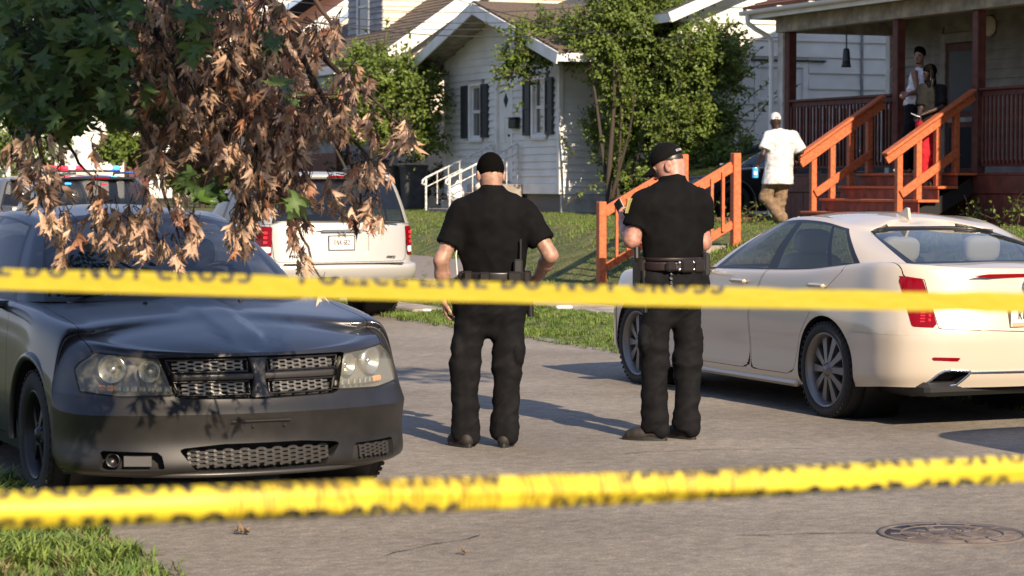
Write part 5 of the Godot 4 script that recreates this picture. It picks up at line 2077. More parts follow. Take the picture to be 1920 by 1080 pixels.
func add_wheel(car: Node3D, at: Vector3, side: float, r: float, wide: float, rim_r: float, spokes: int, rim_m: Material, double := false) -> void:
	var w := Node3D.new()
	under(car, w, "wheel")
	w.position = at
	var b := Transform3D(wheel_axis(side), Vector3.ZERO)
	var h := wide * 0.5
	var ty := MB.new()
	var prof := [Vector2(rim_r, -h + 0.02), Vector2(rim_r + 0.02, -h), Vector2(r - 0.035, -h), Vector2(r - 0.008, -h + 0.018), Vector2(r, -h + 0.04)]
	for g in [-0.35, 0.0, 0.35]:
		var y: float = g * wide
		prof.append_array([Vector2(r, y - 0.006), Vector2(r, y - 0.006), Vector2(r - 0.008, y - 0.004), Vector2(r - 0.008, y + 0.004), Vector2(r, y + 0.006), Vector2(r, y + 0.006)])
	prof.append_array([Vector2(r, h - 0.04), Vector2(r - 0.008, h - 0.018), Vector2(r - 0.035, h), Vector2(rim_r + 0.02, h), Vector2(rim_r, h - 0.02)])
	ty.lathe(prof, 56, b)
	# shoulder blocks
	for k in 44:
		var a := TAU * k / 44.0
		for e in [-1.0, 1.0]:
			var dir := b.basis * Vector3(cos(a), 0, sin(a))
			var tang := b.basis * Vector3(-sin(a), 0, cos(a))
			ty.box(dir * (r - 0.0055 - 0.004) + b.basis.y * (e * (h - 0.03)), Vector3(0.012, 0.05, 0.022), 0.002, Basis(dir, b.basis.y, tang))
	obj("tyre", ty, M.tyre, w)
	var rim := MB.new()
	rim.lathe([Vector2(rim_r - 0.03, -h + 0.03), Vector2(rim_r - 0.03, h - 0.05), Vector2(rim_r - 0.012, h - 0.02), Vector2(rim_r - 0.002, h - 0.006), Vector2(rim_r + 0.006, h - 0.012), Vector2(rim_r + 0.004, h - 0.03)], 56, b)
	rim.lathe([Vector2(0.0001, -h * 0.2), Vector2(rim_r - 0.03, -h * 0.2)], 40, b)
	rim.lathe([Vector2(0.0001, h - 0.016), Vector2(0.03, h - 0.018), Vector2(0.036, h - 0.03), Vector2(0.07, h - 0.045), Vector2(0.07, -h * 0.2)], 24, b)
	obj("rim", rim, rim_m, w)
	var disc := MB.new()
	disc.lathe([Vector2(0.08, 0.0), Vector2(rim_r * 0.72, 0.0), Vector2(rim_r * 0.72, 0.012), Vector2(0.08, 0.012)], 32, b)
	obj("brake_disc", disc, M.satin_grille, w)
	var sp := MB.new()
	var out := rim_r - 0.012
	var prof2 := PackedVector2Array([Vector2(0.045, -0.017), Vector2(out * 0.5, -0.020), Vector2(out * 0.85, -0.029), Vector2(out, -0.034), Vector2(out, 0.034), Vector2(out * 0.85, 0.029), Vector2(out * 0.5, 0.020), Vector2(0.045, 0.017)])
	sp.prism(prof2, 0.022, Transform3D(Basis(), Vector3(0, 0, 0)))
	var spm := sp.mesh()
	for k in spokes:
		var a := TAU * k / spokes
		if double:
			a += (0.10 if k % 2 == 0 else -0.10)
		var dir := Vector3(cos(a), sin(a), 0)
		var zz := Vector3(0, 0, side)
		var o := obj("spoke", spm, rim_m, w)
		var yy := zz.cross(dir)
		var tilt := Basis(yy, 0.10)
		o.transform = Transform3D(tilt * Basis(dir, yy, zz), zz * (h - 0.05))
	for k in 5:
		var a := TAU * (k + 0.5) / 5.0
		var nut := MB.new()
		nut.lathe([Vector2(0.0001, h - 0.03), Vector2(0.010, h - 0.032), Vector2(0.011, h - 0.05)], 8, Transform3D(b.basis, Vector3(cos(a) * 0.055, sin(a) * 0.055, 0)))
		obj("wheel_nut", nut, rim_m, w)

# dark tub in each arch, a lip round it
func add_arch(car: Node3D, x: float, y: float, z: float, r: float, side: float, lip_m: Material, lip: float) -> void:
	var t := MB.new()
	t.lathe([Vector2(r + 0.01, 0.0), Vector2(r + 0.01, -0.32), Vector2(0.0001, -0.32)], 40, Transform3D(wheel_axis(side), Vector3(x, y, z)))
	obj("wheel_arch", t, M.black_plastic, car)

func cushion(m: MB, at: Vector3, h: Vector3, b: Basis, e := 0.45) -> void:
	var rows := []
	for i in 13:
		var v := lerpf(-PI * 0.5, PI * 0.5, i / 12.0)
		var row := PackedVector3Array()
		for k in 24:
			var u := TAU * k / 24.0
			var cv := pow(absf(cos(v)), e)
			row.append(at + b * (Vector3(signf(cos(u)) * pow(absf(cos(u)), e) * cv, signf(sin(v)) * pow(absf(sin(v)), e), signf(sin(u)) * pow(absf(sin(u)), e) * cv) * h))
		rows.append(row)
	m.grid(rows, false, true)

func seat_shape(at: Vector3, headrest: bool) -> MB:
	var m := MB.new()
	cushion(m, at + Vector3(0, -0.12, 0), Vector3(0.09, 0.28, 0.26), Basis(Vector3(0, 0, 1), 0.2))
	if headrest:
		cushion(m, at + Vector3(-0.06, 0.24, 0), Vector3(0.06, 0.09, 0.145), Basis(Vector3(0, 0, 1), 0.15), 0.6)
		for z in [-0.05, 0.05]:
			m.tube([at + Vector3(-0.05, 0.1, z), at + Vector3(-0.06, 0.2, z)], 0.007, 6)
	return m

# hexagon mesh over an area, as one grille part
func hex_mesh(u0: float, u1: float, v0: float, v1: float, pitch: float, bar: float, fix: Callable) -> MB:
	var m := MB.new()
	var w := pitch
	var h := pitch * 0.37
	for c in int((u1 - u0) / (w * 0.75)) + 2:
		for r in int((v1 - v0) / h) + 2:
			var o := Vector2(u0 + c * w * 0.75, v0 + r * h + (h * 0.5 if c % 2 else 0.0))
			var pts := [o + Vector2(-0.25 * w, 0.5 * h), o + Vector2(0.25 * w, 0.5 * h), o + Vector2(0.5 * w, 0), o + Vector2(0.25 * w, -0.5 * h)]
			for k in 3:
				var a: Vector2 = pts[k]
				var b: Vector2 = pts[k + 1]
				if minf(a.x, b.x) < u0 or maxf(a.x, b.x) > u1 or minf(a.y, b.y) < v0 or maxf(a.y, b.y) > v1:
					continue
				m.bar(fix.call(a), fix.call(b), bar * 2.2, bar, 0.0, Vector3(1, 0, 0))
	return m

# ------------------------------------------------------------------ the vehicles
func halves(s: Soup) -> Array:
	var a := Soup.new()
	var b := Soup.new()
	for i in range(0, s.v.size(), 3):
		var t := a if s.v[i].z + s.v[i + 1].z + s.v[i + 2].z > 0 else b
		t.put(s.v[i], s.v[i + 1], s.v[i + 2], s.n[i], s.n[i + 1], s.n[i + 2])
	return [a, b]

func add_both(car: Node3D, s: Soup, called: String, m: Material) -> void:
	for h in halves(s):
		if h.v.size() > 0:
			obj(called, h.mesh(), m, car)

func box_poly(x0: float, x1: float, y0: float, y1: float, z: float) -> Array:
	return [[x0, y0, z], [x1, y0, z], [x1, y1, z], [x0, y1, z]]

func underside(car: Node3D, x0: float, x1: float, y: float, w: float) -> void:
	obj("underbody", bx(Vector3((x0 + x1) * 0.5, y, 0), Vector3(absf(x1 - x0), 0.14, w), 0.03), M.black_plastic, car)

func wheel_openings(car: Node3D, body: Soup, xs: Array, y: float, r: float, z: float) -> Soup:
	for x in xs:
		for s in [1.0, -1.0]:
			var fr := look(Vector3(0, 0, s))
			var ring := []
			for k in 40:
				ring.append([x + cos(TAU * k / 40) * r, y + sin(TAU * k / 40) * r, 0])
			var c := cut(body, fr, seen(fr, ring), 0.0, -0.2, 0.3)
			body = c.outside
			obj("arch_lip", rim_walls(c, Vector3(0, 0, -0.05 * s)).mesh(), M.black_plastic, car)
			add_arch(car, x, y, z * s, r, s, M.black_plastic, 0.0)
	return body

func cabin_parts(car: Node3D, parts: Dictionary, paint_m: Material, glass_m: Material) -> void:
	for k in parts:
		match k:
			"roof":
				obj("roof", parts[k].mesh(), paint_m, car)
				obj("headliner", parts[k].shifted(Vector3.ZERO, -0.025).mesh(), M.headliner, car)
			"windshield", "rear_window":
				obj(k, parts[k].mesh(), glass_m, car)
			"front_window", "back_window", "quarter_window":
				add_both(car, parts[k], "side_window", glass_m)
			"chrome":
				add_both(car, parts[k], "chrome_strip", M.chrome)
			_:
				add_both(car, parts[k], "window_trim", M.gloss_black)

func mirror(car: Node3D, at: Vector3, m: Material, fwd := 1.0) -> void:
	var s := signf(at.z)
	var mb := MB.new()
	mb.box(at, Vector3(0.10, 0.13, 0.20), 0.045)
	mb.box(at + Vector3(-0.01 * fwd, -0.05, -0.11 * s), Vector3(0.06, 0.04, 0.10), 0.012)
	var o := obj("mirror", mb, m, car)
	obj("mirror_glass", bx(at + Vector3(-0.052 * fwd, 0, 0), Vector3(0.004, 0.10, 0.16), 0.001), M.chrome, o)

func build_cars() -> void:
	dark_sedan()
	cream_sedan()
	var pilot := suv("silver_suv", "silver sport utility vehicle seen from behind, parked beyond the dark car", rp(8.78, 0.0, 26.7), M.silver_paint, true)
	pilot.set_meta("group", "cars parked along the right side of the street")
	var pol := suv("police_suv", "black police sport utility vehicle with a lit red and blue roof light bar", rp(8.75, 0.0, 38.7), M.black_paint, false)
	pol.set_meta("group", "cars parked along the right side of the street")
	light_bar(pol)
	var far := suv("grey_suv", "grey sport utility vehicle with glowing tail lamp, at the far left behind the police car", rp(9.0, 0.0, 44.2), M.grey_paint, false)
	far.set_meta("group", "cars parked along the right side of the street")

func dark_sedan() -> void:
	var car := thing("dark_sedan", "dark grey sedan facing us, dusty black bumper, under the hanging dead leaves", "car", Vector3(-1.193 - 0.95 * sin(deg_to_rad(25.0)), 0, -11.3 - 0.95 * cos(deg_to_rad(25.0))), deg_to_rad(25.0 - 90.0))
	var pm: Material = M.dark_paint
	var q := {
		"nose": 0.95, "tail": -3.94, "fa": 0.0, "ra": -2.765, "W": 0.925,
		"front_sweep": [0.0, 0.035, 0.13, 0.29, 0.47], "rear_sweep": [0.42, 0.21, 0.05, 0.0], "side_in": [0.985, 1.0, 0.98, 0.985, 0.985, 1.0, 0.985],
		"rows": [
			{"yf": 0.195, "ys": 0.20, "yr": 0.24, "wf": 0.95, "ws": 0.93, "wr": 0.95, "fo": 0.03, "ro": 0.06},
			{"yf": 0.235, "ys": 0.33, "yr": 0.36, "wf": 0.99, "ws": 0.975, "wr": 0.99, "fo": 0.0, "ro": 0.0},
			{"yf": 0.36, "ys": 0.50, "yr": 0.50, "wf": 0.99, "ws": 1.0, "wr": 1.0, "fo": 0.015, "ro": 0.0},
			{"yf": 0.488, "ys": 0.68, "yr": 0.66, "wf": 1.0, "ws": 0.995, "wr": 1.0, "fo": 0.0, "ro": 0.0},
			{"yf": 0.575, "ys": 0.83, "yr": 0.86, "wf": 0.985, "ws": 0.985, "wr": 0.97, "fo": 0.05, "ro": 0.03},
			{"yf": 0, "ys": 0, "yr": 0, "y": [0.757, 0.76, 0.772, 0.795, 0.82, 0.87, 0.915, 0.95, 0.975, 1.0, 1.02, 1.03, 1.035, 1.035, 1.035, 1.035], "wf": 0.90, "ws": 0.945, "wr": 0.92, "fo": 0.10, "ro": 0.08}],
		"creases": [3],
		"cx": [0.80, 0.72, 0.60, 0.45, 0.30, 0.12, -0.10, -0.42, -1.2, -2.3, -2.9, -3.25, -3.5, -3.62, -3.70, -3.74],
		"cy": [0.778, 0.805, 0.84, 0.872, 0.90, 0.935, 0.962, 0.985, 0.99, 1.02, 1.07, 1.075, 1.07, 1.065, 1.055, 1.045],
	}
	var body := body_shell(q)
	# bonnet ridges: a raised middle that narrows forwards, and a soft step near each wing
	for i in body.v.size():
		var p := body.v[i]
		if body.n[i].y > 0.6 and p.x > -0.6 and p.x < 0.86 and p.y > 0.75:
			var half := lerpf(0.135, 0.075, (p.x + 0.35) / 1.1)
			var k := smoothstep(0.03, -0.012, absf(p.z) - half) * smoothstep(0.80, 0.55, p.x)
			body.v[i].y += 0.014 * k
			var e := clampf(1.0 - absf(absf(p.z) - half - 0.01) / 0.035, 0, 1) * smoothstep(0.80, 0.55, p.x)
			body.n[i] = (body.n[i] + Vector3(0, 0, signf(p.z) * 0.42 * e)).normalized()
	body = wheel_openings(car, body, [0.0, -2.765], 0.335, 0.375, 0.80)
	# front end
	var fr := look(Vector3(1, 0, 0))
	var gpoly := seen(fr, [[0, 0.752, 0.47], [0, 0.752, -0.47], [0, 0.578, -0.415], [0, 0.566, -0.38], [0, 0.558, 0], [0, 0.566, 0.38], [0, 0.578, 0.415]])
	var g := cut(body, fr, gpoly, 0.006)
	body = g.outside
	obj("grille_back", g.inside.shifted(Vector3(-0.075, 0, 0)).mesh(), M.dark_inside, car)
	obj("grille_surround", rim_walls(g, Vector3(-0.075, 0, 0)).mesh(), M.gloss_black, car)
	var skin := g.inside
	var on_skin := func(u: Vector2, back: float) -> Vector3:
		var s := seat(skin, fr, u)
		return s[0] + Vector3(-back, 0, 0)
	var cross_v := MB.new()
	var crows := []
	for k in 13:
		var yc := lerpf(0.562, 0.750, k / 12.0)
		var w := 0.030 + 0.016 * pow(absf(k / 12.0 - 0.47) * 2.0, 1.5)
		var row := PackedVector3Array()
		for e in [[-1.0, -0.03], [-1.0, 0.0], [-0.7, 0.008], [0.7, 0.008], [1.0, 0.0], [1.0, -0.03]]:
			var c: Vector3 = on_skin.call(Vector2(w * e[0], yc), 0.004)
			row.append(Vector3(c.x + e[1], yc, -w * e[0]))
		crows.append(row)
	cross_v.grid(crows, true)
	var cross := obj("grille_cross", cross_v, M.satin_grille, car)
	for s in [1.0, -1.0]:
		var ch := MB.new()
		var arows := []
		for k in 15:
			var uz := lerpf(0.03, 0.455, k / 14.0)
			var c: Vector3 = on_skin.call(Vector2(s * uz, 0.660), 0.010)
			var row := PackedVector3Array()
			for e in [[-0.017, -0.03], [-0.017, -0.004], [-0.010, 0.004], [0.010, 0.004], [0.017, -0.004], [0.017, -0.03]]:
				row.append(Vector3(c.x + e[1], 0.660 + e[0], c.z))
			arows.append(row)
		ch.grid(arows, s < 0)
		obj("cross_arm", ch, M.satin_grille, cross)
		for e in [[0.684, 0.742, 0.44], [0.575, 0.637, 0.41]]:
			var inner := MB.new()
			var loop := []
			for c in [[0.05, e[1]], [e[2], e[1]], [e[2] - 0.02, e[0]], [0.05, e[0]], [0.05, e[1]]]:
				loop.append(on_skin.call(Vector2(s * c[0], c[1]), 0.03))
			var loop2 := []
			for k in loop.size() - 1:
				for f in 6:
					var u := Vector2(s * lerpf([0.05, e[2], e[2] - 0.02, 0.05, 0.05][k], [0.05, e[2], e[2] - 0.02, 0.05, 0.05][k + 1], f / 6.0), lerpf([e[1], e[1], e[0], e[0], e[1]][k], [e[1], e[1], e[0], e[0], e[1]][k + 1], f / 6.0))
					var p: Vector3 = on_skin.call(u, 0.026)
					if p.x > 0.5:
						loop2.append(p)
			inner.tube(loop2, 0.006, 6, false)
			obj("grille_frame", inner, M.gloss_black, car)
			var hx := hex_mesh(0.06, e[2] - 0.03, e[0] + 0.001, e[1], 0.050, 0.0042, func(u: Vector2) -> Vector3:
				var p: Vector3 = on_skin.call(Vector2(u.x * s, u.y), 0.034)
				return p if p.x > 0.3 else Vector3(0.80 - 0.2 * absf(u.x), u.y, -u.x * s))
			obj("grille_mesh", hx, M.grille_mesh, car)
	# lower intake and fog openings
	var lp := seen(fr, [[0, 0.318, 0.40], [0, 0.335, 0.2], [0, 0.335, -0.2], [0, 0.318, -0.40], [0, 0.222, -0.33], [0, 0.215, 0], [0, 0.222, 0.33]])
	var li := cut(body, fr, lp, 0.008)
	body = li.outside
	obj("intake_back", li.inside.shifted(Vector3(-0.10, 0, 0)).mesh(), M.dark_inside, car)
	obj("intake_surround", rim_walls(li, Vector3(-0.10, 0, 0)).mesh(), M.black_plastic, car)
	var skin2 := li.inside
	var hx2 := hex_mesh(-0.37, 0.37, 0.228, 0.312, 0.055, 0.006, func(u: Vector2) -> Vector3:
		var s := seat(skin2, fr, u)
		return s[0] + Vector3(-0.055, 0, 0) if s[0].x > 0.3 else Vector3(0.86 - 0.25 * absf(u.x) * absf(u.x), u.y, -u.x))
	obj("intake_mesh", hx2, M.satin_grille, car)
	for s in [1.0, -1.0]:
		var ff := look(Vector3(cos(0.45), 0, sin(0.45) * s))
		var pts := [[0.72, 0.305, 0.74], [0.86, 0.298, 0.50], [0.87, 0.236, 0.49], [0.72, 0.232, 0.74]]
		if s < 0:
			pts = flip_z(pts)
		var fo := cut(body, ff, seen(ff, pts), 0.012)
		body = fo.outside
		var dpt := -ff.z * (0.085 if s > 0 else 0.03)
		obj("fog_recess", fo.inside.shifted(dpt).mesh(), M.dark_inside, car)
		obj("fog_surround", rim_walls(fo, dpt).mesh(), M.dark_inside, car)
		if s > 0:
			var uc := Vector3(0.745, 0.268, 0.70).dot(ff.x)
			var c: Vector3 = seat(fo.inside, ff, Vector2(uc, 0.268))[0]
			var cup := MB.new()
			cup.lathe([Vector2(0.034, -0.05), Vector2(0.036, 0.0), Vector2(0.030, 0.003), Vector2(0.026, -0.03), Vector2(0.0001, -0.035)], 24, Transform3D(Basis(ff.x, ff.z, -ff.y), c - ff.z * 0.035))
			obj("fog_socket", cup, M.gloss_black, car)
			var c2: Vector3 = seat(fo.inside, ff, Vector2(Vector3(0.80, 0.264, 0.595).dot(ff.x), 0.264))[0]
			obj("fog_bracket", bx(c2 - ff.z * 0.055, Vector3(0.135, 0.055, 0.006), 0.002, Basis(ff.x, ff.y, ff.z)), M.grille_mesh, car)
		else:
			var sk := fo.inside
			var cu := Vector3(0.79, 0.27, -0.62).dot(ff.x)
			obj("fog_mesh", hex_mesh(cu - 0.115, cu + 0.115, 0.238, 0.30, 0.045, 0.005, func(u: Vector2) -> Vector3:
				var h := seat(sk, ff, u)
				return h[0] - ff.z * 0.014 if h[0].length() > 0.1 else ff.x * u.x + Vector3(0, u.y, 0) + ff.z * 0.92), M.satin_grille, car)
	# head lamps
	for s in [1.0, -1.0]:
		var ff := look(Vector3(cos(0.62), 0, sin(0.62) * s))
		var pts := [[0.63, 0.772, 0.765], [0.80, 0.745, 0.485], [0.865, 0.585, 0.445], [0.76, 0.580, 0.66], [0.62, 0.600, 0.825], [0.565, 0.705, 0.845]]
		if s < 0:
			pts = flip_z(pts)
		var hl := cut(body, ff, seen(ff, pts), 0.006, 0.0)
		body = hl.outside
		var unit := obj("headlight", hl.inside.shifted(-ff.z * 0.085).mesh(), M.lamp_housing, car)
		obj("housing_wall", rim_walls(hl, -ff.z * 0.085).mesh(), M.lamp_housing, unit)
		obj("lens", hl.inside.shifted(Vector3.ZERO, 0.002).mesh(), M.lens_clear, unit)
		var edge := MB.new()
		for i in range(0, hl.rim.size(), 2):
			edge.bar(hl.rim[i] + hl.rim_n[i] * 0.001, hl.rim[i + 1] + hl.rim_n[i + 1] * 0.001, 0.007, 0.007) if hl.rim[i].distance_to(hl.rim[i + 1]) > 0.001 else null
		obj("lens_edge", edge, M.dark_seam, unit)
		for e in [[0.70, 0.700, 0.710, 0.064], [0.80, 0.690, 0.555, 0.049]]:
			var cu := Vector3(e[0], 0, e[2] * s).dot(ff.x)
			var c: Vector3 = seat(hl.inside, ff, Vector2(cu, e[1]))[0]
			var xf := Transform3D(Basis(ff.x, ff.z, -ff.y), c - ff.z * 0.072)
			var bowl := MB.new()
			bowl.lathe([Vector2(0.0001, -0.012), Vector2(0.018, -0.012), Vector2(0.018, -0.012), Vector2(e[3] * 0.6, 0.008), Vector2(e[3], 0.042), Vector2(e[3] + 0.004, 0.044), Vector2(e[3] + 0.005, 0.0)], 32, xf)
			obj("reflector", bowl, M.reflector, unit)
			var cap := MB.new()
			cap.lathe([Vector2(0.0001, 0.026), Vector2(0.012, 0.022), Vector2(0.014, 0.0)], 16, xf)
			obj("bulb_cap", cap, M.chrome, unit)
		for k in 9:
			var f := k / 8.0
			var p := Vector3(lerpf(0.84, 0.70, f), 0.604 + 0.004 * f, lerpf(0.475, 0.765, f) * s)
			var c: Vector3 = seat(hl.inside, ff, Vector2(p.dot(ff.x), p.y))[0]
			obj("signal_facet", bx(c - ff.z * 0.05, Vector3(0.034, 0.03, 0.02), 0.006, Basis(ff.x, ff.y, ff.z)), M.reflector if k < 7 else M.amber, unit)
	# bumper seam, then bonnet, doors
	var sd := look(Vector3(0, 0, 1))
	var bum := cut(body, sd, v2([[0.39, 0.0], [1.2, 0.0], [1.2, 0.565], [0.62, 0.575], [0.39, 0.59]]), 0.0, -2.0)
	body = bum.outside
	var bumper := obj("front_bumper", bum.inside.mesh(), M.dusty_bumper, car)
	obj("number_plate_slot", bx(Vector3(0.957, 0.452, 0.02), Vector3(0.006, 0.008, 0.30), 0.002), M.dark_seam, bumper)
	for z in [-0.10, 0.06]:
		obj("screw_hole", bx(Vector3(0.951, 0.425, z), Vector3(0.012, 0.012, 0.012), 0.004), M.dark_seam, bumper)
	var lip := MB.new()
	var pl := []
	for k in 21:
		var f := k / 10.0 - 1.0
		var zz := 0.86 * f
		pl.append(Vector3(0.93 - 0.47 * pow(absf(f), 2.6), 0.196, zz))
	lip.tube(pl, 0.014, 6)
	obj("chin_lip", lip, M.satin_grille, bumper)
	var tp := look(Vector3(0, 1, 0))
	body = panel(car, body, tp, seen(tp, [[0.845, 0, 0.40], [0.765, 0, 0.56], [0.675, 0, 0.735], [0.52, 0, 0.757], [0.0, 0, 0.765], [-0.46, 0, 0.775], [-0.46, 0, -0.775], [0.0, 0, -0.765], [0.52, 0, -0.757], [0.675, 0, -0.735], [0.765, 0, -0.56], [0.845, 0, -0.40], [0.875, 0, 0]]), 0.0, "bonnet", pm, 0.3)
	for s in [1.0, -1.0]:
		var fs := look(Vector3(0, 0, s))
		body = panel(car, body, fs, seen(fs, [[-0.62, 0.27, 0], [-0.58, 0.6, 0], [-0.62, 1.1, 0], [-1.76, 1.1, 0], [-1.76, 0.27, 0]]), 0.0, "door", pm, 0.2)
		body = panel(car, body, fs, seen(fs, [[-1.775, 0.27, 0], [-1.775, 1.1, 0], [-2.75, 1.1, 0], [-2.68, 0.85, 0], [-2.42, 0.6, 0], [-2.36, 0.27, 0]]), 0.0, "door", pm, 0.2)
		for e in [[-1.62, 0.865], [-2.56, 0.885]]:
			obj("handle", bx(Vector3(e[0], e[1], 0.912 * s), Vector3(0.2, 0.03, 0.03), 0.012), pm, car)
	# open the top under the cabin
	var hole := cut(body, tp, seen(tp, [[-0.42, 0, 0.0], [-0.48, 0, 0.5], [-0.66, 0, 0.72], [-2.75, 0, 0.74], [-3.1, 0, 0.6], [-3.16, 0, 0], [-3.1, 0, -0.6], [-2.75, 0, -0.74], [-0.66, 0, -0.72], [-0.48, 0, -0.5]]), 0.0, 0.3)
	body = hole.outside
	obj("cabin_floor", hole.inside.shifted(Vector3(0, -0.16, 0)).mesh(), M.dark_inside, car)
	obj("body", body.mesh(), pm, car)
	var base := [Vector3(-0.30, 0.975, 0), Vector3(-0.37, 0.975, 0.42), Vector3(-0.56, 0.972, 0.72), Vector3(-0.74, 0.968, 0.80), Vector3(-1.25, 0.98, 0.85), Vector3(-1.75, 0.995, 0.858), Vector3(-2.25, 1.01, 0.85), Vector3(-2.75, 1.03, 0.82), Vector3(-3.08, 1.055, 0.72), Vector3(-3.22, 1.065, 0.45), Vector3(-3.28, 1.065, 0)]
	var top := [Vector3(-1.10, 1.405, 0), Vector3(-1.13, 1.40, 0.33), Vector3(-1.22, 1.372, 0.525), Vector3(-1.30, 1.365, 0.575), Vector3(-1.55, 1.395, 0.60), Vector3(-1.85, 1.41, 0.61), Vector3(-2.2, 1.40, 0.605), Vector3(-2.45, 1.375, 0.59), Vector3(-2.62, 1.36, 0.50), Vector3(-2.68, 1.375, 0.34), Vector3(-2.70, 1.38, 0)]
	var rc := [Vector3(-1.18, 1.425, 0), Vector3(-1.26, 1.44, 0), Vector3(-1.38, 1.452, 0), Vector3(-1.5, 1.46, 0), Vector3(-1.65, 1.468, 0), Vector3(-1.85, 1.473, 0), Vector3(-2.1, 1.468, 0), Vector3(-2.3, 1.455, 0), Vector3(-2.45, 1.435, 0), Vector3(-2.52, 1.42, 0), Vector3(-2.56, 1.41, 0)]
	var areas := [[0, 1.93, 0.0, 1.97, "trim_a"], [0, 1.84, 0.12, 1.88, "windshield"], [3.05, 7.2, 0.0, 1.97, "trim_b"], [3.2, 4.85, 0.12, 1.88, "front_window"], [5.1, 6.9, 0.12, 1.88, "back_window"], [8.15, 10, 0.03, 1.97, "trim_c"], [8.3, 10, 0.12, 1.88, "rear_window"]]
	var cols := cat([seq(0, 1.84, 14), [1.93], seq(1.93, 3.05, 8), [3.2], seq(3.2, 4.85, 10), seq(4.85, 5.1, 2), seq(5.1, 6.9, 10), [7.2], seq(7.2, 8.15, 6), [8.3], seq(8.3, 10, 12)])
	var rws := cat([[0.0, 0.03, 0.12], seq(0.12, 1.88, 12), [1.97], seq(1.97, 5, 16)])
	cabin_parts(car, cabin_shell(base, top, rc, 0.03, areas, cols, rws), pm, M.tinted_glass)
	for s in [1.0, -1.0]:
		mirror(car, Vector3(-0.80, 1.0, 0.99 * s), pm, -1.0)
	# cowl, wipers, washer jets
	var cowl := MB.new()
	cowl.tube([Vector3(-0.60, 0.968, 0.70), Vector3(-0.46, 0.985, 0.45), Vector3(-0.40, 0.992, 0.15), Vector3(-0.40, 0.992, -0.15), Vector3(-0.46, 0.985, -0.45), Vector3(-0.60, 0.968, -0.70)], 0.022, 8)
	obj("cowl", cowl, M.black_plastic, car)
	for e in [[0.62, -0.05], [-0.02, -0.62]]:
		var wp := MB.new()
		wp.tube([Vector3(-0.46, 1.005, e[0]), Vector3(-0.43, 1.012, lerpf(e[0], e[1], 0.5)), Vector3(-0.50, 1.016, e[1])], 0.009, 6)
		obj("wiper", wp, M.black_plastic, car)
	for z in [0.26, -0.26]:
		obj("washer_jet", bx(Vector3(-0.20, 0.972, z), Vector3(0.03, 0.016, 0.02), 0.005), M.black_plastic, car)
	for e in [[-1.35, 0.36], [-1.35, -0.36], [-2.45, 0.36], [-2.45, -0.36]]:
		obj("seat", seat_shape(Vector3(e[0], 0.95, e[1]), true), M.charcoal_cloth, car)
	obj("dashboard", bx(Vector3(-0.62, 0.90, 0), Vector3(0.5, 0.12, 1.3), 0.05), M.black_plastic, car)
	obj("paper", bx(Vector3(-0.52, 0.968, 0.52), Vector3(0.10, 0.004, 0.16), 0.001), M.paper, car)
	obj("paper", bx(Vector3(-0.46, 0.965, -0.50), Vector3(0.08, 0.004, 0.14), 0.001), M.paper, car)
	var sw := MB.new()
	var ringp := []
	for k in 25:
		ringp.append(Vector3(-0.93 + 0.07 * sin(TAU * k / 24), 0.98 + 0.17 * sin(TAU * k / 24), -0.36 + 0.18 * cos(TAU * k / 24)))
	sw.tube(ringp, 0.014, 6, false)
	obj("steering_wheel", sw, M.black_plastic, car)
	underside(car, -3.6, 0.48, 0.26, 1.4)
	for s in [1.0, -1.0]:
		add_wheel(car, Vector3(0, 0.33, 0.80 * s), s, 0.33, 0.215, 0.222, 5, M.alloy_dark)
		add_wheel(car, Vector3(-2.765, 0.33, 0.80 * s), s, 0.33, 0.215, 0.222, 5, M.alloy_dark)
		# flared lip over each front wheel
		for x in [0.0, -2.765]:
			var fl := MB.new()
			var path := []
			for k in 25:
				var a := lerpf(-0.15, PI + 0.15, k / 24.0)
				path.append(Vector3(x + cos(a) * 0.392, 0.335 + sin(a) * 0.392, (0.917 - 0.035 * maxf(0.0, cos(a) * (1.0 if x == 0.0 else -1.0))) * s))
			fl.tube(path, 0.022, 8)
			obj("wheel_flare", fl, pm, car)

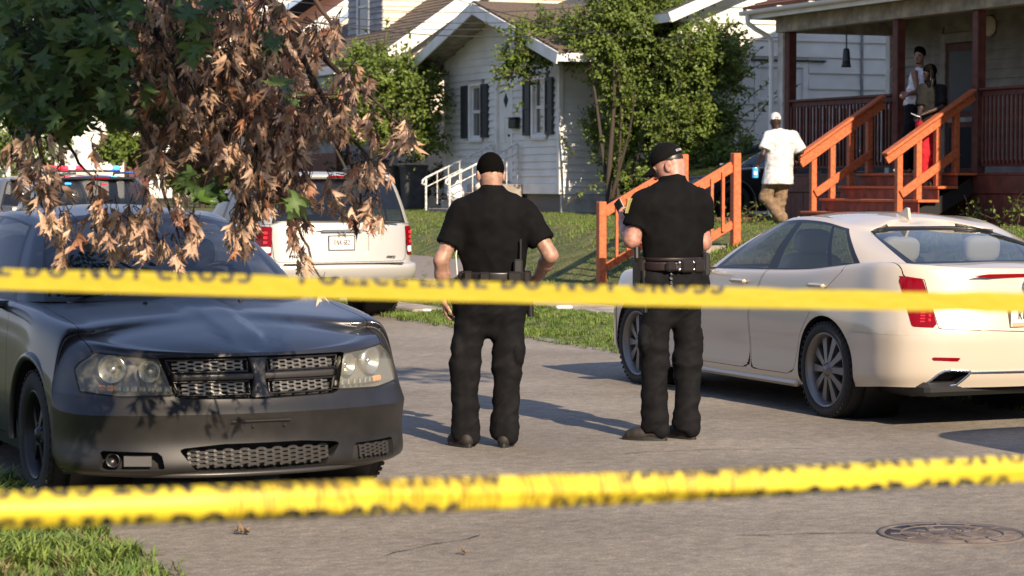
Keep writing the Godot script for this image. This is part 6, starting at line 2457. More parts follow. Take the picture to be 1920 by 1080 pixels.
func cream_sedan() -> void:
	var car := thing("cream_sedan", "cream white luxury sedan parked on the right, seen from behind and from its left side", "car", rp(9.09, 0.0, 13.85), TH + PI * 0.5, "cars parked along the right side of the street")
	var pm: Material = M.pearl_paint
	var q := {
		"nose": 3.79, "tail": -1.12, "fa": 2.91, "ra": 0.0, "W": 0.917,
		"front_sweep": [0.0, 0.04, 0.14, 0.31, 0.50], "rear_sweep": [0.42, 0.20, 0.05, 0.0], "side_in": [0.985, 1.0, 0.985, 0.99, 0.99, 1.0, 0.985],
		"rows": [
			{"yf": 0.20, "ys": 0.185, "yr": 0.272, "wf": 0.95, "ws": 0.945, "wr": 0.97, "fo": 0.04, "ro": 0.03},
			{"yf": 0.30, "ys": 0.25, "yr": 0.36, "wf": 0.99, "ws": 0.985, "wr": 0.995, "fo": 0.0, "ro": 0.0},
			{"yf": 0.45, "ys": 0.42, "yr": 0.50, "wf": 1.0, "ws": 0.985, "wr": 1.0, "fo": 0.0, "ro": -0.01},
			{"yf": 0.58, "ys": 0.64, "yr": 0.64, "wf": 1.0, "ws": 1.0, "wr": 1.0, "fo": 0.01, "ro": -0.005},
			{"yf": 0.68, "ys": 0.84, "yr": 0.84, "wf": 0.985, "ws": 0.99, "wr": 0.97, "fo": 0.05, "ro": 0.045},
			{"yf": 0, "ys": 0, "yr": 0, "y": [0.74, 0.75, 0.77, 0.80, 0.83, 0.885, 0.915, 0.94, 0.955, 0.985, 1.015, 1.05, 1.06, 1.05, 1.03, 1.022], "wf": 0.9, "ws": 0.955, "wr": 0.92, "fo": 0.12, "ro": 0.07}],
		"creases": [],
		"cx": [3.6, 3.5, 3.35, 3.15, 2.95, 2.7, 2.4, 2.0, 1.2, 0.3, -0.35, -0.68, -0.83, -0.91, -0.96, -0.985],
		"cy": [0.77, 0.80, 0.83, 0.86, 0.89, 0.915, 0.935, 0.955, 0.97, 1.01, 1.065, 1.075, 1.072, 1.062, 1.05, 1.043],
	}
	var body := body_shell(q)
	body = wheel_openings(car, body, [0.0, 2.91], 0.33, 0.365, 0.79)
	var rr_ := look(Vector3(-1, 0, 0))
	# tail lamps wrap the corner
	for s in [1.0, -1.0]:
		var ff := look(Vector3(-cos(0.75), 0, sin(0.75) * s))
		var pts := [[-0.83, 0.99, 0.855], [-0.93, 0.972, 0.735], [-1.00, 0.665, 0.655], [-0.925, 0.672, 0.795]]
		if s < 0:
			pts = flip_z(pts)
		var tl := cut(body, ff, seen(ff, pts), 0.004, 0.1)
		body = tl.outside
		var unit := obj("tail_light", tl.inside.shifted(Vector3.ZERO, 0.004).mesh(), M.red_lens, car)
		obj("lamp_edge", rim_walls(tl, -ff.z * 0.02).mesh(), M.dark_seam, unit)
		for k in 7:
			var p := Vector3(-0.95, 0.70 + 0.019 * k, 0.735 * s)
			var c := seat(tl.inside, ff, Vector2(p.dot(ff.x), p.y))
			obj("lamp_strip", bx(c[0] + c[1] * 0.006, Vector3(0.03, 0.010, 0.005), 0.002, Basis(ff.x, ff.y, ff.z)), M.red_bright, unit)
		for k in 4:
			var p := Vector3(-0.95, 0.71 + 0.03 * k, 0.675 * s)
			var c := seat(tl.inside, ff, Vector2(p.dot(ff.x), p.y))
			obj("lamp_strip", bx(c[0] + c[1] * 0.006, Vector3(0.016, 0.018, 0.005), 0.002, Basis(ff.x, ff.y, ff.z)), M.red_bright, unit)
		# exhaust finishers
		var fe := look(Vector3(-cos(0.2), 0, sin(0.2) * s))
		var ep := [[-0.95, 0.292, 0.705], [-1.00, 0.372, 0.625], [-1.03, 0.384, 0.585], [-1.07, 0.376, 0.445], [-1.045, 0.290, 0.535]]
		if s < 0:
			ep = flip_z(ep)
		var ex := cut(body, fe, seen(fe, ep), 0.004, 0.1)
		body = ex.outside
		var pipe := obj("exhaust_outlet", ex.inside.shifted(Vector3(0.12, 0, 0)).mesh(), M.dark_inside, car)
		obj("chrome_ring", rim_walls(ex, Vector3(0.12, 0, 0)).mesh(), M.black_plastic, pipe)
		var ring := MB.new()
		for i in range(0, ex.rim.size(), 2):
			if ex.rim[i].distance_to(ex.rim[i + 1]) > 0.0015:
				ring.tube([ex.rim[i] + ex.rim_n[i] * 0.002, ex.rim[i + 1] + ex.rim_n[i + 1] * 0.002], 0.010, 5, false)
		obj("chrome_ring", ring, M.chrome, pipe)
		# bumper reflector
		var rp2 := [[-0.98, 0.470, 0.69], [-1.05, 0.466, 0.50], [-1.05, 0.446, 0.50], [-0.98, 0.450, 0.69]]
		if s < 0:
			rp2 = flip_z(rp2)
		var re := cut(body, fe, seen(fe, rp2), 0.002, 0.1)
		body = re.outside
		obj("reflector", re.inside.shifted(Vector3.ZERO, 0.002).mesh(), M.red_lens, car)
	# number plate bay in the boot lid
	var pb := cut(body, rr_, seen(rr_, [[0, 0.85, 0.30], [0, 0.85, -0.30], [0, 0.655, -0.385], [0, 0.655, 0.385]]), 0.012, 0.3)
	body = pb.outside
	obj("plate_recess", pb.inside.shifted(Vector3(0.035, 0, 0)).mesh(), pm, car)
	obj("recess_edge", rim_walls(pb, Vector3(0.035, 0, 0)).mesh(), pm, car)
	var plate := obj("number_plate", bx(Vector3(-1.095, 0.735, 0), Vector3(0.012, 0.15, 0.305), 0.004), M.plate_white, car)
	obj("plate_band", bx(Vector3(-1.1025, 0.676, 0), Vector3(0.003, 0.026, 0.29), 0.001), M.plate_orange, plate)
	var facing_back := Basis(Vector3(0, 0, 1), Vector3(0, 1, 0), Vector3(-1, 0, 0))
	var num := MB.new()
	num.text("KUA 417", 0.062, Transform3D(facing_back * Basis().scaled(Vector3(0.62, 1, 1)), Vector3(-1.103, 0.738, 0)))
	obj("plate_lettering", num, M.ink, plate)
	# boot lid, bumper, doors
	var spot := seat(body, rr_, Vector2(-0.565, 0.715))
	var bn: Vector3 = spot[1]
	var bxx := Vector3.UP.cross(bn).normalized()
	var badge_at := Transform3D(Basis(bxx, bn.cross(bxx), bn), spot[0] + bn * 0.004)
	body = panel(car, body, rr_, seen(rr_, [[0, 1.2, 0.795], [0, 0.99, 0.79], [0, 0.97, 0.69], [0, 0.655, 0.645], [0, 0.628, 0.0], [0, 0.655, -0.645], [0, 0.97, -0.69], [0, 0.99, -0.79], [0, 1.2, -0.795]]), 0.0, "boot_lid", pm, -0.02, 0.005)
	var sd := look(Vector3(0, 0, 1))
	var bum := cut(body, sd, v2([[-0.2, 0.0], [-0.2, 0.605], [-0.97, 0.612], [-1.05, 0.655], [-1.4, 0.66], [-1.4, 0.0]]), 0.0, -2.0)
	body = bum.outside
	var bumper := obj("rear_bumper", bum.inside.mesh(), pm, car)
	var bg := cut(bum.outside, sd, v2([[-0.37, 0.605], [-0.37, 0.6085], [-0.97, 0.6155], [-0.97, 0.612]]), 0.0, -2.0)
	obj("bumper_seam", bg.inside.shifted(Vector3.ZERO, 0.001).mesh(), M.dark_seam, bumper)
	var strip := MB.new()
	var sp := []
	for k in 11:
		var z := lerpf(-0.44, 0.44, k / 10.0)
		sp.append(Vector3(-1.128 + 0.25 * z * z, 0.372, z))
	strip.tube(sp, 0.008, 6)
	obj("chrome_strip", strip, M.chrome, bumper)
	obj("diffuser", bx(Vector3(-0.78, 0.262, 0), Vector3(0.5, 0.09, 1.5), 0.03), M.black_plastic, car)
	for s in [1.0, -1.0]:
		var fs := look(Vector3(0, 0, s))
		body = panel(car, body, fs, seen(fs, [[2.22, 0.28, 0], [2.26, 0.6, 0], [2.16, 1.2, 0], [0.80, 1.2, 0], [0.86, 0.98, 0], [1.07, 0.68, 0], [1.05, 0.262, 0], [2.19, 0.262, 0]]), 0.0, "door", pm, 0.2)
		body = panel(car, body, fs, seen(fs, [[1.055, 0.68, 0], [0.845, 0.98, 0], [0.79, 1.2, 0], [-0.22, 1.2, 0], [-0.18, 1.0, 0], [0.10, 0.80, 0], [0.33, 0.55, 0], [0.42, 0.30, 0], [0.46, 0.262, 0], [1.035, 0.262, 0]]), 0.0, "door", pm, 0.2)
		for e in [[0.09, 0.895], [1.2, 0.885]]:
			var h := obj("handle", bx(Vector3(e[0], e[1], 0.915 * s), Vector3(0.21, 0.032, 0.04), 0.014), pm, car)
			obj("chrome_strip", bx(Vector3(e[0], e[1] + 0.002, 0.937 * s), Vector3(0.19, 0.012, 0.006), 0.002), M.chrome, h)
		obj("sill", bx(Vector3(1.45, 0.20, 0.865 * s), Vector3(2.1, 0.05, 0.06), 0.02), pm, car)
	var tp := look(Vector3(0, 1, 0))
	var hole := cut(body, tp, seen(tp, [[2.12, 0, 0.0], [2.05, 0, 0.45], [1.86, 0, 0.70], [-0.25, 0, 0.72], [-0.52, 0, 0.58], [-0.62, 0, 0.35], [-0.66, 0, 0.0], [-0.62, 0, -0.35], [-0.52, 0, -0.58], [-0.25, 0, -0.72], [1.86, 0, -0.70], [2.05, 0, -0.45]]), 0.0, 0.3)
	body = hole.outside
	obj("cabin_floor", hole.inside.shifted(Vector3(0, -0.18, 0)).mesh(), M.dark_inside, car)
	obj("body", body.mesh(), pm, car)
	var base := [Vector3(2.25, 0.945, 0), Vector3(2.18, 0.945, 0.42), Vector3(1.97, 0.945, 0.72), Vector3(1.82, 0.945, 0.805), Vector3(1.35, 0.955, 0.845), Vector3(0.80, 0.968, 0.852), Vector3(0.25, 0.985, 0.845), Vector3(-0.32, 1.012, 0.81), Vector3(-0.62, 1.06, 0.665), Vector3(-0.74, 1.068, 0.42), Vector3(-0.78, 1.07, 0)]
	var top := [Vector3(1.45, 1.325, 0), Vector3(1.42, 1.32, 0.33), Vector3(1.30, 1.295, 0.53), Vector3(1.18, 1.295, 0.595), Vector3(0.98, 1.325, 0.635), Vector3(0.72, 1.338, 0.645), Vector3(0.42, 1.325, 0.64), Vector3(0.17, 1.285, 0.615), Vector3(0.06, 1.255, 0.50), Vector3(0.16, 1.272, 0.36), Vector3(0.20, 1.28, 0)]
	var rc := [Vector3(1.38, 1.345, 0), Vector3(1.32, 1.357, 0), Vector3(1.25, 1.368, 0), Vector3(1.15, 1.376, 0), Vector3(1.0, 1.386, 0), Vector3(0.85, 1.39, 0), Vector3(0.7, 1.388, 0), Vector3(0.55, 1.38, 0), Vector3(0.42, 1.358, 0), Vector3(0.36, 1.335, 0), Vector3(0.32, 1.315, 0)]
	var areas := [[0, 1.93, 0.0, 1.97, "trim_a"], [0, 1.84, 0.12, 1.88, "windshield"], [3.1, 7.05, 0.0, 0.07, "chrome"], [3.1, 7.05, 0.07, 1.97, "trim_b"], [3.35, 4.82, 0.13, 1.88, "front_window"], [5.08, 6.32, 0.13, 1.88, "back_window"], [6.42, 6.92, 0.13, 1.88, "quarter_window"], [8.08, 10, 0.0, 1.97, "trim_c"], [8.28, 10, 0.10, 1.97, "rear_window"]]
	var seal := MB.new()
	var seal_path := []
	for k in 31:
		var c := lerpf(8.05, 11.95, k / 30.0)
		var p := cr_at(top, minf(c, 20.0 - c), true, true)
		seal_path.append(Vector3(p.x - 0.004, p.y + 0.001, p.z * (1.0 if c <= 10.0 else -1.0)))
	seal.tube(seal_path, 0.013, 8)
	obj("window_seal", seal, M.gloss_black, car)
	var cols := cat([seq(0, 1.84, 14), [1.93], seq(1.93, 3.1, 8), [3.35], seq(3.35, 4.82, 10), seq(4.82, 5.08, 2), seq(5.08, 6.32, 8), [6.42], seq(6.42, 6.92, 4), [7.05], seq(7.05, 8.08, 8), [8.28], seq(8.28, 10, 12)])
	var rws := cat([[0.0, 0.07, 0.10, 0.12, 0.13], seq(0.13, 1.86, 12), [1.88, 1.97], seq(1.97, 5, 16)])
	cabin_parts(car, cabin_shell(base, top, rc, 0.03, areas, cols, rws), pm, M.car_glass)
	for s in [1.0, -1.0]:
		mirror(car, Vector3(1.72, 1.0, 0.985 * s), M.gloss_black)
		add_wheel(car, Vector3(0, 0.325, 0.785 * s), s, 0.332, 0.25, 0.252, 10, M.alloy)
		add_wheel(car, Vector3(2.91, 0.325, 0.785 * s), s, 0.332, 0.25, 0.252, 10, M.alloy)
	# high brake lamp in the lip of the boot, crest, badge, aerial
	var hb := MB.new()
	hb.prism(v2([[-0.42, 0.0], [-0.30, 0.011], [0.30, 0.011], [0.42, 0.0], [0.30, -0.013], [-0.30, -0.013]]), 0.012, Transform3D(facing_back, Vector3(-1.048, 0.994, 0)))
	obj("brake_light", hb, M.red_lens, car)
	var crest := MB.new()
	crest.lathe([Vector2(0.0001, 0.012), Vector2(0.04, 0.010), Vector2(0.052, 0.0), Vector2(0.052, -0.02)], 28, Transform3D(Basis(Vector3(0, 0, 1), Vector3(-1, 0, 0), Vector3(0, -1, 0)), Vector3(-1.075, 0.915, 0)))
	var cb := obj("badge", crest, M.chrome, car)
	obj("shield", bx(Vector3(-1.089, 0.915, 0), Vector3(0.004, 0.05, 0.045), 0.001), M.red_lens, cb)
	var bd := MB.new()
	bd.text("CTS", 0.026, badge_at * Transform3D(Basis().scaled(Vector3(1.5, 1, 1)), Vector3.ZERO), 0.006)
	obj("lettering", bd, M.chrome, car)
	var fin := MB.new()
	fin.prism(v2([[-0.07, -0.02], [-0.05, 0.062], [-0.03, 0.066], [0.11, 0.0], [0.11, -0.02]]), 0.02, Transform3D(Basis(), Vector3(0.42, 1.356, -0.01)))
	obj("aerial_fin", fin, pm, car)
	for e in [[1.15, 0.36, 0.93, true], [1.15, -0.36, 0.93, true], [0.02, 0.33, 0.90, true], [0.02, -0.33, 0.90, true]]:
		obj("seat", seat_shape(Vector3(e[0], e[2], e[1]), e[3]), M.cream_leather, car)
	obj("parcel_shelf", bx(Vector3(-0.33, 0.98, 0), Vector3(0.45, 0.03, 1.1), 0.01), M.black_plastic, car)
	obj("dashboard", bx(Vector3(1.9, 0.90, 0), Vector3(0.4, 0.10, 1.3), 0.04), M.black_plastic, car)
	underside(car, -0.75, 3.2, 0.265, 1.4)
	# head lamps, grille at the hidden front
	for s in [1.0, -1.0]:
		var ff := look(Vector3(cos(0.7), 0, sin(0.7) * s))
		var pts := [[3.25, 0.76, 0.83], [3.58, 0.72, 0.60], [3.62, 0.58, 0.58], [3.45, 0.56, 0.76]]
		if s < 0:
			pts = flip_z(pts)
		obj("headlight", bx(Vector3(3.42, 0.67, 0.70 * s), Vector3(0.12, 0.14, 0.10), 0.02), M.lens_clear, car)

func suv(called: String, label: String, at: Vector3, pm: Material, detailed: bool) -> Node3D:
	var car := thing(called, label, "car", at, TH + PI * 0.5)
	var q := {
		"nose": 3.66, "tail": -1.09, "fa": 2.70, "ra": 0.0, "W": 0.985,
		"front_sweep": [0.0, 0.03, 0.10, 0.24, 0.42], "rear_sweep": [0.26, 0.09, 0.02, 0.0], "side_in": [0.985, 1.0, 0.99, 0.99, 0.99, 1.0, 0.985],
		"rows": [
			{"yf": 0.34, "ys": 0.36, "yr": 0.39, "wf": 0.95, "ws": 0.95, "wr": 0.93, "fo": 0.06, "ro": 0.10},
			{"yf": 0.50, "ys": 0.52, "yr": 0.52, "wf": 1.0, "ws": 0.99, "wr": 0.98, "fo": 0.0, "ro": 0.0},
			{"yf": 0.62, "ys": 0.66, "yr": 0.640, "wf": 1.0, "ws": 1.0, "wr": 0.985, "fo": 0.0, "ro": -0.02},
			{"yf": 0.75, "ys": 0.78, "yr": 0.675, "wf": 0.99, "ws": 1.0, "wr": 0.95, "fo": 0.03, "ro": 0.07},
			{"yf": 0.86, "ys": 0.95, "yr": 0.92, "wf": 0.98, "ws": 0.985, "wr": 0.945, "fo": 0.06, "ro": 0.085},
			{"yf": 0, "ys": 0, "yr": 0, "y": [0.96, 0.97, 0.98, 1.0, 1.02, 1.05, 1.07, 1.09, 1.10, 1.11, 1.115, 1.12, 1.12, 1.12, 1.12, 1.12], "wf": 0.92, "ws": 0.955, "wr": 0.93, "fo": 0.12, "ro": 0.105}],
		"creases": [3],
		"cx": [3.4, 3.3, 3.1, 2.9, 2.7, 2.5, 2.25, 1.9, 1.2, 0.3, -0.3, -0.6, -0.75, -0.82, -0.86, -0.88],
		"cy": [0.99, 1.0, 1.02, 1.04, 1.055, 1.07, 1.085, 1.10, 1.10, 1.11, 1.12, 1.12, 1.12, 1.12, 1.12, 1.12],
	}
	var body := body_shell(q)
	body = wheel_openings(car, body, [0.0, 2.70], 0.37, 0.41, 0.85)
	var rr_ := look(Vector3(-1, 0, 0))
	for s in [1.0, -1.0]:
		var ff := look(Vector3(-cos(0.6), 0, sin(0.6) * s))
		var pts := [[-0.72, 1.09, 0.91], [-0.93, 1.085, 0.835], [-0.945, 0.76, 0.85], [-0.80, 0.755, 0.945], [-0.66, 0.80, 0.965]]
		if s < 0:
			pts = flip_z(pts)
		var tl := cut(body, ff, seen(ff, pts), 0.004, 0.0)
		body = tl.outside
		var unit := obj("tail_light", tl.inside.shifted(Vector3.ZERO, 0.012).mesh(), M.red_lens, car)
		var wpts := [[-0.78, 0.862, 0.93], [-0.93, 0.86, 0.845], [-0.94, 0.79, 0.845], [-0.82, 0.79, 0.935]]
		if s < 0:
			wpts = flip_z(wpts)
		var wl := cut(tl.inside, ff, seen(ff, wpts), 0.0, -1.0)
		obj("reversing_lamp", wl.inside.shifted(Vector3.ZERO, 0.015).mesh(), M.plate_white, unit)
		for k in 3:
			var p := Vector3(-0.88, 0.91 + 0.055 * k, 0.885 * s)
			var c := seat(tl.inside, ff, Vector2(p.dot(ff.x), p.y))
			obj("lamp_facet", bx(c[0] + c[1] * 0.014, Vector3(0.05, 0.03, 0.006), 0.002, Basis(ff.x, ff.y, ff.z)), M.red_bright if called != "grey_suv" else M.light_red, unit)
	var pb := cut(body, rr_, seen(rr_, [[0, 1.035, 0.32], [0, 1.035, -0.32], [0, 0.80, -0.32], [0, 0.78, -0.29], [0, 0.78, 0.29], [0, 0.80, 0.32]]), 0.01, 0.3)
	body = pb.outside
	obj("plate_recess", pb.inside.shifted(Vector3(0.03, 0, 0)).mesh(), pm, car)
	obj("recess_edge", rim_walls(pb, Vector3(0.03, 0, 0)).mesh(), pm, car)
	obj("chrome_strip", bx(Vector3(-1.0, 1.045, 0), Vector3(0.03, 0.025, 0.50), 0.006), M.chrome if detailed else M.black_plastic, car)
	var facing_back := Basis(Vector3(0, 0, 1), Vector3(0, 1, 0), Vector3(-1, 0, 0))
	var plate := obj("number_plate", bx(Vector3(-0.985, 0.90, 0), Vector3(0.012, 0.15, 0.30), 0.003), M.plate_white, car)
	if detailed:
		obj("plate_frame", bx(Vector3(-0.981, 0.90, 0), Vector3(0.012, 0.175, 0.325), 0.003), M.black_plastic, plate)
		var num := MB.new()
		num.text("ENK 682", 0.06, Transform3D(facing_back * Basis().scaled(Vector3(0.6, 1, 1)), Vector3(-0.993, 0.905, 0)))
		obj("plate_lettering", num, M.ink, plate)
		for e in [["PILOT", -0.56, 0.752, 0.030], ["4WD", 0.60, 0.735, 0.028]]:
			var bd := MB.new()
			bd.text(e[0], e[3], Transform3D(facing_back * Basis().scaled(Vector3(1.35, 1, 1)), Vector3(-1.014 + 0.03 * absf(e[1]), e[2], e[1])), 0.008)
			obj("lettering", bd, M.black_plastic if e[0] == "4WD" else M.dark_seam, car)
		var hm := MB.new()
		for e in [[[-0.04, -0.04], [-0.03, 0.04]], [[0.04, -0.04], [0.03, 0.04]], [[-0.035, 0.0], [0.035, 0.0]]]:
			hm.bar(Vector3(-1.006, 1.0 + e[0][1], e[0][0]), Vector3(-1.006, 1.0 + e[1][1], e[1][0]), 0.012, 0.012)
		obj("badge", hm, M.chrome, car)
	body = panel(car, body, rr_, seen(rr_, [[0, 1.3, 0.86], [0, 1.1, 0.83], [0, 0.72, 0.80], [0, 0.685, 0.76], [0, 0.682, 0], [0, 0.685, -0.76], [0, 0.72, -0.80], [0, 1.1, -0.83], [0, 1.3, -0.86]]), 0.0, "tailgate", pm, 0.25, 0.006)
	var sd := look(Vector3(0, 0, 1))
	var bum := cut(body, sd, v2([[-0.40, 0.0], [-0.40, 0.665], [-1.4, 0.678], [-1.4, 0.0]]), 0.0, -2.0)
	body = bum.outside
	obj("rear_bumper", bum.inside.mesh(), pm, car)
	obj("bumper_pad", bx(Vector3(-1.075, 0.665, 0), Vector3(0.05, 0.014, 1.45), 0.005), M.satin_grille, car)
	obj("bumper_skirt", bx(Vector3(-0.93, 0.44, 0), Vector3(0.14, 0.13, 1.66), 0.04), M.black_plastic, car)
	for s in [1.0, -1.0]:
		var fs := look(Vector3(0, 0, s))
		body = panel(car, body, fs, seen(fs, [[2.05, 0.42, 0], [2.0, 1.3, 0], [0.98, 1.3, 0], [0.98, 0.42, 0]]), 0.0, "door", pm, 0.2)
		body = panel(car, body, fs, seen(fs, [[0.965, 0.42, 0], [0.965, 1.3, 0], [-0.05, 1.3, 0], [0.05, 1.0, 0], [0.38, 0.75, 0], [0.46, 0.42, 0]]), 0.0, "door", pm, 0.2)
		for x in [1.12, 0.12]:
			obj("handle", bx(Vector3(x, 0.98, 0.975 * s), Vector3(0.2, 0.035, 0.035), 0.012), pm, car)
	var tp := look(Vector3(0, 1, 0))
	var hole := cut(body, tp, seen(tp, [[1.8, 0, 0.0], [1.7, 0, 0.6], [1.5, 0, 0.78], [-0.6, 0, 0.78], [-0.8, 0, 0.68], [-0.82, 0, 0.0], [-0.8, 0, -0.68], [-0.6, 0, -0.78], [1.5, 0, -0.78], [1.7, 0, -0.6]]), 0.0, 0.3)
	obj("cabin_floor", hole.inside.shifted(Vector3(0, -0.2, 0)).mesh(), M.dark_inside, car)
	obj("body", hole.outside.mesh(), pm, car)
	var base := [Vector3(1.95, 1.10, 0), Vector3(1.9, 1.10, 0.5), Vector3(1.72, 1.10, 0.80), Vector3(1.6, 1.09, 0.885), Vector3(1.15, 1.10, 0.925), Vector3(0.7, 1.105, 0.935), Vector3(0.1, 1.11, 0.935), Vector3(-0.55, 1.115, 0.92), Vector3(-0.87, 1.12, 0.845), Vector3(-0.955, 1.12, 0.5), Vector3(-0.975, 1.12, 0)]
	var top := [Vector3(1.2, 1.66, 0), Vector3(1.18, 1.655, 0.4), Vector3(1.08, 1.635, 0.64), Vector3(1.0, 1.63, 0.70), Vector3(0.8, 1.65, 0.735), Vector3(0.5, 1.66, 0.75), Vector3(0.0, 1.66, 0.75), Vector3(-0.5, 1.65, 0.74), Vector3(-0.76, 1.625, 0.68), Vector3(-0.83, 1.645, 0.4), Vector3(-0.845, 1.65, 0)]
	var rc := [Vector3(1.1, 1.69, 0), Vector3(1.05, 1.70, 0), Vector3(0.95, 1.715, 0), Vector3(0.85, 1.72, 0), Vector3(0.7, 1.73, 0), Vector3(0.5, 1.735, 0), Vector3(0.1, 1.735, 0), Vector3(-0.3, 1.73, 0), Vector3(-0.6, 1.72, 0), Vector3(-0.7, 1.705, 0), Vector3(-0.74, 1.695, 0)]
	var areas := [[0, 1.93, 0.0, 1.97, "trim_a"], [0, 1.84, 0.12, 1.88, "windshield"], [3.1, 7.3, 0.04, 1.92, "trim_b"], [3.3, 4.75, 0.13, 1.86, "front_window"], [5.0, 6.0, 0.13, 1.86, "back_window"], [6.15, 7.2, 0.13, 1.86, "quarter_window"], [8.12, 10, 0.02, 1.97, "trim_c"], [8.25, 10, 0.13, 1.86, "rear_window"]]
	var cols := cat([seq(0, 1.84, 10), [1.93], seq(1.93, 3.1, 6), [3.3], seq(3.3, 4.75, 6), seq(4.75, 5.0, 2), seq(5.0, 6.0, 5), [6.15], seq(6.15, 7.2, 5), [7.3], seq(7.3, 8.12, 6), [8.25], seq(8.25, 10, 10)])
	var rws := cat([[0.0, 0.02, 0.04, 0.12, 0.13], seq(0.13, 1.86, 8), [1.88, 1.92, 1.97], seq(1.97, 5, 10)])
	cabin_parts(car, cabin_shell(base, top, rc, 0.02, areas, cols, rws), pm, M.tinted_glass)
	var spo := obj("roof_spoiler", bx(Vector3(-0.86, 1.665, 0), Vector3(0.18, 0.05, 1.22), 0.02), pm, car)
	obj("brake_light", bx(Vector3(-0.952, 1.665, 0), Vector3(0.006, 0.028, 0.30), 0.002), M.red_lens, spo)
	for s in [1.0, -1.0]:
		var rail := MB.new()
		rail.tube([Vector3(0.9, 1.70, 0.66 * s), Vector3(0.85, 1.755, 0.66 * s), Vector3(-0.55, 1.765, 0.66 * s), Vector3(-0.65, 1.70, 0.66 * s)], 0.018, 8)
		obj("roof_rail", rail, M.satin_grille, car)
		mirror(car, Vector3(1.5, 1.15, 1.04 * s), pm)
		add_wheel(car, Vector3(0, 0.36, 0.83 * s), s, 0.365, 0.24, 0.22, 5, M.alloy)
		add_wheel(car, Vector3(2.70, 0.36, 0.83 * s), s, 0.365, 0.24, 0.22, 5, M.alloy)
	var wiper := MB.new()
	wiper.tube([Vector3(-0.985, 1.135, 0.35), Vector3(-0.99, 1.14, 0.70)], 0.012, 6)
	obj("rear_wiper", wiper, M.black_plastic, car)
	for e in [[1.0, 0.4], [1.0, -0.4], [0.0, 0.4], [0.0, -0.4]]:
		obj("seat", seat_shape(Vector3(e[0], 1.05, e[1]), true), M.charcoal_cloth, car)
	underside(car, -0.85, 3.4, 0.42, 1.5)
	return car

func light_bar(car: Node3D) -> void:
	var red: Material = M.light_red
	var blue: Material = M.light_blue
	var white: Material = M.light_white
	var base := obj("light_bar", bx(Vector3(0.35, 1.79, 0), Vector3(0.30, 0.04, 1.25), 0.015), M.black_plastic, car)
	for k in 10:
		obj("lamp_module", bx(Vector3(0.35, 1.845, -0.555 + 0.1235 * k), Vector3(0.28, 0.07, 0.115), 0.02), red if k in [0, 1, 2, 4] else (blue if k == 9 else white), base)
	obj("deck_light", bx(Vector3(-0.86, 1.58, -0.5), Vector3(0.03, 0.03, 0.10), 0.008), blue, car)
	obj("deck_light", bx(Vector3(-0.86, 1.56, 0.10), Vector3(0.03, 0.03, 0.10), 0.008), red, car)
	# what the bar and the far tail lamp throw on their surroundings
	for l in [[Vector3(0.10, 1.86, -0.35), Color(1.0, 0.1, 0.15), 0.10], [Vector3(0.10, 1.86, 0.5), Color(0.15, 0.5, 1.0), 0.06]]:
		var o := OmniLight3D.new()
		o.light_color = l[1]
		o.light_energy = l[2]
		o.light_size = 0.06
		o.omni_range = 12.0
		o.omni_attenuation = 2.0
		o.shadow_enabled = true
		under(car, o, "bar_light")
		o.position = l[0]

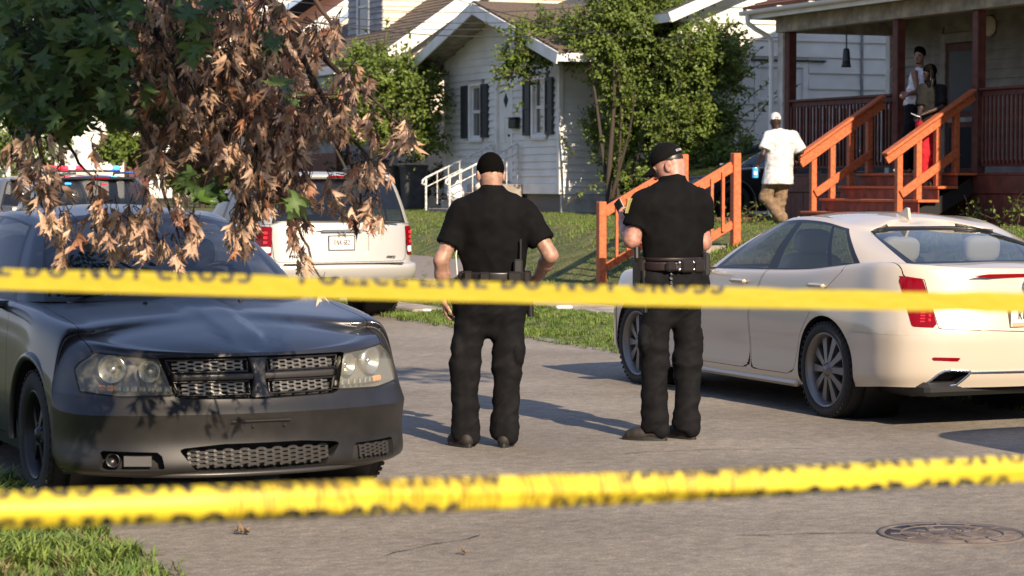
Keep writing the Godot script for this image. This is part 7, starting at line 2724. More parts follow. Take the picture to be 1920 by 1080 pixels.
# ------------------------------------------------------------------ figures: distance fields meshed with surface nets
class Field:
	var o: Vector3
	var c: float
	var nx: int
	var ny: int
	var nz: int
	var f := PackedFloat32Array()

	func _init(lo: Vector3, hi: Vector3, cell: float) -> void:
		o = lo
		c = cell
		nx = int((hi.x - lo.x) / c) + 2
		ny = int((hi.y - lo.y) / c) + 2
		nz = int((hi.z - lo.z) / c) + 2
		f.resize(nx * ny * nz)
		f.fill(0.5)

	func _put(i: int, d: float, k: float) -> void:
		var e := f[i]
		if k > 0.0:
			var h := k - absf(e - d)
			if h > 0.0:
				f[i] = minf(e, d) - h * h * 0.25 / k
				return
		if d < e:
			f[i] = d

	# tapered capsule; flat ends it square at b; squash narrows it across an axis
	func cone(a: Vector3, b: Vector3, ra: float, rb: float, k := 0.02, flat := false, squash := Vector3.ZERO, amount := 1.0) -> Field:
		var ab := b - a
		var l2 := maxf(ab.length_squared(), 1e-9)
		var dir := ab / sqrt(l2)
		var sq := squash.normalized() if squash != Vector3.ZERO else Vector3.ZERO
		var use_sq := squash != Vector3.ZERO
		var m := maxf(ra, rb) * maxf(1.0, 1.0 / amount if use_sq else 1.0) + k + c * 1.6
		var lo := ((a.min(b) - Vector3(m, m, m) - o) / c).floor()
		var hi := ((a.max(b) + Vector3(m, m, m) - o) / c).ceil()
		for z in range(maxi(0, int(lo.z)), mini(nz - 1, int(hi.z)) + 1):
			for y in range(maxi(0, int(lo.y)), mini(ny - 1, int(hi.y)) + 1):
				var row := (z * ny + y) * nx
				for x in range(maxi(0, int(lo.x)), mini(nx - 1, int(hi.x)) + 1):
					var p := o + Vector3(x, y, z) * c
					var t := clampf((p - a).dot(ab) / l2, 0.0, 1.0)
					var q := p - (a + ab * t)
					if use_sq:
						var s := q.dot(sq)
						q += sq * (s / amount - s)
					var d := q.length() - lerpf(ra, rb, t)
					if flat:
						d = maxf(d, (p - b).dot(dir))
					if d < m:
						_put(row + x, d, k)
		return self

	func ell(at: Vector3, r: Vector3, k := 0.02, b := Basis()) -> Field:
		var mx := maxf(r.x, maxf(r.y, r.z)) + k + c * 1.6
		var mn := minf(r.x, minf(r.y, r.z))
		var inv := b.transposed()
		var lo := ((at - Vector3(mx, mx, mx) - o) / c).floor()
		var hi := ((at + Vector3(mx, mx, mx) - o) / c).ceil()
		for z in range(maxi(0, int(lo.z)), mini(nz - 1, int(hi.z)) + 1):
			for y in range(maxi(0, int(lo.y)), mini(ny - 1, int(hi.y)) + 1):
				var row := (z * ny + y) * nx
				for x in range(maxi(0, int(lo.x)), mini(nx - 1, int(hi.x)) + 1):
					var p := inv * (o + Vector3(x, y, z) * c - at)
					var k0 := (p / r).length()
					var k1 := (p / (r * r)).length()
					var d := k0 * (k0 - 1.0) / k1 if k1 > 1e-9 else -mn
					_put(row + x, d, k)
		return self

	func carve(a: Vector3, b: Vector3, ra: float, rb: float) -> Field:
		var g := Field.new(o, o, c)
		g.nx = nx
		g.ny = ny
		g.nz = nz
		g.f.resize(f.size())
		g.f.fill(0.5)
		g.cone(a, b, ra, rb, 0.0)
		for i in f.size():
			f[i] = maxf(f[i], -g.f[i])
		return self

	# keep only the side of a plane that n points away from
	func clip(n: Vector3, at: Vector3) -> Field:
		n = n.normalized()
		for z in nz:
			for y in ny:
				var row := (z * ny + y) * nx
				for x in nx:
					var d := (o + Vector3(x, y, z) * c - at).dot(n)
					if d > f[row + x]:
						f[row + x] = d
		return self

	func into(m: MB, folds: FastNoiseLite = null, amp := 0.0, stretch := Vector3.ONE) -> MB:
		var id := PackedInt32Array()
		id.resize(f.size())
		id.fill(-1)
		var sx := 1
		var sy := nx
		var sz := nx * ny
		var pts := PackedVector3Array()
		var nrm := PackedVector3Array()
		var cells := PackedInt32Array()
		for z in nz - 1:
			for y in ny - 1:
				var row := (z * ny + y) * nx
				for x in nx - 1:
					var i := row + x
					var a := f[i]
					if a > 0.3:
						continue
					var b := f[i + 1]
					var d := f[i + sy]
					var e := f[i + sy + 1]
					var g := f[i + sz]
					var h := f[i + sz + 1]
					var u := f[i + sz + sy]
					var w := f[i + sz + sy + 1]
					var s := int(a < 0) + int(b < 0) + int(d < 0) + int(e < 0) + int(g < 0) + int(h < 0) + int(u < 0) + int(w < 0)
					if s == 0 or s == 8:
						continue
					var sum := Vector3.ZERO
					var k := 0
					var v8 := [a, b, d, e, g, h, u, w]
					for ed in [[0, 1], [2, 3], [4, 5], [6, 7], [0, 2], [1, 3], [4, 6], [5, 7], [0, 4], [1, 5], [2, 6], [3, 7]]:
						var p: float = v8[ed[0]]
						var q: float = v8[ed[1]]
						if (p < 0) != (q < 0):
							var t := p / (p - q)
							var e0: int = ed[0]
							var e1: int = ed[1]
							sum += Vector3(e0 & 1, (e0 >> 1) & 1, e0 >> 2).lerp(Vector3(e1 & 1, (e1 >> 1) & 1, e1 >> 2), t)
							k += 1
					var gr := Vector3((b + e + h + w) - (a + d + g + u), (d + e + u + w) - (a + b + g + h), (g + h + u + w) - (a + b + d + e))
					id[i] = pts.size()
					cells.append(i)
					pts.append(o + (Vector3(x, y, z) + sum / k) * c)
					nrm.append(gr.normalized() if gr.length() > 1e-9 else Vector3.UP)
		var tris := PackedInt32Array()
		for i in cells:
			var x := i % nx
			var y := (i / nx) % ny
			var z := i / sz
			var a := f[i] < 0
			for ax in 3:
				var st: int = [sx, sy, sz][ax]
				var s1: int = [sy, sz, sx][ax]
				var s2: int = [sz, sx, sy][ax]
				if [y, z, x][ax] == 0 or [z, x, y][ax] == 0:
					continue
				var b := f[i + st] < 0
				if a == b:
					continue
				var q := [id[i], id[i - s1], id[i - s1 - s2], id[i - s2]]
				if q[0] < 0 or q[1] < 0 or q[2] < 0 or q[3] < 0:
					continue
				if a:
					tris.append_array(PackedInt32Array([q[0], q[1], q[2], q[0], q[2], q[3]]))
				else:
					tris.append_array(PackedInt32Array([q[0], q[2], q[1], q[0], q[3], q[2]]))
		if folds != null:
			for i in pts.size():
				var fp := pts[i]
				if stretch.z < 0.0:
					fp = Vector3(fp.x * 0.7 + fp.y * 0.6, (fp.y * 0.8 - fp.x * 0.7) * 1.8, fp.z * 0.7 - fp.y * 0.5)
				pts[i] += nrm[i] * amp * folds.get_noise_3dv(fp)
			nrm.fill(Vector3.ZERO)
			for i in range(0, tris.size(), 3):
				var q := (pts[tris[i + 1]] - pts[tris[i]]).cross(pts[tris[i + 2]] - pts[tris[i]])
				for k in 3:
					nrm[tris[i + k]] += q
			for i in nrm.size():
				nrm[i] = nrm[i].normalized()
		var first := m.v.size()
		for i in pts.size():
			m.vert(pts[i], nrm[i])
		for i in range(0, tris.size(), 3):
			var p := tris[i]
			var q := tris[i + 1]
			var r := tris[i + 2]
			if (pts[q] - pts[p]).cross(pts[r] - pts[p]).dot(nrm[p] + nrm[q] + nrm[r]) < 0:
				m.face(first + p, first + r, first + q)
			else:
				m.face(first + p, first + q, first + r)
		return m

func folds(sd: int, freq: float) -> FastNoiseLite:
	var n := FastNoiseLite.new()
	n.seed = sd
	n.frequency = freq
	n.fractal_type = FastNoiseLite.FRACTAL_RIDGED
	n.fractal_octaves = 2
	return n

# palm, four fingers and a thumb; dir runs to the fingertips, back is the back of the hand, side +1 puts the thumb towards dir x back
func hand(m: MB, wrist: Vector3, dir: Vector3, back: Vector3, side: float, curl: float, size := 1.0, cell := 0.0045) -> void:
	dir = dir.normalized()
	back = (back - dir * back.dot(dir)).normalized()
	var across := dir.cross(back) * side
	var r := 0.16 * size
	var g := Field.new(wrist - Vector3(r, r, r) * 1.3, wrist + Vector3(r, r, r) * 1.3, cell)
	var knuckle := wrist + dir * 0.088 * size
	g.cone(wrist - dir * 0.03, wrist + dir * 0.02, 0.029 * size, 0.028 * size, 0.01, false, back, 0.72)
	for k in 4:
		var off := (1.5 - k) * 0.0195 * size
		g.cone(wrist + dir * 0.015 + across * off * 0.7, knuckle + across * off, 0.017 * size, 0.0115 * size, 0.012)
		var ln: float = [0.072, 0.082, 0.076, 0.058][k] * size
		var p := knuckle + across * off
		var d := dir
		var ax := across
		for j in 3:
			d = d.rotated(ax.normalized() * side, -curl * [0.7, 1.0, 0.8][j] * (1.0 + 0.08 * k))
			var q: Vector3 = p + d * ln * [0.45, 0.32, 0.23][j]
			g.cone(p, q, (0.0098 - 0.001 * j) * size, (0.0088 - 0.001 * j) * size, 0.004)
			p = q
	var t0 := wrist + dir * 0.025 + across * 0.024 * size
	var t1 := t0 + (dir * 0.6 + across * 0.75 - back * 0.35).normalized() * 0.042 * size
	var t2 := t1 + (dir * 0.9 + across * 0.25 - back * 0.45 * (0.4 + curl)).normalized() * 0.034 * size
	var t3 := t2 + (dir * 0.9 - across * 0.1 - back * 0.5 * (0.4 + curl)).normalized() * 0.026 * size
	g.cone(t0, t1, 0.017 * size, 0.0125 * size, 0.012)
	g.cone(t1, t2, 0.0115 * size, 0.0105 * size, 0.005)
	g.cone(t2, t3, 0.0105 * size, 0.008 * size, 0.004)
	g.into(m)

# head looking along fwd, tilted by its basis; returns the frame used
func head(m: MB, at: Vector3, fwd: Vector3, up: Vector3, neck: Vector3, cell: float, size := 1.0, neck_r := 0.062) -> Basis:
	var z := fwd.normalized()
	var y := (up - z * up.dot(z)).normalized()
	var x := y.cross(z)
	var b := Basis(x, y, z)
	var g := Field.new(at - Vector3(0.16, 0.24, 0.16) * size, at + Vector3(0.16, 0.16, 0.16) * size, cell)
	g.ell(at + b * Vector3(0, 0.03, -0.012) * size, Vector3(0.074, 0.092, 0.094) * size, 0.0, b)
	g.ell(at + b * Vector3(0, -0.035, 0.022) * size, Vector3(0.062, 0.078, 0.066) * size, 0.03, b)
	g.ell(at + b * Vector3(0, -0.088, 0.058) * size, Vector3(0.030, 0.022, 0.028) * size, 0.03, b)
	g.cone(at + b * Vector3(0, -0.03, -0.03) * size, neck, neck_r * 0.95 * size, neck_r * 1.06 * size, 0.03)
	# brow, nose, lips, eye hollows, ears
	g.cone(at + b * Vector3(-0.035, 0.022, 0.078) * size, at + b * Vector3(0.035, 0.022, 0.078) * size, 0.012 * size, 0.012 * size, 0.015)
	g.cone(at + b * Vector3(0, 0.012, 0.086) * size, at + b * Vector3(0, -0.028, 0.104) * size, 0.008 * size, 0.013 * size, 0.010)
	g.ell(at + b * Vector3(0.013, -0.032, 0.093) * size, Vector3(0.010, 0.008, 0.011) * size, 0.006, b)
	g.ell(at + b * Vector3(-0.013, -0.032, 0.093) * size, Vector3(0.010, 0.008, 0.011) * size, 0.006, b)
	g.ell(at + b * Vector3(0, -0.054, 0.086) * size, Vector3(0.023, 0.006, 0.009) * size, 0.006, b)
	g.ell(at + b * Vector3(0, -0.065, 0.083) * size, Vector3(0.020, 0.007, 0.010) * size, 0.006, b)
	for s in [1.0, -1.0]:
		g.ell(at + b * Vector3(0.078 * s, -0.012, -0.012) * size, Vector3(0.009, 0.033, 0.020) * size, 0.006, b * Basis(Vector3(1, 0, 0), -0.2) * Basis(Vector3.UP, 0.45 * s))
		g.ell(at + b * Vector3(0.083 * s, 0.004, -0.018) * size, Vector3(0.006, 0.017, 0.016) * size, 0.004, b)
	g.into(m)
	return b

func eyes(parent: Node3D, at: Vector3, b: Basis, size := 1.0) -> void:
	for s in [1.0, -1.0]:
		var w := MB.new()
		w.lathe([Vector2(0.0001, 0.011), Vector2(0.008, 0.008), Vector2(0.0115, 0.0), Vector2(0.008, -0.008), Vector2(0.0001, -0.011)], 12, Transform3D(b.scaled_local(Vector3.ONE * size), at + b * Vector3(0.031 * s, 0.0, 0.068) * size))
		var o := obj("eye", w, M.cotton_white, parent)
		obj("iris", bx(at + b * Vector3(0.031 * s, 0.0, 0.0795) * size, Vector3(0.009, 0.009, 0.004), 0.003, b), M.hair_black, o)
		obj("eyebrow", bx(at + b * Vector3(0.032 * s, 0.024, 0.088) * size, Vector3(0.034, 0.007, 0.008), 0.003, b), M.hair_black, parent)

func shoe(parent: Node3D, heel: Vector3, toe: Vector3, m: Material, tall := 0.055) -> void:
	var d := (toe - heel)
	d.y = 0
	var l := d.length()
	d = d.normalized()
	var x := d.cross(Vector3.UP)
	var g := Field.new(heel.min(toe) - Vector3(0.12, 0.02, 0.12), heel.max(toe) + Vector3(0.12, 0.2, 0.12), 0.008)
	var a := heel + d * 0.035
	g.cone(a + Vector3(0, 0.042, 0), a + d * (l * 0.55) + Vector3(0, 0.038, 0), 0.040, 0.045, 0.02)
	g.cone(a + d * (l * 0.45) + Vector3(0, 0.034, 0), heel + d * (l - 0.045) + Vector3(0, 0.030, 0), 0.042, 0.036, 0.02)
	g.cone(a + d * 0.03 + Vector3(0, 0.05, 0), a + d * 0.015 + Vector3(0, tall + 0.01, 0), 0.040, 0.036, 0.03)
	g.clip(Vector3(0, -1, 0), heel + Vector3(0, 0.012, 0))
	obj("shoe", g.into(MB.new()), m, parent)
	var sole := MB.new()
	var out := PackedVector2Array()
	for k in 28:
		var t := TAU * k / 28.0
		var u := cos(t)
		var w := 0.044 + 0.006 * sin(t * 0.5)
		out.append(Vector2(l * 0.5 + u * (l * 0.5 + 0.004), sin(t) * w * (1.0 - 0.1 * absf(u))))
	sole.prism(out, 0.024, Transform3D(Basis(d, x * -1.0, Vector3.UP).orthonormalized(), heel + Vector3(0, 0.001, 0)))
	obj("sole", sole, M.black_plastic, parent)

func ring_belt(at: Vector3, rx: float, rz: float, tall: float, b: Basis, thick := 0.012) -> MB:
	var m := MB.new()
	var rows := []
	for e in [[-0.5, 0.0], [-0.5, 1.0], [-0.3, 1.1], [0.3, 1.1], [0.5, 1.0], [0.5, 0.0]]:
		var row := PackedVector3Array()
		for k in 40:
			var a := TAU * k / 40.0
			var c := Vector3(cos(a), 0, sin(a))
			row.append(at + b * Vector3(c.x * (rx + thick * e[1]), e[0] * tall, c.z * (rz + thick * e[1])))
		rows.append(row)
	m.grid(rows, false, true)
	return m

func build_people() -> void:
	officer_left()
	officer_right()
	man_in_white()
	man_in_vest()
	person_in_red()

func trousers(parent: Node3D, called: String, waist: Vector3, legs: Array, m: Material, sd: int, wide: float, amp := 0.009, cell := 0.013, pockets := []) -> void:
	# legs: [hip, knee, ankle, thigh radius, knee radius, hem radius]
	var lo := waist - Vector3(0.5, 0, 0.5)
	var hi := waist + Vector3(0.5, 0.1, 0.5)
	for l in legs:
		lo = lo.min(l[2] - Vector3(0.14, 0.1, 0.14))
	lo.x = waist.x - 0.42
	hi.x = waist.x + 0.42
	lo.z = waist.z - 0.36
	hi.z = waist.z + 0.36
	var g := Field.new(lo, hi, cell)
	for l in legs:
		g.cone(l[0], l[1], l[3], l[4], 0.035)
		g.cone(l[1], l[2], l[4], l[5], 0.03, true)
	var mid: Vector3 = (legs[0][0] + legs[1][0]) * 0.5
	g.cone(legs[0][0] + Vector3(0, 0.02, 0), legs[1][0] + Vector3(0, 0.02, 0), wide * 0.78, wide * 0.78, 0.05, false, Vector3(0, 0, 1), 0.92)
	g.cone(mid, mid + Vector3(0, -0.19, 0), 0.085, 0.05, 0.05)
	g.cone(mid + Vector3(0, 0.0, 0), waist, wide, wide * 0.98, 0.05, true, Vector3(0, 0, 1), 0.74)
	for p in pockets:
		g.ell(p, Vector3(0.040, 0.105, 0.085), 0.012)
	for l in legs:
		# cloth bunching over the shoe and behind the knee
		for k in 3:
			var q: Vector3 = l[2].lerp(l[1], 0.07 + 0.075 * k)
			g.cone(q + Vector3(-0.024, 0.010 - 0.02 * (k % 2), -0.01), q + Vector3(0.024, -0.010 + 0.02 * (k % 2), 0.02), l[5] * 0.80, l[5] * 0.80, 0.012)
		g.cone(l[1] + Vector3(-0.03, 0.03, 0.02), l[1] + Vector3(0.03, -0.02, 0.03), l[4] * 0.72, l[4] * 0.72, 0.012)
	obj(called, g.into(MB.new(), folds(sd, 3.6), amp, Vector3(1.0, 1.0, -1.0)), m, parent)

func officer_left() -> void:
	# seen from behind, head bowed, one hand on the belt
	var b := Vector3(-0.113, 0, -14.19)
	var t := thing("person", "police officer in black uniform seen from behind, bare dark hair, standing nearest the dark car", "person", b)
	var sh := [Vector3(-0.19, 1.43, 0.0), Vector3(0.19, 1.43, 0.0)]
	var el := [Vector3(-0.312, 1.13, 0.06), Vector3(0.345, 1.16, 0.05)]
	var wr := [Vector3(-0.300, 0.895, -0.04), Vector3(0.27, 1.02, -0.17)]
	var body := MB.new()
	var g := Field.new(Vector3(-0.5, 0.86, -0.34), Vector3(0.5, 1.56, 0.25), 0.0115)
	g.cone(Vector3(0, 1.02, 0), Vector3(0, 1.30, 0.01), 0.15, 0.16, 0.05, false, Vector3(0, 0, 1), 0.7)
	g.cone(Vector3(-0.12, 1.38, 0.01), Vector3(0.12, 1.38, 0.01), 0.11, 0.11, 0.05)
	g.cone(Vector3(0, 1.40, 0), Vector3(0, 1.53, -0.01), 0.075, 0.062, 0.05)
	for k in 2:
		g.cone(sh[k], el[k], 0.060, 0.044, 0.03)
		g.cone(el[k], el[k].lerp(wr[k], 0.35), 0.043, 0.046, 0.03)
		g.cone(el[k].lerp(wr[k], 0.35), wr[k], 0.046, 0.030, 0.02)
	g.into(body)
	var lg := Field.new(Vector3(-0.32, 0.0, -0.2), Vector3(0.25, 1.06, 0.2), 0.018)
	lg.cone(Vector3(-0.10, 0.95, 0), Vector3(0.08, 0.95, 0), 0.13, 0.13, 0.05)
	lg.cone(Vector3(-0.11, 0.92, 0), Vector3(-0.18, 0.50, -0.01), 0.085, 0.055, 0.03).cone(Vector3(-0.18, 0.50, -0.01), Vector3(-0.17, 0.09, 0.0), 0.055, 0.04, 0.03)
	lg.cone(Vector3(0.09, 0.92, 0), Vector3(0.085, 0.50, -0.01), 0.085, 0.055, 0.03).cone(Vector3(0.085, 0.50, -0.01), Vector3(0.07, 0.09, 0.0), 0.055, 0.04, 0.03)
	lg.into(body)
	var hc := Vector3(-0.018, 1.645, -0.035)
	var hb := head(body, hc, Vector3(-0.25, -0.42, -1), Vector3.UP, Vector3(-0.005, 1.50, 0.0), 0.0065, 1.02, 0.060)
	hand(body, wr[0], Vector3(0.12, -1, -0.10), Vector3(-1, 0, 0.1), -1.0, 0.55)
	hand(body, wr[1], Vector3(-0.8, -0.35, -0.5), Vector3(0.3, 0.9, 0.2), 1.0, 0.5)
	obj("body", body, M.skin_light, t)
	# close-cropped hair, faded to the neck
	var hf := Field.new(hc - Vector3(0.13, 0.1, 0.13), hc + Vector3(0.13, 0.15, 0.13), 0.006)
	hf.ell(hc + hb * Vector3(0, 0.036, -0.014), Vector3(0.081, 0.098, 0.102), 0.0, hb)
	hf.clip(hb * Vector3(0, -0.93, 0.5), hc + hb * Vector3(0, -0.035, -0.03))
	obj("hair", hf.into(MB.new(), folds(3, 60.0), 0.003), M.hair_black, t)
	var ff := Field.new(hc - Vector3(0.13, 0.12, 0.13), hc + Vector3(0.13, 0.15, 0.13), 0.006)
	ff.ell(hc + hb * Vector3(0, 0.030, -0.013), Vector3(0.0785, 0.096, 0.099), 0.0, hb)
	ff.clip(hb * Vector3(0, -0.93, 0.5), hc + hb * Vector3(0, -0.068, -0.03))
	obj("hair_fade", ff.into(MB.new()), M.hair_fade, t)
	# shirt
	var s := Field.new(Vector3(-0.46, 0.98, -0.24), Vector3(0.46, 1.58, 0.24), 0.0115)
	s.cone(Vector3(0, 1.00, 0.0), Vector3(0, 1.20, 0.01), 0.180, 0.186, 0.05, false, Vector3(0, 0, 1), 0.68)
	s.cone(Vector3(0, 1.18, 0.01), Vector3(0, 1.36, 0.015), 0.184, 0.200, 0.06, false, Vector3(0, 0, 1), 0.64)
	s.cone(Vector3(-0.145, 1.395, 0.01), Vector3(0.145, 1.395, 0.01), 0.098, 0.098, 0.06)
	s.cone(Vector3(-0.10, 1.46, 0.01), Vector3(0.10, 1.46, 0.01), 0.065, 0.065, 0.06)
	for k in 2:
		s.cone(sh[k] + Vector3(0, -0.01, 0), sh[k].lerp(el[k], 0.70), 0.076, 0.076, 0.05, true)
	s.cone(Vector3(0, 1.46, 0.01), Vector3(-0.006, 1.578, -0.006), 0.088, 0.072, 0.03, true)
	s.clip(Vector3(0, -1, 0), Vector3(0, 1.0, 0))
	obj("shirt", s.into(MB.new(), folds(7, 3.6), 0.010, Vector3(1.0, 1.0, 1.0)), M.uniform_black, t)
	trousers(t, "trousers", Vector3(0.0, 1.03, 0), [[Vector3(-0.115, 0.90, 0.0), Vector3(-0.172, 0.48, -0.015), Vector3(-0.165, 0.045, 0.01), 0.102, 0.084, 0.074], [Vector3(0.095, 0.90, 0.0), Vector3(0.082, 0.48, -0.015), Vector3(0.068, 0.055, 0.01), 0.102, 0.083, 0.073]], M.trouser_black, 21, 0.186, 0.012, 0.0115, [Vector3(-0.210, 0.60, 0.0), Vector3(0.148, 0.58, 0.0)])
	shoe(t, Vector3(-0.14, 0.0, 0.09), Vector3(-0.27, 0.0, -0.15), M.shoe)
	shoe(t, Vector3(0.06, 0.0, 0.09), Vector3(0.10, 0.0, -0.19), M.shoe)
	var belt := obj("duty_belt", ring_belt(Vector3(0, 1.035, 0), 0.198, 0.150, 0.055, Basis()), M.leather, t)
	for e in [[0.205, 0.99, 0.02, 0.05, 0.16, 0.10], [-0.19, 1.0, 0.04, 0.045, 0.12, 0.08], [0.13, 1.03, 0.145, 0.09, 0.075, 0.04], [-0.05, 1.03, 0.158, 0.07, 0.07, 0.035], [-0.15, 1.03, 0.12, 0.06, 0.08, 0.04]]:
		obj("belt_pouch", bx(Vector3(e[0], e[1], e[2]), Vector3(e[3], e[4], e[5]), 0.012), M.leather, belt)
	var baton := MB.new()
	baton.tube([Vector3(0.225, 0.79, 0.03), Vector3(0.22, 0.96, 0.03)], 0.022, 10)
	obj("baton", baton, M.gloss_black, belt)
	var radio := MB.new()
	radio.box(Vector3(0.15, 1.08, 0.13), Vector3(0.055, 0.12, 0.04), 0.01)
	radio.tube([Vector3(0.165, 1.14, 0.13), Vector3(0.165, 1.26, 0.135)], 0.006, 6)
	obj("radio", radio, M.black_plastic, belt)
	var cable := MB.new()
	cable.tube([Vector3(-0.215, 1.02, 0.05), Vector3(-0.225, 1.16, 0.05), Vector3(-0.205, 1.30, 0.06)], 0.004, 6)
	obj("radio_cable", cable, M.plate_white, belt)
	var watch := MB.new()
	watch.tube([wr[0] + Vector3(-0.03, 0.02, 0), wr[0] + Vector3(0, 0.02, 0.028), wr[0] + Vector3(0.03, 0.015, 0), wr[0] + Vector3(0, 0.012, -0.03), wr[0] + Vector3(-0.03, 0.02, 0)], 0.009, 8)
	obj("watch", watch, M.black_plastic, t)
	for e in [[0.272, 1.375, 1.0], [-0.272, 1.375, -1.0]]:
		obj("shoulder_patch", bx(Vector3(e[0], e[1], 0.03), Vector3(0.008, 0.085, 0.07), 0.003, Basis(Vector3(0, 0, 1), 0.42 * e[2])), M.patch_gold, t)

func officer_right() -> void:
	# back and left cheek to us, looking down at a phone
	var b := Vector3(0.995, 0, -14.55)
	var t := thing("person", "police officer in black uniform and baseball cap, looking down at a phone", "person", b)
	var f := Vector3(-0.42, 0, -0.91).normalized()
	var r := Vector3(0.91, 0, -0.42).normalized()
	var sh := [Vector3(-0.18, 1.48, 0.04), Vector3(0.165, 1.48, -0.10)]
	var el := [Vector3(-0.255, 1.245, 0.06), Vector3(0.20, 1.225, -0.13)]
	var wr := [Vector3(-0.30, 1.35, -0.16), Vector3(-0.06, 1.30, -0.36)]
	var body := MB.new()
	var g := Field.new(Vector3(-0.42, 1.02, -0.48), Vector3(0.36, 1.64, 0.22), 0.0115)
	var turn := Basis(r, Vector3.UP, -f)
	g.cone(Vector3(0, 1.08, 0), Vector3(0, 1.34, -0.02), 0.15, 0.165, 0.05, false, f, 0.7)
	g.cone(Vector3(-0.11, 1.43, 0.02), Vector3(0.11, 1.43, -0.08), 0.11, 0.11, 0.05)
	g.cone(Vector3(0, 1.45, -0.02), Vector3(0.01, 1.58, -0.03), 0.075, 0.064, 0.05)
	for k in 2:
		g.cone(sh[k], el[k], 0.062, 0.050, 0.03)
		g.cone(el[k], el[k].lerp(wr[k], 0.35), 0.049, 0.050, 0.03)
		g.cone(el[k].lerp(wr[k], 0.35), wr[k], 0.050, 0.031, 0.02)
	g.into(body)
	var lg := Field.new(Vector3(-0.3, 0.0, -0.25), Vector3(0.3, 1.12, 0.25), 0.018)
	lg.cone(Vector3(-0.08, 0.98, 0), Vector3(0.09, 0.98, -0.05), 0.13, 0.13, 0.05)
	lg.cone(Vector3(-0.09, 0.95, 0.02), Vector3(-0.115, 0.50, 0.0), 0.085, 0.055, 0.03).cone(Vector3(-0.115, 0.50, 0.0), Vector3(-0.11, 0.09, 0.04), 0.055, 0.04, 0.03)
	lg.cone(Vector3(0.09, 0.95, -0.05), Vector3(0.10, 0.50, -0.07), 0.085, 0.055, 0.03).cone(Vector3(0.10, 0.50, -0.07), Vector3(0.095, 0.09, -0.03), 0.055, 0.04, 0.03)
	lg.into(body)
	var hc := Vector3(-0.022, 1.70, -0.075)
	var look_to := Vector3(-0.95, -0.52, -0.28)
	var hb := head(body, hc, look_to, Vector3.UP, Vector3(0.012, 1.555, -0.03), 0.0065, 1.03, 0.066)
	hand(body, wr[0], Vector3(-0.1, 0.55, -0.9), Vector3(-0.9, -0.2, 0.0), -1.0, 0.6)
	hand(body, wr[1], Vector3(-0.75, 0.3, -0.35), Vector3(0.1, -0.5, -0.8), 1.0, 0.5)
	obj("body", body, M.skin_pink, t)
	eyes(t, hc, hb, 1.03)
	var hf := Field.new(hc - Vector3(0.13, 0.1, 0.13), hc + Vector3(0.13, 0.15, 0.13), 0.0065)
	hf.ell(hc + hb * Vector3(0, 0.032, -0.013), Vector3(0.0785, 0.095, 0.0995), 0.0, hb)
	hf.clip(hb * Vector3(0, -0.93, 0.36), hc + hb * Vector3(0, 0.022, -0.03))
	obj("hair", hf.into(MB.new()), M.belt_brown, t)
	# cap with a curved peak and small white lettering at the back
	var cf := Field.new(hc - Vector3(0.26, 0.12, 0.26), hc + Vector3(0.26, 0.2, 0.26), 0.007)
	cf.ell(hc + hb * Vector3(0, 0.048, -0.010), Vector3(0.087, 0.102, 0.107), 0.0, hb)
	cf.clip(hb * Vector3(0, -1, 0.05), hc + hb * Vector3(0, 0.040, 0))
	var pk := Field.new(hc - Vector3(0.26, 0.12, 0.26), hc + Vector3(0.26, 0.2, 0.26), 0.007)
	var cm := cf.into(MB.new())
	var peak := []
	for i in 6:
		var row := PackedVector3Array()
		var k := i / 5.0
		for j in 13:
			var u := j / 6.0 - 1.0
			var xx := u * 0.074
			var zz := 0.070 + (0.095 * sqrt(maxf(0.0, 1.0 - u * u * 0.93))) * k + 0.02 * (1.0 - u * u)
			row.append(hc + hb * Vector3(xx, 0.044 - 0.030 * u * u - 0.022 * k, zz))
		peak.append(row)
	cm.grid(peak)
	var peak2 := []
	for row in peak:
		var q := PackedVector3Array()
		for p in row:
			q.append(p + hb * Vector3(0, -0.005, 0))
		peak2.append(q)
	cm.grid(peak2, true)
	var cap := obj("cap", cm, M.uniform_black, t)
	var btn := MB.new()
	btn.lathe([Vector2(0.0001, 0.006), Vector2(0.007, 0.004), Vector2(0.009, 0.0)], 12, Transform3D(hb, hc + hb * Vector3(0, 0.150, -0.010)))
	obj("button", btn, M.uniform_black, cap)
	# letters set round the back of the cap
	var words := "LIMA POLICE"
	var letters := MB.new()
	for i in words.length():
		if words[i] == " ":
			continue
		var a := (5.0 - i) * 0.115
		var n := hb * Vector3(-sin(a), 0, -cos(a))
		var at := hc + hb * Vector3(-sin(a) * 0.0875, 0.058, -0.010 - cos(a) * 0.1075)
		letters.text(words[i], 0.013, Transform3D(Basis(hb.y.cross(n), hb.y, n).orthonormalized(), at + n * 0.001), 0.0015)
	obj("lettering", letters, M.cotton_white, cap)
	# shirt
	var s := Field.new(Vector3(-0.42, 1.05, -0.36), Vector3(0.38, 1.64, 0.24), 0.0115)
	s.cone(Vector3(0, 1.06, 0), Vector3(0, 1.24, -0.01), 0.176, 0.188, 0.05, false, f, 0.70)
	s.cone(Vector3(0, 1.22, -0.01), Vector3(0.0, 1.41, -0.02), 0.184, 0.198, 0.06, false, f, 0.66)
	s.cone(Vector3(-0.15, 1.445, 0.03), Vector3(0.14, 1.445, -0.09), 0.105, 0.105, 0.06)
	s.cone(Vector3(-0.09, 1.51, 0.01), Vector3(0.09, 1.51, -0.06), 0.065, 0.065, 0.06)
	s.cone(sh[0] + Vector3(0, -0.01, 0), sh[0].lerp(el[0], 0.68), 0.080, 0.080, 0.05, true)
	s.cone(sh[1] + Vector3(0, -0.01, 0), sh[1].lerp(el[1], 0.68), 0.079, 0.079, 0.05, true)
	s.cone(Vector3(0.005, 1.51, -0.01), Vector3(0.004, 1.632, -0.035), 0.092, 0.078, 0.03, true)
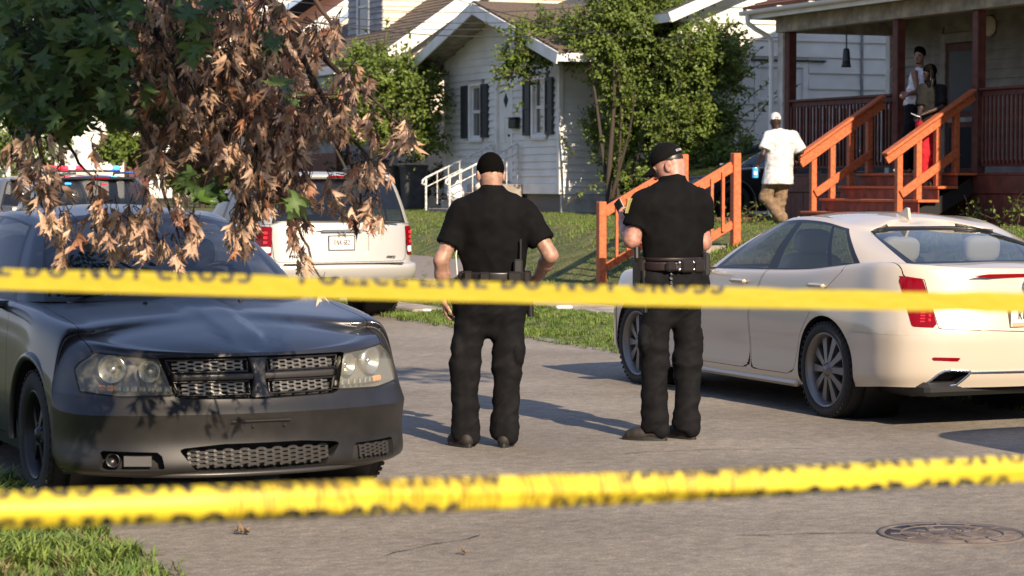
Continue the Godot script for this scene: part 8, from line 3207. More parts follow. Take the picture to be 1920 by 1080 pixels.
	s.clip(Vector3(0, -1, 0), Vector3(0, 1.075, 0))
	obj("shirt", s.into(MB.new(), folds(9, 3.6), 0.010), M.uniform_black, t)
	trousers(t, "trousers", Vector3(0.0, 1.10, -0.01), [[Vector3(-0.09, 0.95, 0.03), Vector3(-0.112, 0.50, 0.0), Vector3(-0.108, 0.05, 0.035), 0.097, 0.082, 0.074], [Vector3(0.09, 0.95, -0.05), Vector3(0.10, 0.50, -0.075), Vector3(0.094, 0.05, -0.035), 0.097, 0.081, 0.073]], M.trouser_black, 23, 0.18, 0.012, 0.0115, [Vector3(-0.172, 0.62, 0.05), Vector3(0.162, 0.62, -0.10)])
	shoe(t, Vector3(-0.035, 0.0, 0.055), Vector3(-0.305, 0.0, -0.01), M.shoe)
	shoe(t, Vector3(0.145, 0.0, 0.0), Vector3(-0.03, 0.0, -0.19), M.shoe)
	var belt := obj("duty_belt", ring_belt(Vector3(0, 1.085, -0.005), 0.196, 0.150, 0.055, turn), M.belt_brown, t)
	obj("inner_belt", ring_belt(Vector3(0, 1.128, -0.005), 0.190, 0.146, 0.02, turn), M.belt_brown, belt)
	for e in [[0.02, 0.155, 0.09, 0.075, 0.035], [0.11, 0.135, 0.08, 0.08, 0.04], [-0.09, 0.145, 0.07, 0.06, 0.03]]:
		obj("belt_pouch", bx(Vector3(0, 1.085, 0) + turn * Vector3(e[0], 0, e[1]), Vector3(e[2], e[3], e[4]), 0.012, turn), M.leather, belt)
	for e in [[0.06, 1.108], [0.06, 1.066], [0.135, 1.108], [0.135, 1.066], [-0.04, 1.108], [-0.04, 1.066]]:
		var z := sqrt(maxf(0.0, 1.0 - e[0] * e[0] / 0.0433)) * 0.168
		var sn := MB.new()
		sn.lathe([Vector2(0.0001, 0.008), Vector2(0.009, 0.005), Vector2(0.011, 0.0)], 10, Transform3D(Basis(turn.x, turn.z, -turn.y), Vector3(0, e[1], 0) + turn * Vector3(e[0], 0, z)))
		obj("snap", sn, M.silver, belt)
	var keys := MB.new()
	for k in 6:
		keys.box(Vector3(-0.088, 1.09 - 0.026 * k, 0.0) + turn * Vector3(0, 0, 0.17), Vector3(0.014 + 0.008 * (k % 2), 0.018, 0.008), 0.003, turn * Basis(Vector3(0, 0, 1), 0.5 * (k % 3 - 1)))
	obj("key_chain", keys, M.silver, belt)
	var hol := MB.new()
	hol.box(Vector3(-0.205, 1.04, 0.06), Vector3(0.07, 0.20, 0.10), 0.02, Basis(Vector3.UP, 0.43))
	hol.box(Vector3(-0.225, 1.16, 0.08), Vector3(0.04, 0.10, 0.06), 0.014, Basis(Vector3(1, 0, 0), -0.35))
	obj("holster", hol, M.leather, belt)
	var baton := MB.new()
	baton.tube([Vector3(-0.175, 0.80, 0.12), Vector3(-0.185, 1.06, 0.115)], 0.017, 10)
	obj("baton", baton, M.gloss_black, belt)
	obj("radio", bx(Vector3(0.205, 1.09, -0.02), Vector3(0.05, 0.15, 0.065), 0.014, turn), M.black_plastic, belt)
	obj("shoulder_patch", bx(Vector3(-0.268, 1.455, 0.085), Vector3(0.008, 0.095, 0.085), 0.003, Basis(Vector3.UP, -0.55) * Basis(Vector3(0, 0, 1), -0.25)), M.patch_gold, t)
	obj("patch_centre", bx(Vector3(-0.271, 1.455, 0.087), Vector3(0.008, 0.075, 0.065), 0.003, Basis(Vector3.UP, -0.55) * Basis(Vector3(0, 0, 1), -0.25)), M.uniform_black, t)
	var ph := tag(obj("phone", bx(Vector3.ZERO, Vector3(0.012, 0.15, 0.075), 0.006), M.gloss_black), "dark phone with pale screen edge held up by the officer in the cap", "phone")
	ph.position = b + Vector3(-0.305, 1.42, -0.27)
	ph.rotation = Vector3(-0.5, 0.5, 0.2)
	obj("screen", bx(Vector3(0.0068, 0, 0), Vector3(0.002, 0.135, 0.066), 0.0005), M.paper, ph)

func limbs_body(body: MB, lo: Vector3, hi: Vector3, cell: float, chest: Array, arms: Array, arm_r: float, legs: Array) -> void:
	var g := Field.new(lo, hi, cell)
	for c in chest:
		g.cone(c[0], c[1], c[2] * 0.72, c[3] * 0.72, 0.05)
	for a in arms:
		g.cone(a[0], a[1], arm_r, arm_r * 0.76, 0.025)
		g.cone(a[1], a[2], arm_r * 0.78, arm_r * 0.52, 0.025)
	for l in legs:
		g.cone(l[0], l[1], 0.08, 0.055, 0.03)
		g.cone(l[1], l[2], 0.055, 0.038, 0.03)
	g.into(body)

func man_in_white() -> void:
	var b := P(1457, 342, 35.5)
	b.y = 0.96
	var t := thing("person", "person in white T-shirt, white cap and khaki trousers holding a blue can", "person", b)
	var body := MB.new()
	var arms := [[Vector3(-0.13, 1.33, 0.04), Vector3(-0.235, 1.06, 0.12), Vector3(-0.31, 0.90, 0.03)], [Vector3(0.23, 1.34, -0.04), Vector3(0.36, 1.10, -0.02), Vector3(0.31, 1.05, -0.20)]]
	var legs := [[Vector3(-0.06, 0.82, 0.02), Vector3(-0.17, 0.42, -0.06), Vector3(0.10, 0.10, 0.06)], [Vector3(0.10, 0.82, -0.02), Vector3(0.06, 0.44, -0.12), Vector3(0.02, 0.09, -0.10)]]
	limbs_body(body, Vector3(-0.42, 0.02, -0.35), Vector3(0.46, 1.55, 0.3), 0.016, [[Vector3(0.03, 0.82, 0), Vector3(0.05, 1.25, 0), 0.13, 0.14], [Vector3(-0.04, 1.32, 0), Vector3(0.15, 1.32, 0), 0.09, 0.09], [Vector3(0.03, 1.38, 0), Vector3(0.0, 1.48, -0.01), 0.06, 0.055]], arms, 0.052, legs)
	var hc := Vector3(-0.035, 1.555, -0.02)
	var hb := head(body, hc, Vector3(-0.15, -0.1, -1), Vector3.UP, Vector3(0.0, 1.42, 0.0), 0.009, 0.95, 0.055)
	hand(body, arms[0][2], Vector3(-0.3, -0.9, 0.1), Vector3(-0.8, 0, 0.5), -1.0, 0.75, 0.95, 0.007)
	hand(body, arms[1][2], Vector3(0.1, -0.5, -0.8), Vector3(0.2, 0.9, -0.3), 1.0, 0.6, 0.95, 0.007)
	obj("body", body, M.skin_brown, t)
	var s := Field.new(Vector3(-0.36, 0.55, -0.26), Vector3(0.48, 1.48, 0.26), 0.014)
	s.cone(Vector3(0.0, 0.58, 0.0), Vector3(0.03, 1.0, 0.0), 0.238, 0.20, 0.04, false, Vector3(0, 0, 1), 0.86)
	s.cone(Vector3(0.03, 1.0, 0), Vector3(0.05, 1.24, 0), 0.19, 0.20, 0.05, false, Vector3(0, 0, 1), 0.74)
	s.cone(Vector3(-0.07, 1.31, 0.02), Vector3(0.18, 1.31, -0.02), 0.10, 0.10, 0.05)
	s.cone(Vector3(0.02, 1.34, 0), Vector3(0.0, 1.44, -0.01), 0.08, 0.065, 0.04, true)
	s.cone(arms[0][0], arms[0][0].lerp(arms[0][1], 0.72), 0.088, 0.092, 0.04, true)
	s.cone(arms[1][0], arms[1][0].lerp(arms[1][1], 0.95), 0.088, 0.10, 0.04, true)
	s.clip(Vector3(0, -1, 0), Vector3(0, 0.615, 0))
	obj("shirt", s.into(MB.new(), folds(31, 3.5), 0.010), M.cotton_white, t)
	trousers(t, "trousers", Vector3(0.02, 0.92, 0), [[legs[0][0], legs[0][1], legs[0][2] + Vector3(-0.02, -0.02, 0), 0.105, 0.095, 0.085], [legs[1][0], legs[1][1], legs[1][2] + Vector3(0, -0.02, 0), 0.105, 0.095, 0.085]], M.khaki, 33, 0.165, 0.012, 0.015)
	shoe(t, Vector3(0.08, 0.0, 0.1), Vector3(0.20, 0.02, -0.14), M.shoe)
	shoe(t, Vector3(0.0, 0.0, -0.04), Vector3(0.08, 0.0, -0.30), M.shoe)
	var cf := Field.new(hc - Vector3(0.2, 0.1, 0.26), hc + Vector3(0.2, 0.18, 0.2), 0.009)
	cf.ell(hc + hb * Vector3(0, 0.045, -0.010), Vector3(0.084, 0.100, 0.102), 0.0, hb)
	cf.clip(Vector3(0, -1, 0), hc + Vector3(0, 0.030, 0))
	cf.carve(hc + hb * Vector3(-0.02, 0.035, -0.12), hc + hb * Vector3(0.02, 0.035, -0.12), 0.032, 0.032)
	cf.ell(hc + hb * Vector3(0, 0.030, 0.12), Vector3(0.068, 0.010, 0.07), 0.0, hb)
	cf.cone(hc + hb * Vector3(-0.03, 0.033, -0.108), hc + hb * Vector3(0.03, 0.033, -0.108), 0.008, 0.008, 0.0)
	obj("cap", cf.into(MB.new()), M.cotton_white, t)
	var can := thing("drink_can", "bright blue drink can held by the person in the white T-shirt", "can", b + Vector3(-0.345, 0.70, 0.09))
	var cn := MB.new()
	cn.lathe([Vector2(0.0001, 0.0), Vector2(0.036, 0.0), Vector2(0.046, 0.012), Vector2(0.046, 0.012), Vector2(0.046, 0.145), Vector2(0.046, 0.145), Vector2(0.038, 0.16), Vector2(0.0001, 0.16)], 24)
	obj("can_body", cn, M.blue_can, can)
	var rim := MB.new()
	rim.lathe([Vector2(0.038, 0.158), Vector2(0.040, 0.166), Vector2(0.036, 0.168), Vector2(0.034, 0.160)], 24)
	obj("rim", rim, M.silver, can)
	obj("can_band", bx(Vector3(0, 0.08, 0.0455), Vector3(0.05, 0.05, 0.004), 0.001), M.paper, can)

func man_in_vest() -> void:
	var b := rp(19.12, 1.742, 29.85)
	var t := thing("person", "person in white sleeveless vest and black trousers leaning at the top of the porch stairs", "person", b)
	var body := MB.new()
	var arms := [[Vector3(0.01, 1.48, 0.13), Vector3(0.06, 1.20, 0.17), Vector3(-0.09, 1.16, 0.24)], [Vector3(0.22, 1.48, -0.04), Vector3(0.20, 1.20, 0.10), Vector3(-0.06, 1.16, 0.20)]]
	var legs := [[Vector3(0.02, 0.92, 0.08), Vector3(-0.10, 0.48, 0.18), Vector3(-0.15, 0.09, 0.16)], [Vector3(0.10, 0.92, -0.06), Vector3(0.02, 0.48, 0.02), Vector3(-0.02, 0.09, 0.0)]]
	limbs_body(body, Vector3(-0.35, 0.02, -0.25), Vector3(0.42, 1.68, 0.42), 0.015, [[Vector3(0.06, 0.95, 0.0), Vector3(0.11, 1.36, 0.03), 0.13, 0.145], [Vector3(0.06, 1.45, 0.09), Vector3(0.17, 1.45, 0.0), 0.085, 0.085], [Vector3(0.115, 1.50, 0.03), Vector3(0.12, 1.62, 0.04), 0.055, 0.052]], arms, 0.052, legs)
	var hc := Vector3(0.098, 1.725, 0.06)
	var hb := head(body, hc, Vector3(-0.55, -0.08, 0.83), Vector3(0.06, 1, 0), Vector3(0.115, 1.58, 0.035), 0.007, 0.98, 0.052)
	hand(body, arms[0][2], Vector3(-0.8, -0.25, 0.1), Vector3(0, 0.3, 0.9), 1.0, 0.6, 0.95, 0.007)
	hand(body, arms[1][2], Vector3(-0.75, -0.3, 0.25), Vector3(0, 0.9, 0.2), 1.0, 0.6, 0.95, 0.007)
	obj("body", body, M.skin_tan, t)
	eyes(t, hc, hb, 0.98)
	obj("mouth", bx(hc + hb * Vector3(0, -0.058, 0.0925), Vector3(0.036, 0.006, 0.006), 0.002, hb), M.belt_brown, t)
	var hf := Field.new(hc - Vector3(0.13, 0.1, 0.13), hc + Vector3(0.13, 0.17, 0.13), 0.008)
	hf.ell(hc + hb * Vector3(0, 0.045, -0.018), Vector3(0.083, 0.098, 0.10), 0.0, hb)
	hf.clip(hb * Vector3(0, -0.75, 0.66), hc + hb * Vector3(0, 0.034, 0.03))
	hf.ell(hc + hb * Vector3(0.0, 0.115, 0.03), Vector3(0.06, 0.03, 0.05), 0.02, hb)
	obj("hair", hf.into(MB.new(), folds(41, 40.0), 0.008), M.hair_black, t)
	obj("beard", bx(hc + hb * Vector3(0, -0.098, 0.068), Vector3(0.05, 0.03, 0.035), 0.014, hb), M.hair_black, t)
	var s := Field.new(Vector3(-0.2, 0.92, -0.25), Vector3(0.4, 1.6, 0.35), 0.012)
	s.cone(Vector3(0.03, 0.98, 0.02), Vector3(0.09, 1.24, 0.03), 0.165, 0.155, 0.04, false, Vector3(0.6, 0, -0.8), 0.9)
	s.cone(Vector3(0.09, 1.24, 0.03), Vector3(0.11, 1.40, 0.03), 0.158, 0.155, 0.04, false, Vector3(0.6, 0, -0.8), 0.9)
	s.cone(Vector3(0.07, 1.42, 0.085), Vector3(0.075, 1.53, 0.07), 0.055, 0.032, 0.03)
	s.cone(Vector3(0.165, 1.42, -0.01), Vector3(0.16, 1.53, 0.0), 0.055, 0.032, 0.03)
	s.clip(Vector3(0, -1, 0), Vector3(0, 1.0, 0))
	obj("vest", s.into(MB.new(), folds(43, 5.0), 0.008), M.cotton_white, t)
	trousers(t, "trousers", Vector3(0.06, 1.04, 0.01), [[legs[0][0], legs[0][1], legs[0][2], 0.105, 0.09, 0.08], [legs[1][0], legs[1][1], legs[1][2], 0.105, 0.09, 0.08]], M.black_cloth, 45, 0.155, 0.016, 0.016)
	shoe(t, Vector3(-0.12, 0.0, 0.12), Vector3(-0.31, 0.0, 0.30), M.shoe_white)
	shoe(t, Vector3(0.0, 0.0, -0.05), Vector3(-0.12, 0.0, 0.15), M.shoe_white)

func person_in_red() -> void:
	var b := rp(18.96, 1.548, 29.10)
	var t := thing("person", "person with hanging dreadlocks, charcoal T-shirt and red trousers standing on the porch stairs", "person", b)
	var body := MB.new()
	var arms := [[Vector3(-0.13, 1.40, 0.02), Vector3(-0.16, 1.12, 0.10), Vector3(-0.20, 1.02, 0.22)], [Vector3(0.15, 1.40, 0.0), Vector3(0.14, 1.14, 0.14), Vector3(-0.12, 1.05, 0.25)]]
	var legs := [[Vector3(-0.09, 0.88, 0.0), Vector3(-0.10, 0.48, 0.05), Vector3(-0.13, 0.09, 0.0)], [Vector3(0.06, 0.88, 0.0), Vector3(0.02, 0.48, 0.05), Vector3(0.03, 0.09, 0.0)]]
	limbs_body(body, Vector3(-0.36, 0.02, -0.25), Vector3(0.34, 1.6, 0.42), 0.016, [[Vector3(0, 0.9, 0), Vector3(0.01, 1.30, 0), 0.13, 0.14], [Vector3(-0.07, 1.38, 0), Vector3(0.09, 1.38, 0), 0.085, 0.085], [Vector3(0.0, 1.42, 0), Vector3(-0.01, 1.54, 0.01), 0.058, 0.052]], arms, 0.05, legs)
	var hc := Vector3(-0.02, 1.63, 0.0)
	var hb := head(body, hc, Vector3(-0.95, -0.15, 0.1), Vector3.UP, Vector3(0.0, 1.48, 0.0), 0.009, 0.96, 0.052)
	hand(body, arms[1][2], Vector3(-0.9, -0.3, 0.2), Vector3(0, 0.9, 0.2), 1.0, 0.6, 0.95, 0.007)
	hand(body, arms[0][2], Vector3(-0.6, -0.4, 0.6), Vector3(0, 0.9, 0.2), -1.0, 0.6, 0.95, 0.007)
	obj("body", body, M.skin_brown, t)
	eyes(t, hc, hb, 0.96)
	var cap := Field.new(hc - Vector3(0.14, 0.1, 0.14), hc + Vector3(0.14, 0.17, 0.14), 0.010)
	cap.ell(hc + hb * Vector3(0, 0.045, -0.015), Vector3(0.088, 0.10, 0.105), 0.0, hb)
	cap.clip(hb * Vector3(0, -0.9, 0.5), hc + hb * Vector3(0, 0.02, 0.02))
	var hair := obj("hair", cap.into(MB.new()), M.hair_black, t)
	var r := RandomNumberGenerator.new()
	r.seed = 8
	for k in 34:
		var a := TAU * k / 34.0 + r.randf() * 0.1
		var dir := hb * Vector3(sin(a), 0, -absf(cos(a)) * 0.9 + 0.25)
		var p0 := hc + Vector3(0, 0.09, 0) + dir * 0.05
		var p1 := hc + Vector3(0, 0.035, 0) + dir * 0.105
		var ln := r.randf_range(0.13, 0.24)
		var p2 := p1 + Vector3(dir.x * 0.03, -ln * 0.6, dir.z * 0.03)
		var p3 := p1 + Vector3(dir.x * 0.02 + r.randf_range(-0.02, 0.02), -ln, dir.z * 0.02)
		var d := MB.new()
		d.tube([p0, p1, p2, p3], [0.011, 0.012, 0.011, 0.007], 6)
		obj("dreadlock", d, M.belt_brown if k % 3 == 0 else M.hair_black, hair)
	var s := Field.new(Vector3(-0.34, 0.82, -0.25), Vector3(0.34, 1.55, 0.3), 0.013)
	s.cone(Vector3(-0.01, 0.86, 0.0), Vector3(0.01, 1.28, 0.0), 0.175, 0.185, 0.05, false, Vector3(0, 0, 1), 0.78)
	s.cone(Vector3(-0.09, 1.37, 0.01), Vector3(0.11, 1.37, 0.0), 0.10, 0.10, 0.05)
	s.cone(Vector3(0, 1.40, 0), Vector3(-0.005, 1.49, 0.005), 0.08, 0.068, 0.04, true)
	for a in arms:
		s.cone(a[0], a[0].lerp(a[1], 0.85), 0.08, 0.078, 0.04, true)
	s.clip(Vector3(0, -1, 0), Vector3(0, 0.88, 0))
	obj("shirt", s.into(MB.new(), folds(51, 4.0), 0.008), M.charcoal_cloth, t)
	trousers(t, "trousers", Vector3(-0.01, 0.98, 0), [[legs[0][0], legs[0][1], legs[0][2], 0.10, 0.085, 0.075], [legs[1][0], legs[1][1], legs[1][2], 0.10, 0.085, 0.075]], M.red_cloth, 53, 0.155, 0.010, 0.016)
	shoe(t, Vector3(-0.12, 0.0, -0.08), Vector3(-0.18, 0.0, 0.18), M.shoe)
	shoe(t, Vector3(0.04, 0.0, -0.08), Vector3(-0.02, 0.0, 0.18), M.shoe)
	var ph := tag(obj("phone", bx(Vector3.ZERO, Vector3(0.075, 0.012, 0.14), 0.005), M.paper), "pale phone in the hand of the person with dreadlocks on the stairs", "phone")
	ph.position = b + Vector3(-0.27, 1.02, 0.31)
	ph.rotation = Vector3(0.3, 0.5, -0.2)
	obj("screen", bx(Vector3(0, 0.0065, 0), Vector3(0.066, 0.002, 0.128), 0.0005), M.gloss_black, ph)

# ------------------------------------------------------------------ small things and what stands just outside the picture
func recolour(o: Node, from: Material, to: Material) -> void:
	if o is MeshInstance3D and o.material_override == from:
		o.material_override = to
	for c in o.get_children():
		recolour(c, from, to)

func copy_of(o: Node3D, label: String, at: Vector3, turn: float) -> Node3D:
	var c: Node3D = o.duplicate()
	var called := String(o.name)
	var cutoff := called.rfind("_0")
	if cutoff > 0:
		called = called.substr(0, cutoff)
	c.name = numbered(called)
	add_child(c, true)
	c.position = at
	c.rotation.y = turn
	c.set_meta("label", label)
	return c

func rubbish_bin(label: String, at: Vector3, turn: float) -> void:
	var b := thing("rubbish_bin", label, "bin", at, turn, "grey wheeled bins beside the small house")
	var rows := []
	for e in [[0.05, 0.22, 0.24], [0.06, 0.235, 0.26], [0.55, 0.265, 0.30], [0.94, 0.285, 0.33], [0.97, 0.30, 0.345], [1.0, 0.30, 0.345]]:
		var row := PackedVector3Array()
		for k in 28:
			var a := TAU * k / 28.0
			var c := pow(absf(cos(a)), 0.35) * signf(cos(a))
			var s := pow(absf(sin(a)), 0.35) * signf(sin(a))
			row.append(Vector3(c * e[1], e[0], s * e[2]))
		rows.append(row)
	var m := MB.new()
	m.grid(rows, false, true)
	obj("tub", m, M.bin_plastic, b)
	var lid := MB.new()
	var lr := []
	for e in [[1.0, 0.315, 0.36], [1.035, 0.315, 0.36], [1.055, 0.29, 0.33], [1.085, 0.16, 0.19], [1.09, 0.001, 0.001]]:
		var row := PackedVector3Array()
		for k in 28:
			var a := TAU * k / 28.0
			var c := pow(absf(cos(a)), 0.4) * signf(cos(a))
			var s := pow(absf(sin(a)), 0.4) * signf(sin(a))
			row.append(Vector3(c * e[1], e[0], s * e[2]))
		lr.append(row)
	lid.grid(lr, false, true)
	obj("lid", lid, M.bin_plastic, b)
	var bar := MB.new()
	bar.tube([Vector3(-0.22, 0.98, -0.39), Vector3(0.22, 0.98, -0.39)], 0.016, 8)
	obj("handle", bar, M.bin_plastic, b)
	for s in [1.0, -1.0]:
		var w := MB.new()
		w.lathe([Vector2(0.0001, 0.03), Vector2(0.10, 0.03), Vector2(0.115, 0.015), Vector2(0.115, -0.02), Vector2(0.0001, -0.02)], 20, Transform3D(Basis(Vector3(0, 1, 0), Vector3(s, 0, 0), Vector3(0, 0, -s)).orthonormalized(), Vector3(0.25 * s, 0.115, -0.26)))
		obj("wheel", w, M.black_plastic, b)
	for x in [-0.12, 0.12]:
		obj("rib", bx(Vector3(x, 0.5, 0.285), Vector3(0.03, 0.62, 0.03), 0.008, Basis(Vector3(1, 0, 0), 0.09)), M.bin_plastic, b)

func build_small_things() -> void:
	rubbish_bin("left grey wheeled bin beside the small house, partly behind the silver car", rp(18.9, 0.95, 51.5), TH + 0.2)
	rubbish_bin("right grey wheeled bin nearest the small house's iron stair rail", rp(19.0, 0.95, 50.55), TH - 0.15)
	# black car in the drive between the houses, and the one parked behind the cream sedan
	var dark: Node3D = get_node("dark_sedan")
	var bc := copy_of(dark, "black car parked in the drive behind the person in white, mostly hidden by the shrub", rp(19.7, 0.90, 37.3), TH + PI)
	recolour(bc, M.dark_paint, M.black_paint)
	var gs := copy_of(get_node("grey_suv"), "grey vehicle parked behind the cream sedan, past the right edge of the view", rp(9.15, 0.0, 7.5), TH + PI * 0.5)
	gs.set_meta("group", "cars parked along the right side of the street")
	# low block edging below the porch
	var wall := thing("garden_edging", "low row of rough stone blocks edging the lawn at the right", "garden wall", rp(17.3, 0.86, 24.0), TH)
	var v := []
	for k in 3:
		v.append(bx(Vector3.ZERO, Vector3(0.2, 0.15, 0.36 + 0.02 * k), 0.02).mesh())
	for k in 14:
		var o := obj("stone", v[k % 3], M.brick_red if k % 3 == 1 else M.stone, wall, Vector3(0.02 * hash01(k), 0.05 + 0.015 * hash01(k, 3), 3.0 - 0.40 * k))
		o.rotation.y = 0.1 * (hash01(k, 4) - 0.5)
	for k in 5:
		var o := tag(obj("loose_brick", bx(Vector3.ZERO, Vector3(0.2, 0.075, 0.10), 0.01), M.brick_red), ["red brick lying by the black car, leftmost of the row", "second red brick from the left beside the black car", "middle red brick in the grass by the black car", "red brick half covered by weeds near the stair foot", "rightmost red brick in the grass before the stairs"][k], "brick", "loose red bricks edging the drive")
		o.position = rp(18.0 + 0.24 * k, 0.985, 34.2 + 0.06 * hash01(k))
		o.rotation.y = TH + 0.3 * (hash01(k, 7) - 0.5)
	# by the small house's steps
	var orn := thing("garden_ornament", "pale weathered garden ornament and planter at the foot of the small house", "ornament", rp(18.5, 0.93, 44.95), TH)
	var pot := MB.new()
	pot.lathe([Vector2(0.0001, 0.0), Vector2(0.16, 0.0), Vector2(0.17, 0.05), Vector2(0.12, 0.1), Vector2(0.19, 0.32), Vector2(0.24, 0.42), Vector2(0.22, 0.43), Vector2(0.17, 0.36), Vector2(0.0001, 0.34)], 20)
	obj("urn", pot, M.cream_siding, orn)
	var lump := MB.new()
	for k in 7:
		lump.lathe([Vector2(0.0001, 0.09), Vector2(0.08, 0.05), Vector2(0.10, 0.0), Vector2(0.07, -0.07), Vector2(0.0001, -0.09)], 10, Transform3D(Basis(), Vector3(0.14 * sin(k * 2.1), 0.48 + 0.05 * (k % 3), 0.14 * cos(k * 2.1))))
	obj("flowers", lump, M.cream_siding, orn)
	var post := tag(obj("white_post", bx(Vector3(0, 0.33, 0), Vector3(0.13, 0.66, 0.13), 0.02), M.old_white), "short thick white post standing right of the pale garden ornament", "post")
	post.position = rp(18.5, 0.93, 44.35)
	post.rotation.y = TH
	var bag := MB.new()
	var bf := Field.new(Vector3(-0.25, -0.02, -0.2), Vector3(0.25, 0.45, 0.2), 0.02)
	bf.ell(Vector3(0, 0.15, 0), Vector3(0.17, 0.16, 0.14), 0.0)
	bf.cone(Vector3(0.02, 0.25, 0), Vector3(0.05, 0.38, 0), 0.05, 0.03, 0.05)
	bf.into(bag, folds(61, 9.0), 0.03)
	var bg := tag(obj("plastic_bag", bag, M.paper), "white plastic bag lying on the steps behind the iron rail", "bag")
	bg.position = rp(18.35, 1.22, 46.3)
	# overhead wires
	for k in 5:
		var e: Array = [[430, -14, 43, 1180, 4, 47], [430, 6, 43, 1180, 24, 47], [430, 22, 43, 1200, 33, 47], [430, 14, 42, 1150, 58, 46], [860, 2, 44, 1480, 70, 40]][k]
		var a := P(e[0], e[1], e[2])
		var b := P(e[3], e[4], e[5])
		var path := []
		for i in 13:
			var f := i / 12.0
			path.append(a.lerp(b, f) + Vector3(0, -0.30 * 4.0 * f * (1.0 - f), 0))
		var m := MB.new()
		m.tube(path, 0.008 if k != 3 else 0.011, 6)
		tag(obj("overhead_wire", m, M.satin_grille), ["highest thin dark overhead wire at the top of the picture", "second thin overhead wire from the top crossing the grey dormer", "third thin overhead wire from the top, just over the brown roof", "thicker overhead cable sagging lowest across the brown roof", "thin overhead wire running through the large shrub to the porch house"][k], "wire", "overhead wires over the houses")
	# litter
	var lit := tag(obj("litter", bx(Vector3(0, 0.03, 0), Vector3(0.20, 0.05, 0.09), 0.02, Basis(Vector3.UP, 0.4)), M.paper), "crumpled white wrapper lying in the grass by the pavement", "litter")
	lit.position = rp(11.25, 0.11, 24.95)
	var lit2 := tag(obj("litter", bx(Vector3(0, 0.02, 0), Vector3(0.10, 0.03, 0.06), 0.012), M.paper), "small pale scrap in the grass strip left of the bareheaded officer", "litter")
	lit2.position = rp(9.9, 0.07, 25.9)
	var dl := maple_leaf(3, 2.2, 0.6, 0.2)
	var names := ["curled dead leaf lying alone on the road, nearest of those in the middle", "dead leaf on the road just behind the lower tape", "dead leaf on the asphalt near the manhole", "small dark twig-like leaf on the road at the bottom middle", "dead leaf on the road right of the officers' feet", "dead leaf on the road by the grass edge at the bottom left"]
	var spots := [[462, 1006], [640, 893], [1330, 1076], [873, 1045], [1385, 905], [120, 985]]
	for k in [0, 1, 3]:
		var hh: float = (spots[k][1] - 342.0) / 4400.0
		var o := tag(obj("fallen_leaf", dl, M.leaf_own_0_9 if M.has("leaf_own_0_9") else M.khaki), names[k], "leaf", "dead leaves lying on the road")
		var p := P(spots[k][0], spots[k][1], 1.6 / hh)
		o.transform = Transform3D(Basis(Vector3.UP, hash01(k, 9) * TAU) * Basis(Vector3(1, 0, 0), -PI * 0.5).scaled(Vector3.ONE * (0.075 if k == 0 else 0.045)), p + Vector3(0, 0.012, 0))

# ------------------------------------------------------------------ the two barrier tapes
func tape_text(words: String, height: float) -> Array:
	# flat lettering cut into small triangles: [points, triangles, width]
	var tm := TextMesh.new()
	var sf := SystemFont.new()
	sf.font_names = PackedStringArray(["Droid Sans"])
	sf.font_weight = 800
	tm.font = sf
	tm.text = words
	tm.font_size = 64
	tm.pixel_size = height / 46.0
	tm.depth = 0.0
	tm.curve_step = 3.0
	tm.horizontal_alignment = HORIZONTAL_ALIGNMENT_LEFT
	tm.vertical_alignment = VERTICAL_ALIGNMENT_BOTTOM
	var a := tm.surface_get_arrays(0)
	var pv: PackedVector3Array = a[Mesh.ARRAY_VERTEX]
	var pn: PackedVector3Array = a[Mesh.ARRAY_NORMAL]
	var pi = a[Mesh.ARRAY_INDEX]
	var soup := []
	var n: int = pi.size() if pi != null and pi.size() > 0 else pv.size()
	for i in range(0, n, 3):
		var q := []
		for k in 3:
			q.append(pi[i + k] if pi != null and pi.size() > 0 else i + k)
		if pn[q[0]].z < 0.5:
			continue
		soup.append([Vector2(pv[q[0]].x, pv[q[0]].y), Vector2(pv[q[1]].x, pv[q[1]].y), Vector2(pv[q[2]].x, pv[q[2]].y)])
	var out := []
	while soup.size() > 0:
		var t: Array = soup.pop_back()
		var l := [t[0].distance_to(t[1]), t[1].distance_to(t[2]), t[2].distance_to(t[0])]
		var k := 0
		if l[1] > l[0] and l[1] >= l[2]:
			k = 1
		elif l[2] > l[0]:
			k = 2
		if l[k] > 0.006:
			var m: Vector2 = (t[k] + t[(k + 1) % 3]) * 0.5
			soup.append([t[k], m, t[(k + 2) % 3]])
			soup.append([m, t[(k + 1) % 3], t[(k + 2) % 3]])
		else:
			out.append(t)
	var lo := Vector2(1e9, 1e9)
	var hi := -lo
	for t in out:
		for p in t:
			lo = lo.min(p)
			hi = hi.max(p)
	return [out, lo, hi]

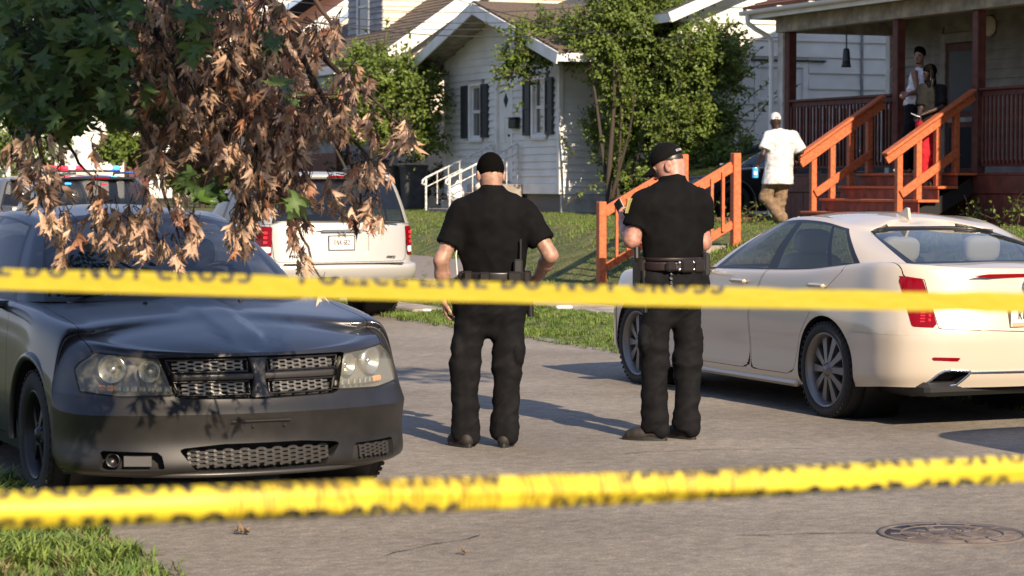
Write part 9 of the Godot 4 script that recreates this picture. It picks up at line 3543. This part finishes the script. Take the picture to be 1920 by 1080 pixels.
func tape(called_label: String, a: Vector3, b: Vector3, sag: float, shape: Callable, lines: Array) -> void:
	var root := thing("barrier_tape", called_label, "tape", a, 0.0)
	var along := b - a
	var len := along.length()
	along = along / len
	var back := along.cross(Vector3.UP).normalized() * -1.0
	if back.z < 0:
		back = -back
	var place := func(u: float, v: float) -> Vector3:
		var q: Vector2 = shape.call(u, v)
		var f := u / len
		return along * u + Vector3(0, -sag * 4.0 * f * (1.0 - f), 0) + Vector3(0, q.y, 0) + back * q.x
	var rows := []
	var n := int(len / 0.008)
	for i in n + 1:
		var row := PackedVector3Array()
		for k in 31:
			row.append(place.call(len * i / n, 0.076 * k / 30.0))
		rows.append(row)
	var strip := MB.new()
	strip.grid(rows)
	obj("strip", strip, M.tape_dull if lines.size() == 1 else M.tape_yellow, root)
	for ln in lines:
		var t := tape_text(ln[0], ln[1])
		var m := MB.new()
		var w: float = t[2].x - t[1].x
		var stop: float = ln[7] if ln.size() > 7 else len
		var thin: float = ln[6] if ln.size() > 6 else 1.0
		w *= thin
		var u0: float = ln[3]
		while u0 + w < stop:
			for tri in t[0]:
				var pts := []
				for p in tri:
					var u: float = u0 + (p.x - t[1].x) * thin
					var vv: float = p.y - t[1].y
					var v: float = ln[2] + (vv if not ln[4] else -vv)
					if ln[4]:
						u = u0 + w - (p.x - t[1].x)
					v = clampf(v, 0.0, 0.076)
					var c: Vector3 = place.call(u, v)
					var nn: Vector3 = (place.call(u + 0.001, v) - c).cross(place.call(u, v + 0.001) - c).normalized()
					pts.append(c + nn * 0.0007)
				m.tri(pts[0], pts[1], pts[2])
			u0 += w + ln[5]
		kind(obj("lettering", m, M.ink if ln.size() <= 6 else M.ink_shown_through, root), "stuff")

func build_tapes() -> void:
	var wob := FastNoiseLite.new()
	wob.seed = 6
	wob.frequency = 1.0
	# upper tape: folded over lengthwise, the feet of the letters showing along its top edge
	var upper := func(u: float, v: float) -> Vector2:
		var fold: float = 0.0295 - 0.0030 * smoothstep(0.3, 1.2, u) + 0.003 * wob.get_noise_1d(u * 6.0)
		var lean: float = 0.10 + 0.08 * wob.get_noise_1d(u * 3.0 + 40.0)
		var ripple: float = 0.0012 * wob.get_noise_2d(u * 30.0, v * 60.0)
		var r := 0.0022
		if v <= fold:
			return Vector2(r + ripple - (v - fold) * lean, v)
		var w := v - fold
		if w < PI * r:
			var t := w / r
			return Vector2(r * cos(t) + ripple, fold + r * sin(t))
		return Vector2(-r - (w - PI * r) * 0.5 + ripple, fold - (w - PI * r) * 0.62)
	tape("upper yellow police barrier tape, folded, with black letters cut off along its top edge", P(-260, 535, 3.42), P(2200, 590, 3.5), 0.004, upper, [["POLICE LINE DO NOT CROSS", 0.034, 0.0192, -0.06, false, 0.07]])
	# lower tape: gathered into a rope, shiny along its crest
	var lower := func(u: float, v: float) -> Vector2:
		var gather: float = smoothstep(0.36, 0.60, u)
		var rip: float = wob.get_noise_1d(u * 46.0) * 0.55 + wob.get_noise_1d(u * 90.0 + 7.0) * 0.25
		var r: float = 0.0195 - 0.0035 * smoothstep(0.2, 1.4, u) + gather * 0.0030 * rip + 0.0006 * wob.get_noise_1d(u * 9.0)
		var ang := lerpf(-2.15, 2.25, v / 0.076) + 0.25 + gather * 0.35 * wob.get_noise_1d(u * 30.0 + 20.0)
		var rad: float = r * (1.0 + 0.06 * sin(ang * 5.0 + u * 9.0) * (0.4 + gather))
		return Vector2(cos(ang) * rad, sin(ang) * rad * 1.06)
	tape("lower yellow police barrier tape gathered into a shiny wrinkled rope across the foreground", P(-260, 966, 2.5), P(2200, 866, 3.2), 0.006, lower, [["POLICE LINE DO NOT CROSS", 0.036, -0.010, 0.02, false, 0.12], ["POLICE LINE DO NOT CROSS", 0.034, 0.080, 0.11, true, 0.16], ["DO NOT CROSS", 0.052, 0.010, 0.40, false, 0.03, 0.30, 1.1]])
